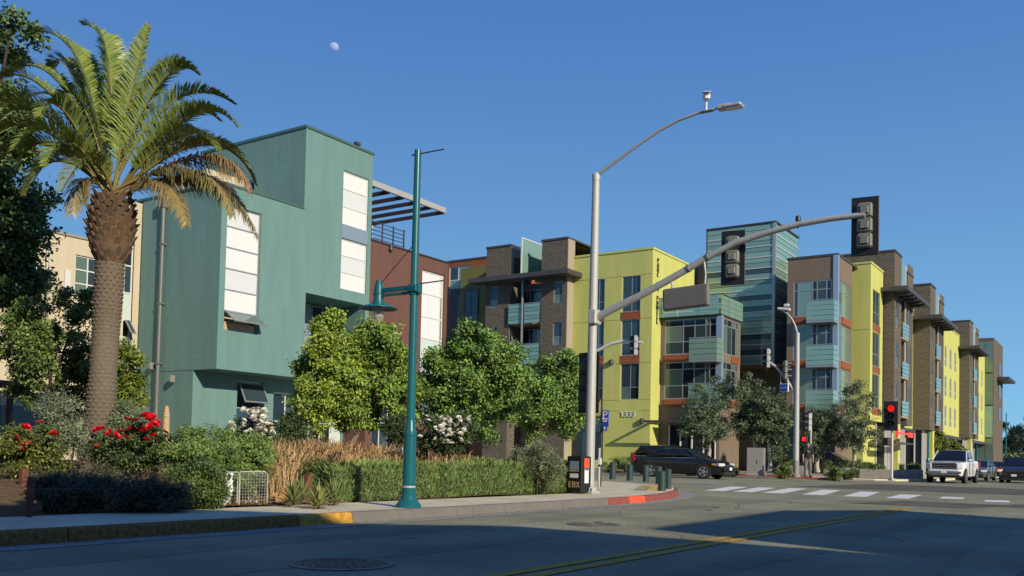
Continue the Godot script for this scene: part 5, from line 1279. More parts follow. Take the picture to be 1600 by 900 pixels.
	for i in 30000:
		var d := rg.randf_range(11.15, 19.2); var f := rg.randf(); var p: Vector3; var o: Vector3
		var top := 0.72 + 0.08 * smoothstep(11.1, 12.8, d) + 0.04 * sin(d * 2.1) + 0.04 * sin(d * 5.3)
		var nb := hz.get_noise_2d(d * 40.0, f * 30.0) * 0.10
		top += hz.get_noise_1d(d * 60.0) * 0.10
		if f < 0.56: p = P(-11.06 + nb - rg.randf() * 0.12, rg.randf_range(0.14, top), d); o = Vector3(1, 0, 0)
		elif f < 0.86: p = P(rg.randf_range(-11.9, -11.1), top - rg.randf() * 0.1, d); o = Vector3(0, 1, 0)
		else:
			var e := rg.randf() < 0.5; p = P(rg.randf_range(-11.9, -11.1), rg.randf_range(0.14, top), (11.2 if e else 19.15) + rg.randf_range(-0.08, 0.08)); o = Vector3(0, 0, 1.0 if e else -1.0)
		var dr := (Vector3.UP * 0.9 + o * 0.5 + rdir(rg) * 0.5).normalized(); var nn := (o + rdir(rg) * 0.6).normalized(); nn = (nn - dr * nn.dot(dr)).normalized()
		var c := Color(0.205, 0.305, 0.095).lerp(Color(0.10, 0.17, 0.055), rg.randf()); if f >= 0.56 and f < 0.86 and rg.randf() < 0.4: c = Color(0.30, 0.33, 0.08)
		var tn := 1.0 + 0.45 * hz.get_noise_2d(d * 90.0, p.y * 120.0)
		leaf(hm, p, dr, nn, rg.randf_range(0.04, 0.13), 0.02, Color(c.r * tn, c.g * tn, c.b * tn))
	wput(h, "foliage", hm, leaf_mat("leaf"))
	# yuccas and litter at the hedge's end
	var yl := ["pale striped yucca behind the reddish post", "bright yellow green yucca touching the hedge end", "tall yucca with dry skirt beside the torn cardboard", "small yucca sprouting above the hedge corner"]; var n := 0
	for q in [[458, 758, 13.9, 0.42], [497, 768, 13.6, 0.36], [472, 750, 14.6, 0.40], [522, 752, 14.6, 0.40]]:
		var p := at_depth(q[0], q[1], q[2]); p.y = bed(p.x, -p.z)
		rosette(yl[n], p, 44, q[3], Color(0.20, 0.22, 0.07), Color(0.34, 0.34, 0.10) if n == 1 else Color(0.12, 0.17, 0.07), 120 + n, "yuccas beside the hedge"); n += 1
	var lm := MB.new(); lm.tint = true
	for i in 2600:
		var p := P(rg.randf_range(-12.3, -10.75), 0, rg.randf_range(8.6, 11.2)); p.y = bed(p.x, -p.z) + 0.008
		if p.x > -10.9: p.y = 0.156
		if p.x > -10.95 and rg.randf() < 0.8: continue
		var c := Color(0.40, 0.27, 0.12).lerp(Color(0.16, 0.10, 0.05), rg.randf())
		var nn := (Vector3.UP + rdir(rg) * 0.5).normalized(); var dr := rdir(rg); dr = (dr - nn * dr.dot(nn)).normalized(); leaf(lm, p, dr, nn, 0.05, 0.03, c)
	var lt := put(self, "leaf_litter", lm.mesh(), leaf_mat("grass", 0.8, 0.3)); tag(lt, "dry leaf litter on the soil around the wire crate", "leaves"); lt.set_meta("kind", "stuff")

# ---------------------------------------------------------------- street furniture
func signal_head(t: Node3D, o: Vector3, b: Basis, s: float, back: Material, lit := -1, plate := true) -> void:
	# three-section signal about o; b.z points the way its lenses face
	var sec := 0.36 * s
	if plate:
		var bp := MB.new(); bp.bevbox(o - b.z * 0.02, b, Vector3(0.62 * s, 3 * sec + 0.32 * s, 0.03), 0.012); put(t, "backplate", bp.mesh(t.position), mats.black_paint)
	for k in 3:
		var c := o + b.y * (1 - k) * sec
		var h := MB.new(); h.bevbox(c - b.z * 0.10 * s, b, Vector3(0.34 * s, sec - 0.012, 0.2 * s), 0.035 * s)
		h.bevbox(c - b.z * 0.215 * s, b, Vector3(0.2 * s, sec * 0.55, 0.05 * s), 0.02 * s)
		var hs := put(t, "housing", h.mesh(t.position), back)
		var v := MB.new(); var seg := 10
		for i in seg:
			var a0 := PI * (-0.15 + 1.3 * i / seg); var a1 := PI * (-0.15 + 1.3 * (i + 1) / seg); var r := 0.155 * s
			var d0 := b.x * cos(a0) + b.y * sin(a0); var d1 := b.x * cos(a1) + b.y * sin(a1)
			v.quad(c + d0 * r, c + d1 * r, c + d1 * r + b.z * 0.22 * s, c + d0 * r + b.z * 0.22 * s, d0 + d1)
		put(hs, "visor", v.mesh(t.position), mats.black_paint)
		var ln := MB.new(); ln.lathe(c + b.z * 0.012, [[0.145 * s, 0.0], [0.12 * s, 0.02 * s], [0.07 * s, 0.035 * s], [0.0, 0.04 * s]], 16, b.z)
		put(hs, "lens", ln.mesh(t.position), mats.signal_red if k == lit else mats.car_glass)

func away(x: float = 0.0) -> Basis: return Basis(Vector3.UP, PI + x)

func build_near_signal() -> void:
	var foot := on_y(920, 771, 0.15); var D := -foot.z
	var top := on_d(925.5, 276, D); var t := thing("signal_pole", "tall galvanised signal pole with curved mast arm and street light arm", "signal pole", foot)
	top = Vector3(foot.x + 0.03, top.y, foot.z)
	var m := MB.new(); m.tube([foot, foot.lerp(top, 0.5), top], [0.125, 0.108, 0.088], 18)
	wput(t, "pole", m, mats.galv)
	m = MB.new(); m.bevbox(foot + Vector3(0, 0.03, 0), Basis.IDENTITY, Vector3(0.42, 0.06, 0.42), 0.015); m.lathe(foot, [[0.2, 0.06], [0.2, 0.13], [0.13, 0.2]], 16)
	wput(t, "base_plate", m, mats.galv)
	for k in 4:
		var bm := MB.new(); var o := Vector3(0.15 * (1 if k % 2 else -1), 0.06, 0.15 * (1 if k > 1 else -1)); bm.tube([foot + o, foot + o + Vector3(0, 0.07, 0)], [0.02, 0.02], 6); wput(t, "bolt", bm, mats.galv_dark)
	m = MB.new(); m.lathe(top, [[0.098, -0.12], [0.098, 0.03], [0.07, 0.07], [0.0, 0.085]], 16); wput(t, "cap", m, mats.galv)
	# mast arm
	var px := [[931, 497], [965, 479], [1000, 462], [1040, 440], [1075, 420], [1105, 402], [1150, 379], [1200, 363], [1250, 350], [1300, 341.5], [1352, 335.5]]
	var pts := []; var rad := []
	for i in px.size():
		var p := on_d(px[i][0], px[i][1], D - 0.02); pts.append(p); rad.append(lerpf(0.092, 0.058, i / 10.0))
	m = MB.new(); m.tube(pts, rad, 14); var arm := wput(t, "mast_arm", m, mats.galv)
	m = MB.new(); m.bevbox(pts[0] + Vector3(-0.03, 0.02, 0), Basis.IDENTITY, Vector3(0.22, 0.36, 0.3), 0.03); wput(t, "arm_flange", m, mats.galv)
	for i in [4, 5]:
		m = MB.new(); m.tube([pts[i] + Vector3(-0.02, 0, 0), pts[i] + Vector3(0.03, 0.012, 0)], [rad[i] + 0.014, rad[i] + 0.014], 14); wput(arm, "band_clamp", m, mats.galv_dark)
	var d := on_d(1247, 342, D); m = MB.new(); m.bevbox(d, Basis.IDENTITY, Vector3(0.09, 0.13, 0.12), 0.02); m.tube([d - Vector3(0, 0.2, 0), d], [0.02, 0.02], 6); wput(t, "detector", m, mats.black_paint)
	# street light arm and head
	px = [[930, 276], [960, 254], [995, 228], [1030, 204], [1060, 188], [1090, 177], [1122, 169]]; pts = []; rad = []
	for i in px.size(): pts.append(on_d(px[i][0], px[i][1], D)); rad.append(lerpf(0.042, 0.030, i / 6.0))
	m = MB.new(); m.tube(pts, rad, 10); wput(t, "light_arm", m, mats.galv)
	var a := on_d(1120, 170, D); var b := on_d(1157, 163, D); var dirv := (b - a).normalized(); var bs := Basis(dirv, Vector3.FORWARD.cross(dirv).normalized() * -1.0, Vector3.ZERO); bs.y = (Vector3.UP - dirv * dirv.y).normalized(); bs.z = bs.x.cross(bs.y)
	m = MB.new(); m.bevbox(a.lerp(b, 0.35), bs, Vector3(0.34, 0.12, 0.2), 0.03); m.bevbox(a.lerp(b, 0.72) - bs.y * 0.015, bs, Vector3(0.4, 0.08, 0.26), 0.025); var lh := wput(t, "light_head", m, mats.galv)
	m = MB.new(); m.obox(a.lerp(b, 0.72) - bs.y * 0.06, bs, Vector3(0.3, 0.012, 0.2)); wput(lh, "lens", m, mats.lamp_clear)
	# camera on the light arm
	var c := on_d(1103.5, 153, D); var cam := thing("traffic_camera", "white traffic camera standing on the curved street light arm", "camera", c - Vector3(0, 0.28, 0))
	m = MB.new(); m.tube([c - Vector3(0, 0.3, 0), c - Vector3(0, 0.06, 0)], [0.03, 0.025], 8); wput(cam, "bracket", m, mats.frame_white)
	m = MB.new(); m.bevbox(c + Vector3(0, 0.02, 0), Basis(Vector3.UP, 0.5) * Basis(Vector3.RIGHT, 0.25), Vector3(0.15, 0.16, 0.3), 0.04); wput(cam, "body", m, mats.white_plastic)
	m = MB.new(); m.bevbox(c + Vector3(0.02, 0.1, 0.05), Basis(Vector3.UP, 0.5) * Basis(Vector3.RIGHT, 0.25), Vector3(0.18, 0.02, 0.38), 0.008); wput(cam, "sun_hood", m, mats.frame_white)
	m = MB.new(); m.bevbox(c - Vector3(-0.02, 0.31, 0), Basis.IDENTITY, Vector3(0.32, 0.04, 0.1), 0.012); wput(cam, "clamp", m, mats.galv_dark)
	# heads hung on the arm, seen from behind
	var h := on_d(1146, 403, D + 0.16); var s1 := thing("traffic_signal", "black backed signal hung midway along the mast arm", "traffic signal", h, "signals on the near mast arm"); signal_head(s1, h, away(0.12), 0.86, mats.signal_back)
	h = on_d(1352, 354, D + 0.14); var s2 := thing("traffic_signal", "black backed signal at the tip of the mast arm", "traffic signal", h, "signals on the near mast arm"); signal_head(s2, h, away(0.1), 0.86, mats.signal_back)
	h = on_d(921, 598, D + 0.22); var s3 := thing("traffic_signal", "dark signal clamped to the back of the tall galvanised pole", "traffic signal", h); signal_head(s3, h, away(-0.2), 1.05, mats.signal_green)
	# name sign hung below the arm
	var q := on_d(1072, 465, D - 0.02); var sg := thing("hanging_name_sign", "blank backed grey street name sign hung under the mast arm", "sign", q)
	m = MB.new(); m.bevbox(q, Basis(Vector3(0, 0, 1), 0.045), Vector3(1.10, 0.5, 0.12), 0.025); wput(sg, "case", m, mats.sign_back)
	m = MB.new(); m.bevbox(q + Vector3(0, 0, 0.064), Basis(Vector3(0, 0, 1), 0.045), Vector3(1.02, 0.42, 0.012), 0.005); wput(sg, "back_panel", m, mats.sign_back)
	for e in [[1049, 441, 1049, 452], [1100, 408, 1101, 448]]:
		m = MB.new(); var p0 := on_d(e[0], e[1], D - 0.02); var p1 := on_d(e[2], e[3], D - 0.02); m.tube([p0, p0.lerp(p1, 0.5) + Vector3(0.03, 0, 0), p1 - Vector3(0, 0.03, 0)], [0.028, 0.022, 0.028], 8); wput(sg, "hanger", m, mats.galv)
	# newspaper rack against the pole
	var nf := on_y(904, 771, 0.15); var nb := thing("newspaper_rack", "black newspaper rack lettered EBX beside the tall signal pole", "newspaper rack", nf)
	var nbs := Basis(Vector3.UP, -0.12)
	m = MB.new(); m.bevbox(nf + Vector3(0, 0.45, 0), nbs, Vector3(0.44, 0.86, 0.38), 0.02); wput(nb, "case", m, mats.black_paint)
	m = MB.new(); m.bevbox(nf + Vector3(0, 0.03, 0), nbs, Vector3(0.3, 0.06, 0.28), 0.01); wput(nb, "foot", m, mats.black_paint)
	var fz := nbs * Vector3(0, 0, 0.192)
	for e in [["paper_window", mats.spandrel, 0.66, 0.25, 0.20], ["yellow_strip", mats.paint_yellow, 0.535, 0.25, 0.035], ["card", mats.paper, 0.42, 0.23, 0.10]]:
		m = MB.new(); m.obox(nf + fz + Vector3(0, e[2], 0), nbs, Vector3(e[3], e[4], 0.012)); wput(nb, e[0], m, e[1])
	var tx := TextMesh.new(); tx.text = "EBX"; tx.font_size = 34; tx.pixel_size = 0.0055; tx.depth = 0.006; var to := put(nb, "lettering", tx, mats.canvas, fz + Vector3(0, 0.22, 0)); to.rotation.y = -0.12
	var fx := nbs * Vector3(0.222, 0, 0)
	for e in [["side_poster", mats.kerb_red_new, 0.72, 0.2, 0.22], ["side_poster", mats.paper, 0.42, 0.16, 0.34], ["side_poster", mats.teal_paint, 0.57, 0.12, 0.06]]:
		m = MB.new(); m.obox(nf + fx + Vector3(0, e[2], 0), nbs, Vector3(0.008, e[4], e[3])); wput(nb, e[0], m, e[1])

func build_teal_lamp() -> void:
	var foot := on_y(638, 793, 0.15); var t := thing("street_lamp", "teal street lamp post with bell lantern on the near pavement", "street lamp", foot)
	var u := (foot - EYE).dot(FWD) / FOC
	var topy := on_d(651, 235, -foot.z).y - 0.15
	var m := MB.new()
	m.lathe(foot, [[20 * u, 0.0], [20 * u, 4 * u], [17 * u, 8 * u], [12.5 * u, 14 * u], [12.2 * u, 18 * u], [11 * u, 20 * u], [11.2 * u, 26 * u]], 20); wput(t, "base", m, mats.teal_paint)
	m = MB.new(); m.lathe(foot, [[10.6 * u, 20 * u], [9.6 * u, 112 * u]], 20); m.lathe(foot, [[10.4 * u, 112 * u], [10.6 * u, 114 * u], [10.4 * u, 118 * u], [9.4 * u, 119 * u], [6.9 * u, 136 * u]], 20); wput(t, "sleeve", m, mats.teal_paint)
	m = MB.new(); m.lathe(foot, [[6.9 * u, 136 * u], [6.2 * u, 345 * u], [5.3 * u, topy - 0.03], [5.3 * u, topy], [0.0, topy + 0.01]], 20); wput(t, "pole", m, mats.teal_paint)
	for k in 2:
		m = MB.new(); var h: float = [36.0, 335.0][k] * u; var r: float = [10.9, 7.2][k] * u; m.lathe(foot, [[r, h - 0.012], [r + 0.008, h], [r, h + 0.012]], 20); wput(t, "ring", m, mats.teal_paint)
	var D := -foot.z
	var clampp := on_d(645, 452, D); m = MB.new(); m.bevbox(Vector3(foot.x, clampp.y, foot.z), Basis.IDENTITY, Vector3(0.2, 0.12, 0.16), 0.02); m.bevbox(Vector3(foot.x + 0.1, clampp.y, foot.z), Basis.IDENTITY, Vector3(0.08, 0.16, 0.1), 0.02); wput(t, "clamp", m, mats.teal_paint)
	var l := on_d(592, 448, D); m = MB.new(); m.bar(Vector3(foot.x, clampp.y + 0.03, foot.z), Vector3(l.x, clampp.y + 0.03, l.z), 0.05, 0.07); m.bar(Vector3(foot.x, clampp.y - 0.05, foot.z), Vector3(l.x, clampp.y - 0.05, l.z), 0.04, 0.04); wput(t, "arm", m, mats.teal_paint)
	l = Vector3(l.x, clampp.y, l.z)
	m = MB.new(); m.lathe(l, [[0.0, 0.2], [0.05, 0.2], [0.05, 0.16], [0.062, 0.16], [0.062, 0.12], [0.078, 0.12], [0.082, 0.0], [0.092, 0.0], [0.092, -0.03], [0.082, -0.03], [0.088, -0.15], [0.115, -0.155], [0.115, -0.19]], 18); var la := wput(t, "lantern", m, mats.teal_paint)
	m = MB.new(); m.lathe(l, [[0.10, -0.185], [0.20, -0.205], [0.31, -0.245], [0.315, -0.262], [0.19, -0.225], [0.1, -0.205]], 24); wput(la, "shade", m, mats.teal_paint)
	m = MB.new(); m.lathe(l, [[0.10, -0.2], [0.105, -0.32], [0.09, -0.40], [0.05, -0.455], [0.0, -0.47]], 18); wput(la, "glass", m, mats.lamp_glass)
	m = MB.new(); m.lathe(l, [[0.03, -0.2], [0.035, -0.3], [0.02, -0.38], [0.0, -0.39]], 10); wput(la, "bulb", m, mats.frame_white)
	# banner arms and stay
	for e in [[652, 241, 694, 233], [652, 444, 695, 438]]:
		var p0 := Vector3(foot.x - 0.12, on_d(e[0], e[1], D).y, foot.z); var p1 := on_d(e[2], e[3], D); m = MB.new(); m.tube([p0, p1], [0.012, 0.010], 6); wput(t, "banner_arm", m, mats.steel_dark)
	m = MB.new(); m.tube([l + Vector3(0.05, 0.16, 0), Vector3(foot.x - 0.06, on_d(644, 385, D).y, foot.z)], [0.008, 0.008], 6); wput(t, "stay", m, mats.steel_dark)
	m = MB.new(); m.lathe(foot, [[10.75 * u, 30 * u + 0.012], [10.75 * u, 33 * u + 0.012]], 20); wput(t, "sticker_band", m, mats.galv)

func build_small_things() -> void:
	var rg := RandomNumberGenerator.new(); rg.seed = 9
	# bollards on the corner
	var bl := ["green bollard by the blue parking sign", "green bollard behind the dark hatchback's rear wheel", "green bollard in front of the sedan's rear wheel", "green bollard behind the corner pair", "stout green bollard at the kerb's red end", "green bollard touching the stout one at the kerb"]; var n := 0
	for q in [[957, 749, 722], [984, 751, 726], [1009, 753, 727], [1029, 756, 729], [1034, 767, 736], [1044, 764, 733]]:
		var f := on_y(q[0], q[1], 0.15); var hh := on_d(q[0], q[2], -f.z).y - 0.15; var u := (f - EYE).dot(FWD) / FOC; var r := (6.2 if n == 4 else 4.8) * u
		var t := thing("bollard", bl[n], "bollard", f, "green bollards on the corner")
		var m := MB.new(); m.lathe(f, [[r * 1.06, 0.0], [r * 1.06, 0.05], [r, 0.06], [r, hh - 0.06]], 16); wput(t, "post", m, mats.bollard)
		m = MB.new(); m.lathe(f, [[r * 1.07, hh - 0.06], [r * 1.07, hh - 0.02], [r * 0.8, hh], [0.0, hh + 0.012]], 16); wput(t, "cap", m, mats.bollard); n += 1
	# blue sign on a dark post, and push-button post
	var f := on_y(938, 760, 0.15); var D := -f.z; var t := thing("parking_sign", "blue sign with white symbol on a dark post at the corner", "sign", f)
	var m := MB.new(); m.tube([f, Vector3(f.x, on_d(938, 622, D).y, f.z)], [0.03, 0.03], 8); wput(t, "post", m, mats.frame_dark)
	var c := on_d(945.5, 654, D - 0.05); var u := (f - EYE).dot(FWD) / FOC
	m = MB.new(); m.bevbox(c, Basis.IDENTITY, Vector3(13 * u, 26 * u, 0.03), 0.01); wput(t, "plate", m, mats.sign_blue)
	m = MB.new(); m.bevbox(c + Vector3(0.5 * u, -16 * u, 0), Basis.IDENTITY, Vector3(7 * u, 7 * u, 0.03), 0.008); wput(t, "arrow_plate", m, mats.sign_blue)
	var tx := TextMesh.new(); tx.text = "P"; tx.font_size = 40; tx.pixel_size = 0.0075; tx.depth = 0.01; put(t, "lettering", tx, mats.frame_white, c + Vector3(0, 6.5 * u, 0.02) - f)
	for k in 2: wbox(t, "text_bar", mats.frame_white, c.x - (4.5 - k) * u, c.x + (4.5 - k) * u, c.y - (1.5 + k * 3.6) * u, c.y + (0.7 - k * 3.6) * u, -c.z - 0.03, -c.z - 0.017)
	m = MB.new(); m.tri(c + Vector3(0, -11.5 * u, 0.022), c + Vector3(-2.6 * u, -15 * u, 0.022), c + Vector3(2.6 * u, -15 * u, 0.022)); m.obox(c + Vector3(0, -16.5 * u, 0.02), Basis.IDENTITY, Vector3(1.6 * u, 4 * u, 0.006)); wput(t, "arrow", m, mats.frame_white)
	f = on_y(935.5, 761, 0.15); D = -f.z; t = thing("push_button_post", "thin white push button post behind the newspaper rack", "post", f); m = MB.new(); m.tube([f, Vector3(f.x, on_d(935.5, 700, D).y, f.z)], [0.035, 0.035], 10); wput(t, "post", m, mats.galv)
	c = on_d(937, 721, D - 0.05); m = MB.new(); m.bevbox(c, Basis.IDENTITY, Vector3(0.11, 0.2, 0.05), 0.012); wput(t, "plate", m, mats.plate); m = MB.new(); m.lathe(c + Vector3(0, -0.12, 0), [[0.03, 0], [0.03, 0.03], [0, 0.035]], 10, Vector3(0, 0, 1)); wput(t, "button", m, mats.black_paint)
	# fence posts with wire along the bed
	var fl := ["dark timber post at the shaded end of the bed", "dark timber post among the lavender shrubs", "reddish timber post between torn cardboard and hedge", "reddish post beside the red rose left of the palm", "short reddish post under the red rose left of the palm"]; n = 0
	var tops := []
	for q in [[46, 808, 745, 4.5], [320, 793, 740, 4.5], [480, 787, 741, 4.8], [37, 752, 722, 5.5], [82, 752, 724, 5.0]]:
		var p := on_y(q[0], q[1], 0.15)
		if n > 2: p = at_depth(q[0], q[1], 14.0)
		p.y = bed(p.x, -p.z) - 0.04 if n > 2 else 0.15
		var uu := (p - EYE).dot(FWD) / FOC; var h: float = (q[1] - q[2]) * uu
		var po := thing("fence_post", fl[n], "post", p, "timber posts of the garden bed")
		m = MB.new(); m.bevbox(p + Vector3(0, h / 2, 0), Basis(Vector3.UP, rg.randf_range(-0.3, 0.3)) * Basis(Vector3(0, 0, 1), rg.randf_range(-0.03, 0.03)), Vector3(q[3] * 2 * uu, h, q[3] * 2 * uu), 0.008); wput(po, "timber", m, mats.wood_post)
		m = MB.new(); m.lathe(p + Vector3(0, h * 0.7, 0), [[q[3] * 1.2 * uu, -0.004], [q[3] * 1.2 * uu, 0.004]], 6); wput(po, "wire_staple", m, mats.galv_dark)
		if n < 3: tops.append(p + Vector3(0, h * 0.7, 0))
		n += 1
	for i in 2:
		m = MB.new(); var a: Vector3 = tops[i]; var b: Vector3 = tops[i + 1]; m.tube([a, a.lerp(b, 0.5) - Vector3(0, 0.04, 0), b], [0.003, 0.003, 0.003], 5)
		tag(put(self, "fence_wire", m.mesh(), mats.galv_dark), ["thin fence wire from the shaded end post to the lavender post", "thin fence wire from the lavender post to the reddish post"][i], "wire")
	# wire crates of galvanised mesh with a bag hung on them
	for e in [[370, 417, 789, 737, 13.4, "galvanised mesh crate panel on the litter beside the hedge", 0.0], [352, 373, 792, 738, 13.2, "narrow galvanised hoop behind the white bag", 0.25]]:
		var p0 := on_y(e[0], e[2], 0.16); var p1 := on_y(e[1], e[2] - 1, 0.16); var uu := (p0 - EYE).dot(FWD) / FOC; var h: float = (e[2] - e[3]) * uu
		p1 = Vector3(p1.x, p0.y, p1.z); var cr := thing("wire_crate", e[5], "crate", p0); var dr := (p1 - p0).normalized(); var w := (p1 - p0).length(); var dep := Vector3(-0.55, 0, -0.1) if e[6] == 0.0 else Vector3(-0.2, 0, 0)
		for off in [Vector3.ZERO, dep]:
			m = MB.new(); m.tube([p0 + off, p0 + off + Vector3(0, h - 0.05, 0), p0 + off + dr * 0.05 + Vector3(0, h, 0), p1 + off - dr * 0.05 + Vector3(0, h, 0), p1 + off + Vector3(0, h - 0.05, 0), p1 + off], [0.011, 0.011, 0.011, 0.011, 0.011, 0.011], 8); wput(cr, "hoop", m, mats.galv)
			if e[6] == 0.0:
				for k in 10:
					m = MB.new(); var q0: Vector3 = p0 + off + dr * w * (k + 1) / 11.0; m.tube([q0 + Vector3(0, 0.02, 0), q0 + Vector3(0, h, 0)], [0.0025, 0.0025], 4); wput(cr, "wire", m, mats.galv)
				for k in 11:
					m = MB.new(); var y := h * (k + 0.5) / 11.0; m.tube([p0 + off + Vector3(0, y, 0), p1 + off + Vector3(0, y, 0)], [0.0025, 0.0025], 4); wput(cr, "wire", m, mats.galv)
		for q in [p0, p1]:
			m = MB.new(); m.tube([q + Vector3(0, h - 0.06, 0), q + dep + Vector3(0, h - 0.06, 0)], [0.008, 0.008], 6); wput(cr, "tie_rod", m, mats.galv)
	# white bag
	var bg := on_y(352, 793, 0.15); var uu2 := (bg - EYE).dot(FWD) / FOC; var bt := thing("plastic_bag", "crumpled white plastic bag hanging on the galvanised hoop", "bag", bg)
	var rings := []
	var nz := FastNoiseLite.new(); nz.frequency = 1.6; nz.seed = 4
	for i in 15:
		var fy := i / 14.0; var cc := bg + RIGHT * lerpf(-6, 7, fy) * uu2 + Vector3(0, fy * 43 * uu2, 0); var r := (3.0 + 8.5 * sin(clampf(fy * 1.15, 0, 1) * PI * 0.93)) * uu2; var ring := []
		for k in 22:
			var a := TAU * k / 22; var cr2 := r * (1.0 + 0.35 * nz.get_noise_3d(cos(a) * 1.5, fy * 4.0, sin(a) * 1.5) + 0.10 * sin(a * 7.0 + fy * 5.0)); ring.append(cc + Vector3(cos(a) * cr2, 0, sin(a) * cr2 * 0.7))
		rings.append(ring)
	m = MB.new(); m.loft(rings); wput(bt, "bag", m, mats.bag)
	m = MB.new(); var kt := bg + RIGHT * 7 * uu2 + Vector3(0, 43 * uu2, 0); m.tube([kt, kt + Vector3(0.02, 0.05, 0), kt + Vector3(0.05, 0.09, 0.02)], [0.02, 0.012, 0.025], 8); wput(bt, "knot", m, mats.bag)
	# litter: torn cardboard, papers
	var cb := on_y(440, 786, 0.16); t = thing("cardboard_box", "torn brown cardboard box tipped on the litter", "box", cb)
	for e in [[Vector3(0, 0.10, 0), Basis(Vector3(0, 0, 1), 0.4) * Basis(Vector3.UP, 0.5), Vector3(0.18, 0.17, 0.14)], [Vector3(0.07, 0.19, 0.03), Basis(Vector3(0, 0, 1), 1.0), Vector3(0.14, 0.008, 0.13)]]:
		m = MB.new(); m.bevbox(cb + e[0], e[1], e[2], 0.003); wput(t, "side", m, mats.card)
	var pl := ["crumpled white paper beside the tipped cardboard box", "pale blue paper scrap at the foot of the reddish post", "blue white scrap in front of the wire crate", "folded paper sheet beside the wire crate"]; n = 0
	for q in [[456, 783], [470, 785], [392, 787], [420, 776]]:
		var p := on_y(q[0], q[1], 0.17); t = thing("paper_scrap", pl[n], "litter", p, "paper litter beside the hedge"); m = MB.new(); var gp := []
		for i in 5:
			var ring := []
			for j in 5: ring.append(p + Vector3((i - 2) * 0.04 + rg.randf_range(-0.01, 0.01), rg.randf_range(0.0, 0.05), (j - 2) * 0.035))
			gp.append(ring)
		for i in 4:
			for j in 4: m.tri(gp[i][j], gp[i + 1][j], gp[i][j + 1], Vector3.UP); m.tri(gp[i + 1][j], gp[i + 1][j + 1], gp[i][j + 1], Vector3.UP)
		wput(t, "sheet", m, mats.paper); wbox(t, "print", mats.sign_street if n % 2 else mats.spandrel, p.x - 0.03, p.x + 0.02, p.y + 0.045, p.y + 0.05, -p.z - 0.02, -p.z + 0.02); n += 1
	# folded canvas parasol and white board by the green block
	f = at_depth(258, 705, 27.5); f.y = 0.4; u = 27.5 / FOC; t = thing("parasol", "folded tan canvas parasol in front of the green wall", "parasol", f); m = MB.new(); m.lathe(f, [[5.5 * u, 18 * u], [6.4 * u, 30 * u], [5.0 * u, 85 * u], [3.0 * u, 95 * u], [0.0, 98 * u]], 10); wput(t, "canvas", m, mats.canvas); m = MB.new(); m.tube([f, f + Vector3(0, 30 * u, 0)], [0.03, 0.03], 8); wput(t, "pole", m, mats.steel_dark)
	f = at_depth(279, 705, 26.5); f.y = 0.4; u = 26.5 / FOC; t = thing("menu_board", "small white board standing beside the folded parasol", "board", f); m = MB.new(); m.bevbox(f + Vector3(0, 40 * u, 0), Basis.IDENTITY, Vector3(31 * u, 16 * u, 0.04), 0.008); wput(t, "panel", m, mats.plate)
	for s in [-1, 1]:
		m = MB.new(); m.tube([f + Vector3(s * 12 * u, 0, 0), f + Vector3(s * 12 * u, 34 * u, 0)], [0.02, 0.02], 6); wput(t, "leg", m, mats.steel_dark)

func far_lamp(px: float, pyt: float, z: float, label: String, arm := true) -> void:
	var f := at_depth(px, 738, z); f.y = 0.15; var topy := at_depth(px, pyt, z).y; var u := z / FOC
	var t := thing("street_lamp", label, "street lamp", f, "teal street lamps along the street")
	var m := MB.new(); m.lathe(f, [[0.28, 0.0], [0.28, 0.06], [0.17, 0.25], [0.15, 1.3], [0.10, 1.5], [0.075, topy - 0.15], [0.0, topy - 0.14]], 12); wput(t, "pole", m, mats.teal_paint)
	if arm:
		var a := at_depth(px - 24, 650 + 3, z); m = MB.new(); var y := topy - (topy - 0.15) * 0.42; m.bar(Vector3(f.x, y, f.z), Vector3(f.x - 0.95, y, f.z), 0.06, 0.08); wput(t, "arm", m, mats.teal_paint)
		var l := Vector3(f.x - 0.95, y, f.z); m = MB.new(); m.lathe(l, [[0.0, 0.22], [0.08, 0.2], [0.1, -0.12], [0.2, -0.2], [0.4, -0.26], [0.4, -0.29], [0.1, -0.24]], 14); var la := wput(t, "lantern", m, mats.teal_paint)
		m = MB.new(); m.lathe(l, [[0.11, -0.22], [0.1, -0.4], [0.0, -0.5]], 12); wput(la, "glass", m, mats.lamp_clear)

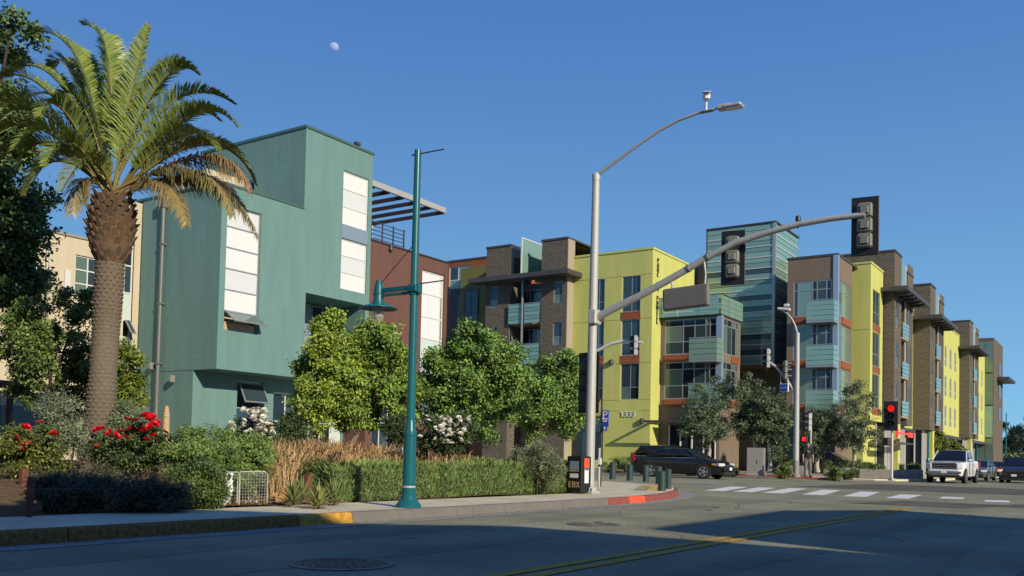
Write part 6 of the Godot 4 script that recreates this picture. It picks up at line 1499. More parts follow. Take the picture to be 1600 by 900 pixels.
func build_far_street() -> void:
	far_lamp(1450, 590, 84.0, "teal street lamp behind the white pickup"); far_lamp(1526, 620, 118.0, "teal street lamp between grey car and end block"); far_lamp(1572, 645, 150.0, "teal street lamp against the far dark trees", false)
	# signal pole of the far corner with light arm and short mast arm
	var Z := 50.0; var f := at_depth(1243.5, 745, Z); f.y = 0.2; var D := -f.z
	var t := thing("signal_pole", "galvanised signal pole with blue name sign across the street", "signal pole", f, "signal poles across the street")
	var topy := on_d(1246, 520, D).y; var top := Vector3(f.x, topy, f.z)
	var m := MB.new(); m.tube([f, top], [0.16, 0.115], 12); wput(t, "pole", m, mats.galv)
	m = MB.new(); m.lathe(f, [[0.24, 0.0], [0.24, 0.1], [0.17, 0.2], [0.17, 0.9]], 12); wput(t, "base", m, mats.cabinet)
	var pts := []; var rad := []
	for q in [[1246, 524], [1243, 510], [1237, 498], [1230, 490], [1222, 485]]: pts.append(on_d(q[0], q[1], D)); rad.append(0.05)
	m = MB.new(); m.tube(pts, rad, 8); wput(t, "light_arm", m, mats.galv)
	m = MB.new(); m.bevbox(on_d(1225, 483, D), Basis(Vector3(0, 0, 1), -0.15), Vector3(0.7, 0.14, 0.3), 0.04); m.bevbox(on_d(1229, 477, D), Basis.IDENTITY, Vector3(0.3, 0.16, 0.16), 0.04); wput(t, "light_head", m, mats.frame_white)
	pts = []; rad = []
	for q in [[1246, 622], [1236, 604], [1224, 586], [1212, 573], [1202, 566]]: pts.append(on_d(q[0], q[1], D)); rad.append(0.075)
	m = MB.new(); m.tube(pts, rad, 8); wput(t, "mast_arm", m, mats.galv)
	var g := "signals across the street"
	var h := on_d(1197, 560, D); var s := thing("traffic_signal", "signal at the tip of the far short mast arm, facing the cross street", "traffic signal", h, g); signal_head(s, h, Basis(Vector3.UP, -1.2), 1.0, mats.galv)
	h = on_d(1230, 578, D - 0.1); s = thing("traffic_signal", "green bodied signal midway on the far short mast arm", "traffic signal", h, g); signal_head(s, h, Basis(Vector3.UP, 2.2), 0.95, mats.signal_back, -1, false)
	var c := on_d(1225.5, 606, D - 0.1); t = thing("street_name_sign", "lit blue street name sign hung on the far mast arm", "sign", c)
	m = MB.new(); m.bevbox(c, Basis(Vector3.UP, -0.35), Vector3(0.56, 0.46, 0.1), 0.02); wput(t, "case", m, mats.frame_white)
	var fz := Basis(Vector3.UP, -0.35) * Vector3(0, 0, 0.055); m = MB.new(); m.obox(c + fz, Basis(Vector3.UP, -0.35), Vector3(0.48, 0.38, 0.01)); wput(t, "face", m, mats.sign_street)
	var tx := TextMesh.new(); tx.text = "Hollis"; tx.font_size = 32; tx.pixel_size = 0.0055; tx.depth = 0.01; var o := put(t, "lettering", tx, mats.frame_white, fz * 1.15); o.rotation.y = -0.35
	for e in [-0.2, 0.2]:
		m = MB.new(); m.tube([c + Vector3(e, 0.22, 0), c + Vector3(e, 0.9 if e < 0 else 0.55, 0)], [0.02, 0.02], 6); wput(t, "hanger", m, mats.frame_white)
	# red signal on its own pole, right of the birches
	f = at_depth(1393.5, 751, 49.0); f.y = 0.15; D = -f.z; t = thing("signal_pole", "thin white signal post with a red light, beside the low planters", "signal pole", f, "signal poles across the street")
	m = MB.new(); m.tube([f, Vector3(f.x, on_d(1393.5, 640, D).y, f.z)], [0.055, 0.055], 10); wput(t, "pole", m, mats.frame_white); m = MB.new(); m.lathe(f, [[0.12, 0], [0.12, 0.1], [0.06, 0.18]], 12); wput(t, "base", m, mats.galv)
	m = MB.new(); m.bevbox(on_d(1386, 690, D), Basis(Vector3.UP, -0.8), Vector3(0.4, 0.42, 0.25), 0.04); wput(t, "walk_signal", m, mats.black_paint)
	h = on_d(1392, 650, D - 0.2); s = thing("traffic_signal", "black signal showing red on the thin white post", "traffic signal", h, g); signal_head(s, h, Basis(Vector3.UP, 0.15), 1.12, mats.black_paint, 0)
	# second post behind the pedestrian with a red hand signal
	f = at_depth(1266, 742, 53.0); f.y = 0.27; D = -f.z; t = thing("signal_pole", "dark signal post with red hand light behind the pedestrian", "signal pole", f, "signal poles across the street")
	m = MB.new(); m.tube([f, Vector3(f.x, on_d(1266, 645, D).y, f.z)], [0.06, 0.06], 10); wput(t, "pole", m, mats.galv); m = MB.new(); m.bevbox(on_d(1257, 686, D), Basis.IDENTITY, Vector3(0.44, 0.46, 0.3), 0.05); var ws := wput(t, "walk_signal", m, mats.black_paint)
	c = on_d(1256, 686, D - 0.16); wbox(ws, "red_hand", mats.signal_red, c.x - 0.10, c.x + 0.10, c.y - 0.12, c.y + 0.12, -c.z - 0.01, -c.z + 0.02)
	h = on_d(1262, 660, D - 0.1); s = thing("traffic_signal", "pale bodied signal on the post behind the pedestrian", "traffic signal", h, g); signal_head(s, h, Basis(Vector3.UP, -1.0), 0.95, mats.galv, -1, false)
	# arm of the signal hidden behind the near pole
	f = at_depth(921, 742, 46.0); f.y = 0.27; D = -f.z; t = thing("signal_pole", "white signal pole hidden behind the tall pole, its arm reaching out", "signal pole", f, "signal poles across the street"); m = MB.new(); m.tube([f, Vector3(f.x, on_d(921, 552, D).y, f.z)], [0.13, 0.1], 10); wput(t, "pole", m, mats.frame_white)
	pts = []; rad = []
	for q in [[921, 556], [937, 546], [955, 537], [975, 533], [1004, 535]]: pts.append(on_d(q[0], q[1], D)); rad.append(0.085)
	rad[4] = 0.05; m = MB.new(); m.tube(pts, rad, 8); wput(t, "mast_arm", m, mats.frame_white)
	h = on_d(990, 540, D - 0.1); s = thing("traffic_signal", "white edged signal on the arm in front of the chartreuse wall", "traffic signal", h, g); signal_head(s, h, Basis(Vector3.UP, -1.15), 0.92, mats.galv)
	# cabinet, low walls, planters
	f = at_depth(1181, 745, 49.0); f.y = 0.24; var u := 49.0 / FOC; t = thing("utility_cabinet", "tall grey utility cabinet on the far pavement", "cabinet", f); m = MB.new(); m.bevbox(f + Vector3(0, 22 * u, 0), Basis(Vector3.UP, 0.2), Vector3(26 * u, 43 * u, 0.7), 0.02); wput(t, "case", m, mats.cabinet)
	m = MB.new(); m.bevbox(f + Vector3(0, 1.5 * u, 0), Basis(Vector3.UP, 0.2), Vector3(28 * u, 3 * u, 0.78), 0.02); wput(t, "plinth", m, mats.planter); m = MB.new(); m.obox(f + Basis(Vector3.UP, 0.2) * Vector3(0.1, 22 * u, 0.355), Basis(Vector3.UP, 0.2), Vector3(0.03, 0.2, 0.03)); wput(t, "handle", m, mats.steel_dark)
	var pl := ["long low concrete planter behind the pedestrian", "low concrete planter beside the wide birch", "low concrete planter under the red signal", "low concrete planter in front of the brick tower"]; var n := 0
	for q in [[1218, 1262, 53.5], [1290, 1340, 54.5], [1345, 1392, 53.5], [1398, 1440, 58.0]]:
		var a := at_depth(q[0], 742, q[2]); var b := at_depth(q[1], 742, q[2]); var p := (a + b) / 2; p.y = 0.15 + hump(p.x, 50); t = thing("planter", pl[n], "planter", p, "concrete planters on the far pavement")
		m = MB.new(); m.bevbox(p + Vector3(0, 0.28, 0), Basis(Vector3.UP, 0.12), Vector3((b - a).length(), 0.56, 0.9), 0.03); wput(t, "box", m, mats.planter)
		var rg := RandomNumberGenerator.new(); rg.seed = 300 + n; var bl := []
		for k in 5: bl.append([p + RIGHT * (k - 2) * (b - a).length() / 5 + Vector3(0, 0.66, 0), Vector3(0.3, 0.22, 0.35)])
		wput(t, "plants", crown(rg, bl, 70, 26, 0.16, 0.12, Color(0.13, 0.17, 0.04), Color(0.05, 0.08, 0.02), 0.3), leaf_mat("leaf")); n += 1
	var gsp := [[1140, 742, 50.0, "grassy clump left of the utility cabinet"], [1225, 742, 50.0, "grassy clump at the foot of the far signal pole"], [1308, 742, 50.5, "bright grassy clump before the low concrete planter"], [1325, 740, 51.0, "second bright clump before the low concrete planter"], [965, 728, 56.0, "low planting along the chartreuse wall"], [1350, 715, 57.0, "rounded green bush against the chartreuse strip"]]; n = 0
	for q in gsp:
		var p := at_depth(q[0], q[1], q[2]); p.y = 0.15 + hump(p.x, 50); t = thing("grass_clump", q[3], "plant", p); var rg := RandomNumberGenerator.new(); rg.seed = 330 + n
		var wide := 1.1 if n == 4 else 0.55
		wput(t, "leaves", crown(rg, [[p + Vector3(0, 0.25 if n != 5 else 0.6, 0), Vector3(wide, 0.3 if n != 5 else 0.7, 0.4)]], 90, 26, 0.14, 0.16, Color(0.16, 0.20, 0.045), Color(0.06, 0.09, 0.02), 0.2), leaf_mat("leaf"))
		m = MB.new(); m.lathe(p, [[wide * 0.5, -0.05], [wide * 0.4, 0.08], [0.0, 0.1]], 8); wput(t, "root_mound", m, mats.soil); n += 1
	# red lit shop sign under the first tower
	var a := on_x(1402, 676, -14.0); var sgn := thing("shop_sign", "red lit shop sign under the brick tower's soffit", "sign", a)
	m = MB.new(); m.lathe(a, [[0.3, -0.06], [0.3, 0.06], [0.0, 0.06]], 20, Vector3(1, 0, 0)); wput(sgn, "roundel", m, mats.sign_red)
	var b2 := on_x(1422, 679, -14.0); wbox(sgn, "bar", mats.sign_red, -14.06, -13.96, b2.y - 0.22, b2.y + 0.14, -b2.z - 0.7, -b2.z + 0.9); wbox(sgn, "rail", mats.sign_red, -14.05, -13.98, a.y - 0.05, a.y + 0.07, -a.z + 0.3, -b2.z - 0.7)
	wbox(sgn, "bracket", mats.steel_dark, -14.8, -14.0, a.y - 0.75, a.y - 0.65, -a.z - 0.4, -b2.z + 1.4)

# ---------------------------------------------------------------- vehicles: local +x is forward, y up
func top_line(s: Dictionary, x: float) -> float:
	# height of hood, waist and boot along the car
	var k: Array = s.top
	for i in k.size() - 1:
		if x <= k[i + 1][0]:
			var f := clampf((x - k[i][0]) / (k[i + 1][0] - k[i][0]), 0, 1); f = f * f * (3 - 2 * f)
			return lerpf(k[i][1], k[i + 1][1], f)
	return k[-1][1]

func make_car(called: String, label: String, category: String, s: Dictionary, at: Vector3, turn: float, group := "") -> Node3D:
	var t := thing(called, label, category, at, group); t.rotation.y = turn
	var L: float = s.L; var W: float = s.W; var H: float = s.H; var R: float = s.R; var paint: Material = mats[s.paint]
	var rings := []; var n := 26
	for i in n + 1:
		var f := float(i) / n; var x := lerpf(-L / 2, L / 2, f)
		var e := absf(x) / (L / 2); var w := W / 2 * (1.0 - 0.16 * pow(maxf(0, (e - 0.72) / 0.28), 2.0)) * (1.0 - 0.10 * pow(e, 8))
		var yt := top_line(s, x); var yb: float = s.sill + 0.10 * pow(maxf(0, (e - 0.8) / 0.2), 1.5)
		var sh := minf(yt - 0.04, s.waist - 0.02); var mid := lerpf(yb, sh, 0.62)
		if e > 0.97: yt = lerpf(yt, sh, 0.35)
		var ring := []
		for q in [[-0.86, yb], [-0.965, yb + 0.10], [-1.0, mid], [-0.975, sh], [-0.90, lerpf(sh, yt, 0.75)], [-0.72, yt], [0.0, yt + 0.025], [0.72, yt], [0.90, lerpf(sh, yt, 0.75)], [0.975, sh], [1.0, mid], [0.965, yb + 0.10], [0.86, yb]]: ring.append(Vector3(x, q[1], q[0] * w))
		rings.append(ring)
	var m := MB.new(); m.loft(rings); put(t, "body", m.mesh(), paint)
	# glasshouse
	var g: Array = s.cabin  # rear foot, rear top, front top, front foot
	var gr := []
	for i in 15:
		var f := i / 14.0; var x := lerpf(g[0], g[3], f); var yb: float = s.waist - 0.03
		var yt: float = H
		if x < g[1]: yt = lerpf(s.waist, H, pow(clampf((x - g[0]) / (g[1] - g[0]), 0, 1), 0.8))
		elif x > g[2]: yt = lerpf(s.waist, H, pow(clampf((g[3] - x) / (g[3] - g[2]), 0, 1), 0.85))
		yt -= 0.03 * absf(f - 0.5); var wt := lerpf(W * 0.445, W * 0.375, clampf((yt - s.waist) / (H - s.waist), 0, 1)); var wb := W * 0.45
		gr.append([Vector3(x, yb, -wb), Vector3(x, lerpf(yb, yt, 0.5), -lerpf(wb, wt, 0.45)), Vector3(x, yt - 0.02, -wt), Vector3(x, yt + 0.01, -wt * 0.6), Vector3(x, yt + 0.015, 0), Vector3(x, yt + 0.01, wt * 0.6), Vector3(x, yt - 0.02, wt), Vector3(x, lerpf(yb, yt, 0.5), lerpf(wb, wt, 0.45)), Vector3(x, yb, wb)])
	m = MB.new(); m.loft(gr); put(t, "windows", m.mesh(), mats.car_glass)
	# roof skin and pillars
	rings = []
	for i in 9:
		var x := lerpf(g[1] - 0.06, g[2] + 0.06, i / 8.0); var y := H + 0.012 - 0.03 * absf(i / 8.0 - 0.5) - (0.02 if i in [0, 8] else 0.0); var w := W * 0.378
		rings.append([Vector3(x, y - 0.075, -w - 0.012), Vector3(x, y - 0.02, -w * 0.985), Vector3(x, y + 0.008, -w * 0.6), Vector3(x, y + 0.014, 0), Vector3(x, y + 0.008, w * 0.6), Vector3(x, y - 0.02, w * 0.985), Vector3(x, y - 0.075, w + 0.012)])
	m = MB.new(); m.loft(rings, false, false); put(t, "roof", m.mesh(), paint)
	for sd in [-1.0, 1.0]:
		for q in [[g[0] + 0.02, g[1] - 0.02, 0.10], [g[3] - 0.02, g[2] + 0.02, 0.07], [s.pillar, s.pillar + 0.05, 0.08]]:
			m = MB.new(); m.bar(Vector3(q[0], s.waist - 0.02, sd * W * 0.452), Vector3(q[1], H - 0.04, sd * W * 0.382), q[2] * 0.5, q[2], Vector3(1, 0, 0)); put(t, "pillar", m.mesh(), paint)
		m = MB.new(); m.bevbox(Vector3(g[3] - 0.28, s.waist + 0.08, sd * (W / 2 + 0.06)), Basis.IDENTITY, Vector3(0.12, 0.14, 0.2), 0.04); put(t, "mirror", m.mesh(), paint)
		m = MB.new(); m.bar(Vector3(g[0] + 0.1, s.waist + 0.005, sd * W * 0.462), Vector3(g[3] - 0.15, s.waist + 0.005, sd * W * 0.462), 0.015, 0.022); put(t, "window_trim", m.mesh(), mats.chrome)
		for k in 2:
			m = MB.new(); m.bevbox(Vector3(s.pillar + (-0.12 if k == 0 else 0.75), s.waist - 0.14, sd * (W / 2 - 0.012)), Basis.IDENTITY, Vector3(0.2, 0.03, 0.04), 0.01); put(t, "door_handle", m.mesh(), mats.chrome if s.get("chrome", false) else paint)
		m = MB.new(); m.bevbox(Vector3(L / 2 - s.lampx, s.lampy, sd * (W / 2 - s.lampw * 0.62)), Basis(Vector3.UP, -sd * 0.5), Vector3(s.lampd, s.lamph, s.lampw), 0.03); put(t, "headlight", m.mesh(), mats[s.lamp])
		if s.has("marker"):
			m = MB.new(); m.bevbox(Vector3(L / 2 - s.lampx - 0.22, s.lampy + 0.01, sd * (W / 2 - 0.035)), Basis(Vector3.UP, -sd * 0.15), Vector3(0.2, 0.10, 0.05), 0.02); put(t, "marker_lamp", m.mesh(), mats[s.marker])
		m = MB.new(); m.bevbox(Vector3(-L / 2 + 0.12, s.taily, sd * (W / 2 - 0.14)), Basis(Vector3.UP, sd * 0.4), Vector3(0.2, s.tailh, 0.26), 0.03); put(t, "tail_light", m.mesh(), mats.lamp_red)
	# wheels
	for x in [s.front, s.front - s.base]:
		for sd in [-1.0, 1.0]:
			var o := Vector3(x, R, sd * (W / 2 - 0.115))
			m = MB.new(); m.lathe(Vector3(x, R + 0.02, sd * (W / 2 - 0.03)), [[0.0, 0.034], [R * 1.13, 0.034], [R * 1.13, -0.02]], 22, Vector3(0, 0, sd)); put(t, "wheel_arch", m.mesh(), mats.tyre)
			m = MB.new(); var ax := Vector3(0, 0, sd); m.lathe(o, [[R * 0.66, -0.1], [R * 0.93, -0.11], [R, -0.07], [R, 0.09], [R * 0.93, 0.128], [R * 0.68, 0.13]], 24, ax); var wh := put(t, "wheel", m.mesh(), mats.tyre)
			m = MB.new(); m.lathe(o, [[R * 0.68, 0.127], [R * 0.62, 0.10], [R * 0.60, 0.03], [0.0, 0.03]], 20, ax); put(wh, "rim_well", m.mesh(), mats.steel_dark)
			m = MB.new()
			for k in s.spokes:
				var a: float = TAU * k / s.spokes; var d := Vector3(cos(a), sin(a), 0); m.bar(o + d * 0.03 + ax * 0.11, o + d * R * 0.66 + ax * 0.115, R * 0.2, 0.03, ax)
			m.lathe(o, [[0.07, 0.10], [0.07, 0.135], [0.0, 0.14]], 12, ax); m.lathe(o, [[R * 0.70, 0.115], [R * 0.70, 0.135], [R * 0.62, 0.125]], 24, ax); put(wh, "rim", m.mesh(), mats.rim)
	# nose and tail
	m = MB.new(); m.bevbox(Vector3(L / 2 - 0.03, s.gry, 0), Basis.IDENTITY, Vector3(0.10, s.grh, W * s.grw), 0.02); var gl := put(t, "grille", m.mesh(), mats.black_paint)
	for k in s.bars:
		m = MB.new(); m.bevbox(Vector3(L / 2 + 0.025, s.gry + s.grh * ((k + 0.5) / s.bars - 0.5), 0), Basis.IDENTITY, Vector3(0.03, s.grh * 0.12, W * s.grw * 0.97), 0.006); put(gl, "grille_bar", m.mesh(), mats.chrome)
	m = MB.new(); m.bevbox(Vector3(L / 2 + 0.0, s.bumper, 0), Basis.IDENTITY, Vector3(0.12, 0.16, W * 0.9), 0.04); put(t, "bumper", m.mesh(), mats[s.get("bumpm", s.paint)])
	m = MB.new(); m.bevbox(Vector3(L / 2 + 0.07, s.bumper + 0.03, 0), Basis.IDENTITY, Vector3(0.02, 0.14, 0.3), 0.004); put(t, "number_plate", m.mesh(), mats.plate)
	m = MB.new(); m.bevbox(Vector3(L / 2 - 0.1, s.sill + 0.05, 0), Basis.IDENTITY, Vector3(0.3, 0.16, W * 0.82), 0.03); put(t, "air_dam", m.mesh(), mats.tyre)
	m = MB.new(); m.box(-L / 2 + 0.5, L / 2 - 0.5, s.sill - 0.02, s.sill + 0.1, -W * 0.4, W * 0.4); put(t, "underbody", m.mesh(), mats.tyre)
	for q in s.get("seams", []):
		for sd in [-1.0, 1.0]:
			m = MB.new(); m.box(q - 0.008, q + 0.008, s.sill + 0.14, s.waist - 0.03, -sd * W / 2 - 0.002, -sd * W / 2 + 0.03); put(t, "door_seam", m.mesh(), mats.tyre)
	return t

func build_vehicles() -> void:
	var sedan := {"L": 4.86, "W": 1.83, "H": 1.46, "R": 0.34, "paint": "paint_black", "sill": 0.2, "waist": 0.98, "top": [[-2.43, 0.92], [-2.2, 1.06], [-1.2, 1.04], [0.9, 0.98], [1.3, 0.97], [2.0, 0.86], [2.43, 0.66]], "cabin": [-1.75, -0.75, 0.35, 1.25], "pillar": -0.22,
		"lampx": 0.25, "lampy": 0.68, "lampw": 0.4, "lampd": 0.4, "lamph": 0.15, "lamp": "lamp_clear", "marker": "lamp_amber", "taily": 0.88, "tailh": 0.2, "front": 1.46, "base": 2.78, "spokes": 5, "gry": 0.62, "grh": 0.16, "grw": 0.45, "bars": 2, "bumper": 0.46, "seams": [-0.25, 0.85, -1.3]}
	var a := on_y(1113, 747.5, 0.12); var b := on_y(1025, 745, 0.12); var mid := (a + b) / 2 - Vector3(0.07, 0, 0)
	var c := make_car("parked_sedan", "glossy black sedan crossing in front of the chartreuse block", "car", sedan, Vector3(mid.x, 0.12, mid.z), 0.0); c.scale = Vector3.ONE * ((a - b).length() / 2.78)
	var hatch := sedan.duplicate(true); hatch.merge({"L": 4.3, "W": 1.8, "H": 1.56, "paint": "paint_wine", "waist": 1.0, "top": [[-2.15, 0.98], [-1.9, 1.04], [0.9, 1.02], [1.2, 0.98], [1.8, 0.88], [2.15, 0.7]], "cabin": [-2.05, -1.5, 0.3, 1.15], "front": 1.35, "base": 2.62, "lampx": 0.22, "taily": 1.0, "tailh": 0.34, "seams": []}, true)
	var h := on_y(1003, 742, 0.12); make_car("parked_hatchback", "dark wine hatchback with red tail light behind the black sedan", "car", hatch, Vector3(h.x + 1.25, 0.12, h.z - 1.4), 0.0).scale = Vector3.ONE * 1.05
	var pick := {"L": 5.9, "W": 2.03, "H": 1.93, "R": 0.41, "paint": "paint_car_white", "sill": 0.36, "waist": 1.28, "top": [[-2.95, 1.36], [-0.95, 1.36], [-0.9, 1.30], [1.0, 1.28], [1.25, 1.27], [2.5, 1.20], [2.95, 1.12]], "cabin": [-1.02, -0.85, 0.55, 1.35], "pillar": -0.1,
		"lampx": 0.08, "lampy": 0.98, "lampw": 0.34, "lampd": 0.16, "lamph": 0.3, "lamp": "lamp_clear", "taily": 1.1, "tailh": 0.4, "front": 2.05, "base": 3.68, "spokes": 6, "gry": 1.0, "grh": 0.36, "grw": 0.62, "bars": 3, "bumper": 0.62, "bumpm": "chrome", "chrome": true, "seams": [-0.1, 1.0]}
	var p := on_y(1478, 755, 0.0); var pk := make_car("pickup_truck", "white pickup truck facing the crossing", "pickup", pick, Vector3(p.x, 0, p.z - 2.8), -PI / 2 - 0.03, "cars waiting at the lights")
	# slim lit marker on its offside lamp
	var grey := sedan.duplicate(true); grey.merge({"paint": "paint_grey", "lamp": "lamp_clear", "marker": "lamp_clear", "L": 4.7}, true); p = on_y(1521, 751, 0.0)
	make_car("waiting_sedan", "grey sedan waiting behind the white pickup", "car", grey, Vector3(p.x, 0, p.z - 2.4), -PI / 2 - 0.06, "cars waiting at the lights")
	var blk := sedan.duplicate(true); blk.merge({"paint": "paint_charcoal"}, true); p = on_y(1553, 748, 0.0)
	make_car("waiting_sedan", "black sedan tucked between grey sedan and dark saloon", "car", blk, Vector3(p.x, 0, p.z - 2.4), -PI / 2, "cars waiting at the lights")
	var hon := sedan.duplicate(true); hon.merge({"paint": "paint_charcoal", "H": 1.66, "waist": 1.1, "W": 1.86, "lamp": "headlamp", "lampw": 0.3, "lampy": 0.78, "top": [[-2.3, 1.0], [-2.1, 1.1], [0.9, 1.1], [1.3, 1.06], [2.0, 0.98], [2.43, 0.8]], "cabin": [-2.0, -1.5, 0.35, 1.2], "gry": 0.78, "grw": 0.5, "bars": 2}, true); hon.erase("marker"); p = on_y(1583, 755, 0.0)
	make_car("waiting_saloon", "dark saloon with lit amber headlights at the street's middle", "car", hon, Vector3(p.x + 0.15, 0, p.z - 2.35), -PI / 2 - 0.04, "cars waiting at the lights")
	# car dimly seen under the passage, behind the birches
	p = at_depth(1290, 738, 60.0); make_car("shaded_car", "dark car parked in the shade behind the birches", "car", blk, Vector3(p.x, 0.27, p.z), 0.0)

# ---------------------------------------------------------------- pedestrian: tapered capsules blended and meshed as surface nets
func net(bones: Array, cell: float, blend: float) -> MB:
	var lo := Vector3.ONE * 1e9; var hi := -lo
	for b in bones:
		var r: float = maxf(b[2], b[3]) + cell * 2
		for q in 2: lo = lo.min(b[q] - Vector3.ONE * r); hi = hi.max(b[q] + Vector3.ONE * r)
	var nx := int((hi.x - lo.x) / cell) + 2; var ny := int((hi.y - lo.y) / cell) + 2; var nz := int((hi.z - lo.z) / cell) + 2
	var f := PackedFloat32Array(); f.resize(nx * ny * nz); f.fill(1.0)
	for b in bones:
		var A: Vector3 = b[0]; var B: Vector3 = b[1]; var r0: float = b[2]; var r1: float = b[3]; var fl: float = b[4] if b.size() > 4 else 1.0
		var r := maxf(r0, r1) + blend + cell * 2; var a := A.min(B) - Vector3.ONE * r - lo; var e := A.max(B) + Vector3.ONE * r - lo
		var AB := B - A; var l2 := maxf(AB.length_squared(), 1e-9)
		for i in range(maxi(0, int(a.x / cell)), mini(nx, int(e.x / cell) + 1)):
			for j in range(maxi(0, int(a.y / cell)), mini(ny, int(e.y / cell) + 1)):
				for k in range(maxi(0, int(a.z / cell)), mini(nz, int(e.z / cell) + 1)):
					var p := lo + Vector3(i, j, k) * cell; var t := clampf((p - A).dot(AB) / l2, 0, 1); var dv := p - A - AB * t; dv.z *= fl
					var d := dv.length() - lerpf(r0, r1, t); var id := (i * ny + j) * nz + k; var o := f[id]
					var h := clampf(0.5 + 0.5 * (o - d) / blend, 0, 1); f[id] = lerpf(o, d, h) - blend * h * (1 - h)
	var mb := MB.new(); var idx := {}
	for i in nx - 1:
		for j in ny - 1:
			for k in nz - 1:
				var s := Vector3.ZERO; var c := 0; var neg := 0; var base := (i * ny + j) * nz + k
				var vals := [f[base], f[base + ny * nz], f[base + nz], f[base + ny * nz + nz], f[base + 1], f[base + ny * nz + 1], f[base + nz + 1], f[base + ny * nz + nz + 1]]
				for q in 8:
					if vals[q] < 0: neg += 1
				if neg == 0 or neg == 8: continue
				for e in [[0, 1], [0, 2], [0, 4], [1, 3], [1, 5], [2, 3], [2, 6], [4, 5], [4, 6], [3, 7], [5, 7], [6, 7]]:
					var v0: float = vals[e[0]]; var v1: float = vals[e[1]]
					if (v0 < 0) != (v1 < 0):
						var t := v0 / (v0 - v1); s += Vector3(e[0] & 1, (e[0] >> 1) & 1, (e[0] >> 2) & 1).lerp(Vector3(e[1] & 1, (e[1] >> 1) & 1, (e[1] >> 2) & 1), t); c += 1
				var g := Vector3(vals[1] + vals[3] + vals[5] + vals[7] - vals[0] - vals[2] - vals[4] - vals[6], vals[2] + vals[3] + vals[6] + vals[7] - vals[0] - vals[1] - vals[4] - vals[5], vals[4] + vals[5] + vals[6] + vals[7] - vals[0] - vals[1] - vals[2] - vals[3])
				idx[base] = mb.v.size(); mb.v.append(lo + (Vector3(i, j, k) + s / c) * cell); mb.n.append(g.normalized())
	for i in range(1, nx - 1):
		for j in range(1, ny - 1):
			for k in range(1, nz - 1):
				var b := (i * ny + j) * nz + k
				for ax in 3:
					var st: int = [ny * nz, nz, 1][ax]
					if (f[b] < 0) == (f[b + st] < 0): continue
					var u: int = [nz, 1, ny * nz][ax]; var w: int = [1, ny * nz, nz][ax]
					var q := [b, b - u, b - u - w, b - w]; var ok := true
					for z in q: if not idx.has(z): ok = false
					if not ok: continue
					var r := [idx[q[0]], idx[q[1]], idx[q[2]], idx[q[3]]]
					if f[b] < 0: mb.ix.append_array([r[0], r[2], r[1], r[0], r[3], r[2]])
					else: mb.ix.append_array([r[0], r[1], r[2], r[0], r[2], r[3]])
	return mb

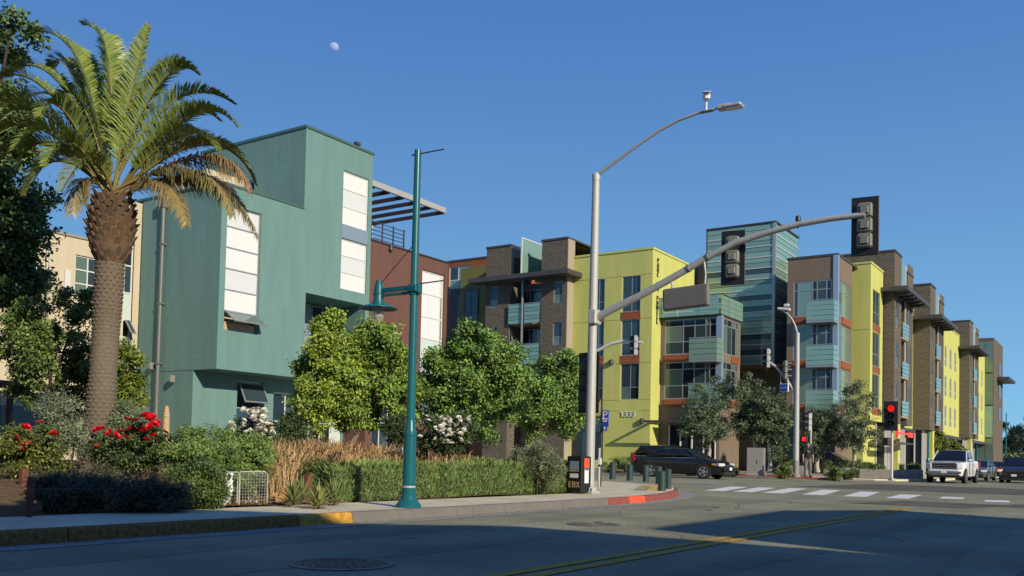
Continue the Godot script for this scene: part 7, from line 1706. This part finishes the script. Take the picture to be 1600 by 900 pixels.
func build_person() -> void:
	var f := on_y(1262, 745.5, 0.27); var t := thing("person", "person in dark T-shirt and grey trousers waiting on the far kerb", "person", Vector3(f.x, 0.27, f.z)); t.rotation.y = 0.5
	var V := func(x: float, y: float, z: float) -> Vector3: return Vector3(x, y, z)
	var legs := [[V.call(-0.09, 0.90, 0), V.call(-0.11, 0.48, 0.02), 0.085, 0.058], [V.call(-0.11, 0.48, 0.02), V.call(-0.12, 0.09, -0.02), 0.056, 0.038], [V.call(0.09, 0.90, 0), V.call(0.11, 0.48, 0.03), 0.085, 0.058], [V.call(0.11, 0.48, 0.03), V.call(0.13, 0.09, 0.0), 0.056, 0.038]]
	var torso := [[V.call(0, 0.93, 0), V.call(0, 1.15, 0.0), 0.135, 0.125, 1.35], [V.call(0, 1.15, 0), V.call(0, 1.36, -0.01), 0.13, 0.14, 1.35], [V.call(-0.15, 1.40, -0.01), V.call(0.15, 1.40, -0.01), 0.065, 0.065]]
	var arms := [[V.call(-0.185, 1.40, 0), V.call(-0.235, 1.12, -0.02), 0.052, 0.042], [V.call(-0.235, 1.12, -0.02), V.call(-0.235, 0.88, 0.05), 0.040, 0.028], [V.call(0.185, 1.40, 0), V.call(0.245, 1.12, -0.02), 0.052, 0.042], [V.call(0.245, 1.12, -0.02), V.call(0.25, 0.88, 0.05), 0.040, 0.028]]
	var head := [[V.call(0, 1.44, 0), V.call(0, 1.53, 0.01), 0.055, 0.05], [V.call(0, 1.585, 0.025), V.call(0, 1.64, 0.015), 0.07, 0.083]]
	var body := []; body.append_array(legs); body.append_array(torso); body.append_array(arms); body.append_array(head)
	for s in [-1.0, 1.0]:
		body.append([V.call(s * 0.12, 0.055, -0.01), V.call(s * 0.135, 0.035, 0.14), 0.042, 0.032])
		var wr: Vector3 = V.call(s * 0.243, 0.87, 0.05); body.append([wr, wr + Vector3(0, -0.075, 0.01), 0.026, 0.032])
	var mb := net(body, 0.016, 0.025)
	# hands with five fingers, face
	for s in [-1.0, 1.0]:
		var o := Vector3(s * 0.243, 0.79, 0.06); var fg := [[o + Vector3(0, 0.06, 0), o, 0.026, 0.03]]
		for k in 4:
			var r := o + Vector3(0, -0.015, -0.03 + k * 0.02); var l: float = [0.06, 0.07, 0.075, 0.065][k]; fg.append([r, r + Vector3(-s * 0.01, -l * 0.55, 0.005), 0.0095, 0.009]); fg.append([r + Vector3(-s * 0.01, -l * 0.55, 0.005), r + Vector3(-s * 0.025, -l, 0.008), 0.009, 0.0075])
		fg.append([o + Vector3(-s * 0.01, 0.03, 0.03), o + Vector3(-s * 0.02, -0.02, 0.055), 0.011, 0.009])
		var hm := net(fg, 0.006, 0.006); var k0 := mb.v.size(); mb.v.append_array(hm.v); mb.n.append_array(hm.n)
		for q in hm.ix: mb.ix.append(q + k0)
	var face := [[Vector3(0, 1.60, 0.088), Vector3(0, 1.58, 0.115), 0.012, 0.014], [Vector3(-0.022, 1.55, 0.085), Vector3(0.022, 1.55, 0.085), 0.009, 0.009], [Vector3(-0.085, 1.62, 0.01), Vector3(-0.085, 1.58, 0.01), 0.014, 0.012], [Vector3(0.085, 1.62, 0.01), Vector3(0.085, 1.58, 0.01), 0.014, 0.012], [Vector3(0, 1.525, 0.06), Vector3(0, 1.53, 0.075), 0.02, 0.015]]
	var fm := net(face, 0.006, 0.006); var k1 := mb.v.size(); mb.v.append_array(fm.v); mb.n.append_array(fm.n)
	for q in fm.ix: mb.ix.append(q + k1)
	put(t, "body", mb.mesh(), mats.skin)
	var sh := []
	for q in torso: sh.append([q[0], q[1], q[2] + 0.018, q[3] + 0.018, q[4] if q.size() > 4 else 1.0])
	for q in [arms[0], arms[2]]: sh.append([q[0], q[0].lerp(q[1], 0.75), q[2] + 0.018, q[3] + 0.022])
	put(t, "shirt", net(sh, 0.018, 0.03).mesh(), mats.shirt)
	var tr := [[Vector3(0, 0.95, 0), Vector3(0, 0.90, 0), 0.14, 0.14, 1.3]]
	for q in legs: tr.append([q[0], q[1], q[2] + 0.014, q[3] + 0.02])
	put(t, "trousers", net(tr, 0.018, 0.025).mesh(), mats.trousers)
	put(t, "hair", net([[Vector3(0, 1.655, -0.005), Vector3(0, 1.62, -0.03), 0.092, 0.08], [Vector3(-0.04, 1.69, 0.04), Vector3(0.04, 1.69, 0.04), 0.04, 0.04]], 0.012, 0.02).mesh(), mats.hair)
	for s in [-1.0, 1.0]: put(t, "shoe", net([[Vector3(s * 0.12, 0.045, -0.04), Vector3(s * 0.138, 0.04, 0.16), 0.048, 0.04]], 0.014, 0.01).mesh(), mats.tyre)
	for s in [-1.0, 1.0]:
		var em := SphereMesh.new(); em.radius = 0.011; em.height = 0.022; em.radial_segments = 10; em.rings = 6; put(t, "eye", em, mats.black_paint, Vector3(s * 0.03, 1.615, 0.083))
	put(t, "shirt_print", net([[Vector3(-0.05, 1.30, 0.118), Vector3(0.04, 1.27, 0.12), 0.02, 0.016]], 0.008, 0.006).mesh(), mats.frame_white)

func _ready() -> void:
	sky_and_camera()
	make_materials()
	build_ground()
	build_casters()
	build_moon()
	build_green()
	build_complex()
	build_palm()
	build_trees()
	build_garden()
	build_near_signal()
	build_teal_lamp()
	build_small_things()
	build_far_street()
	build_vehicles()
	build_person()
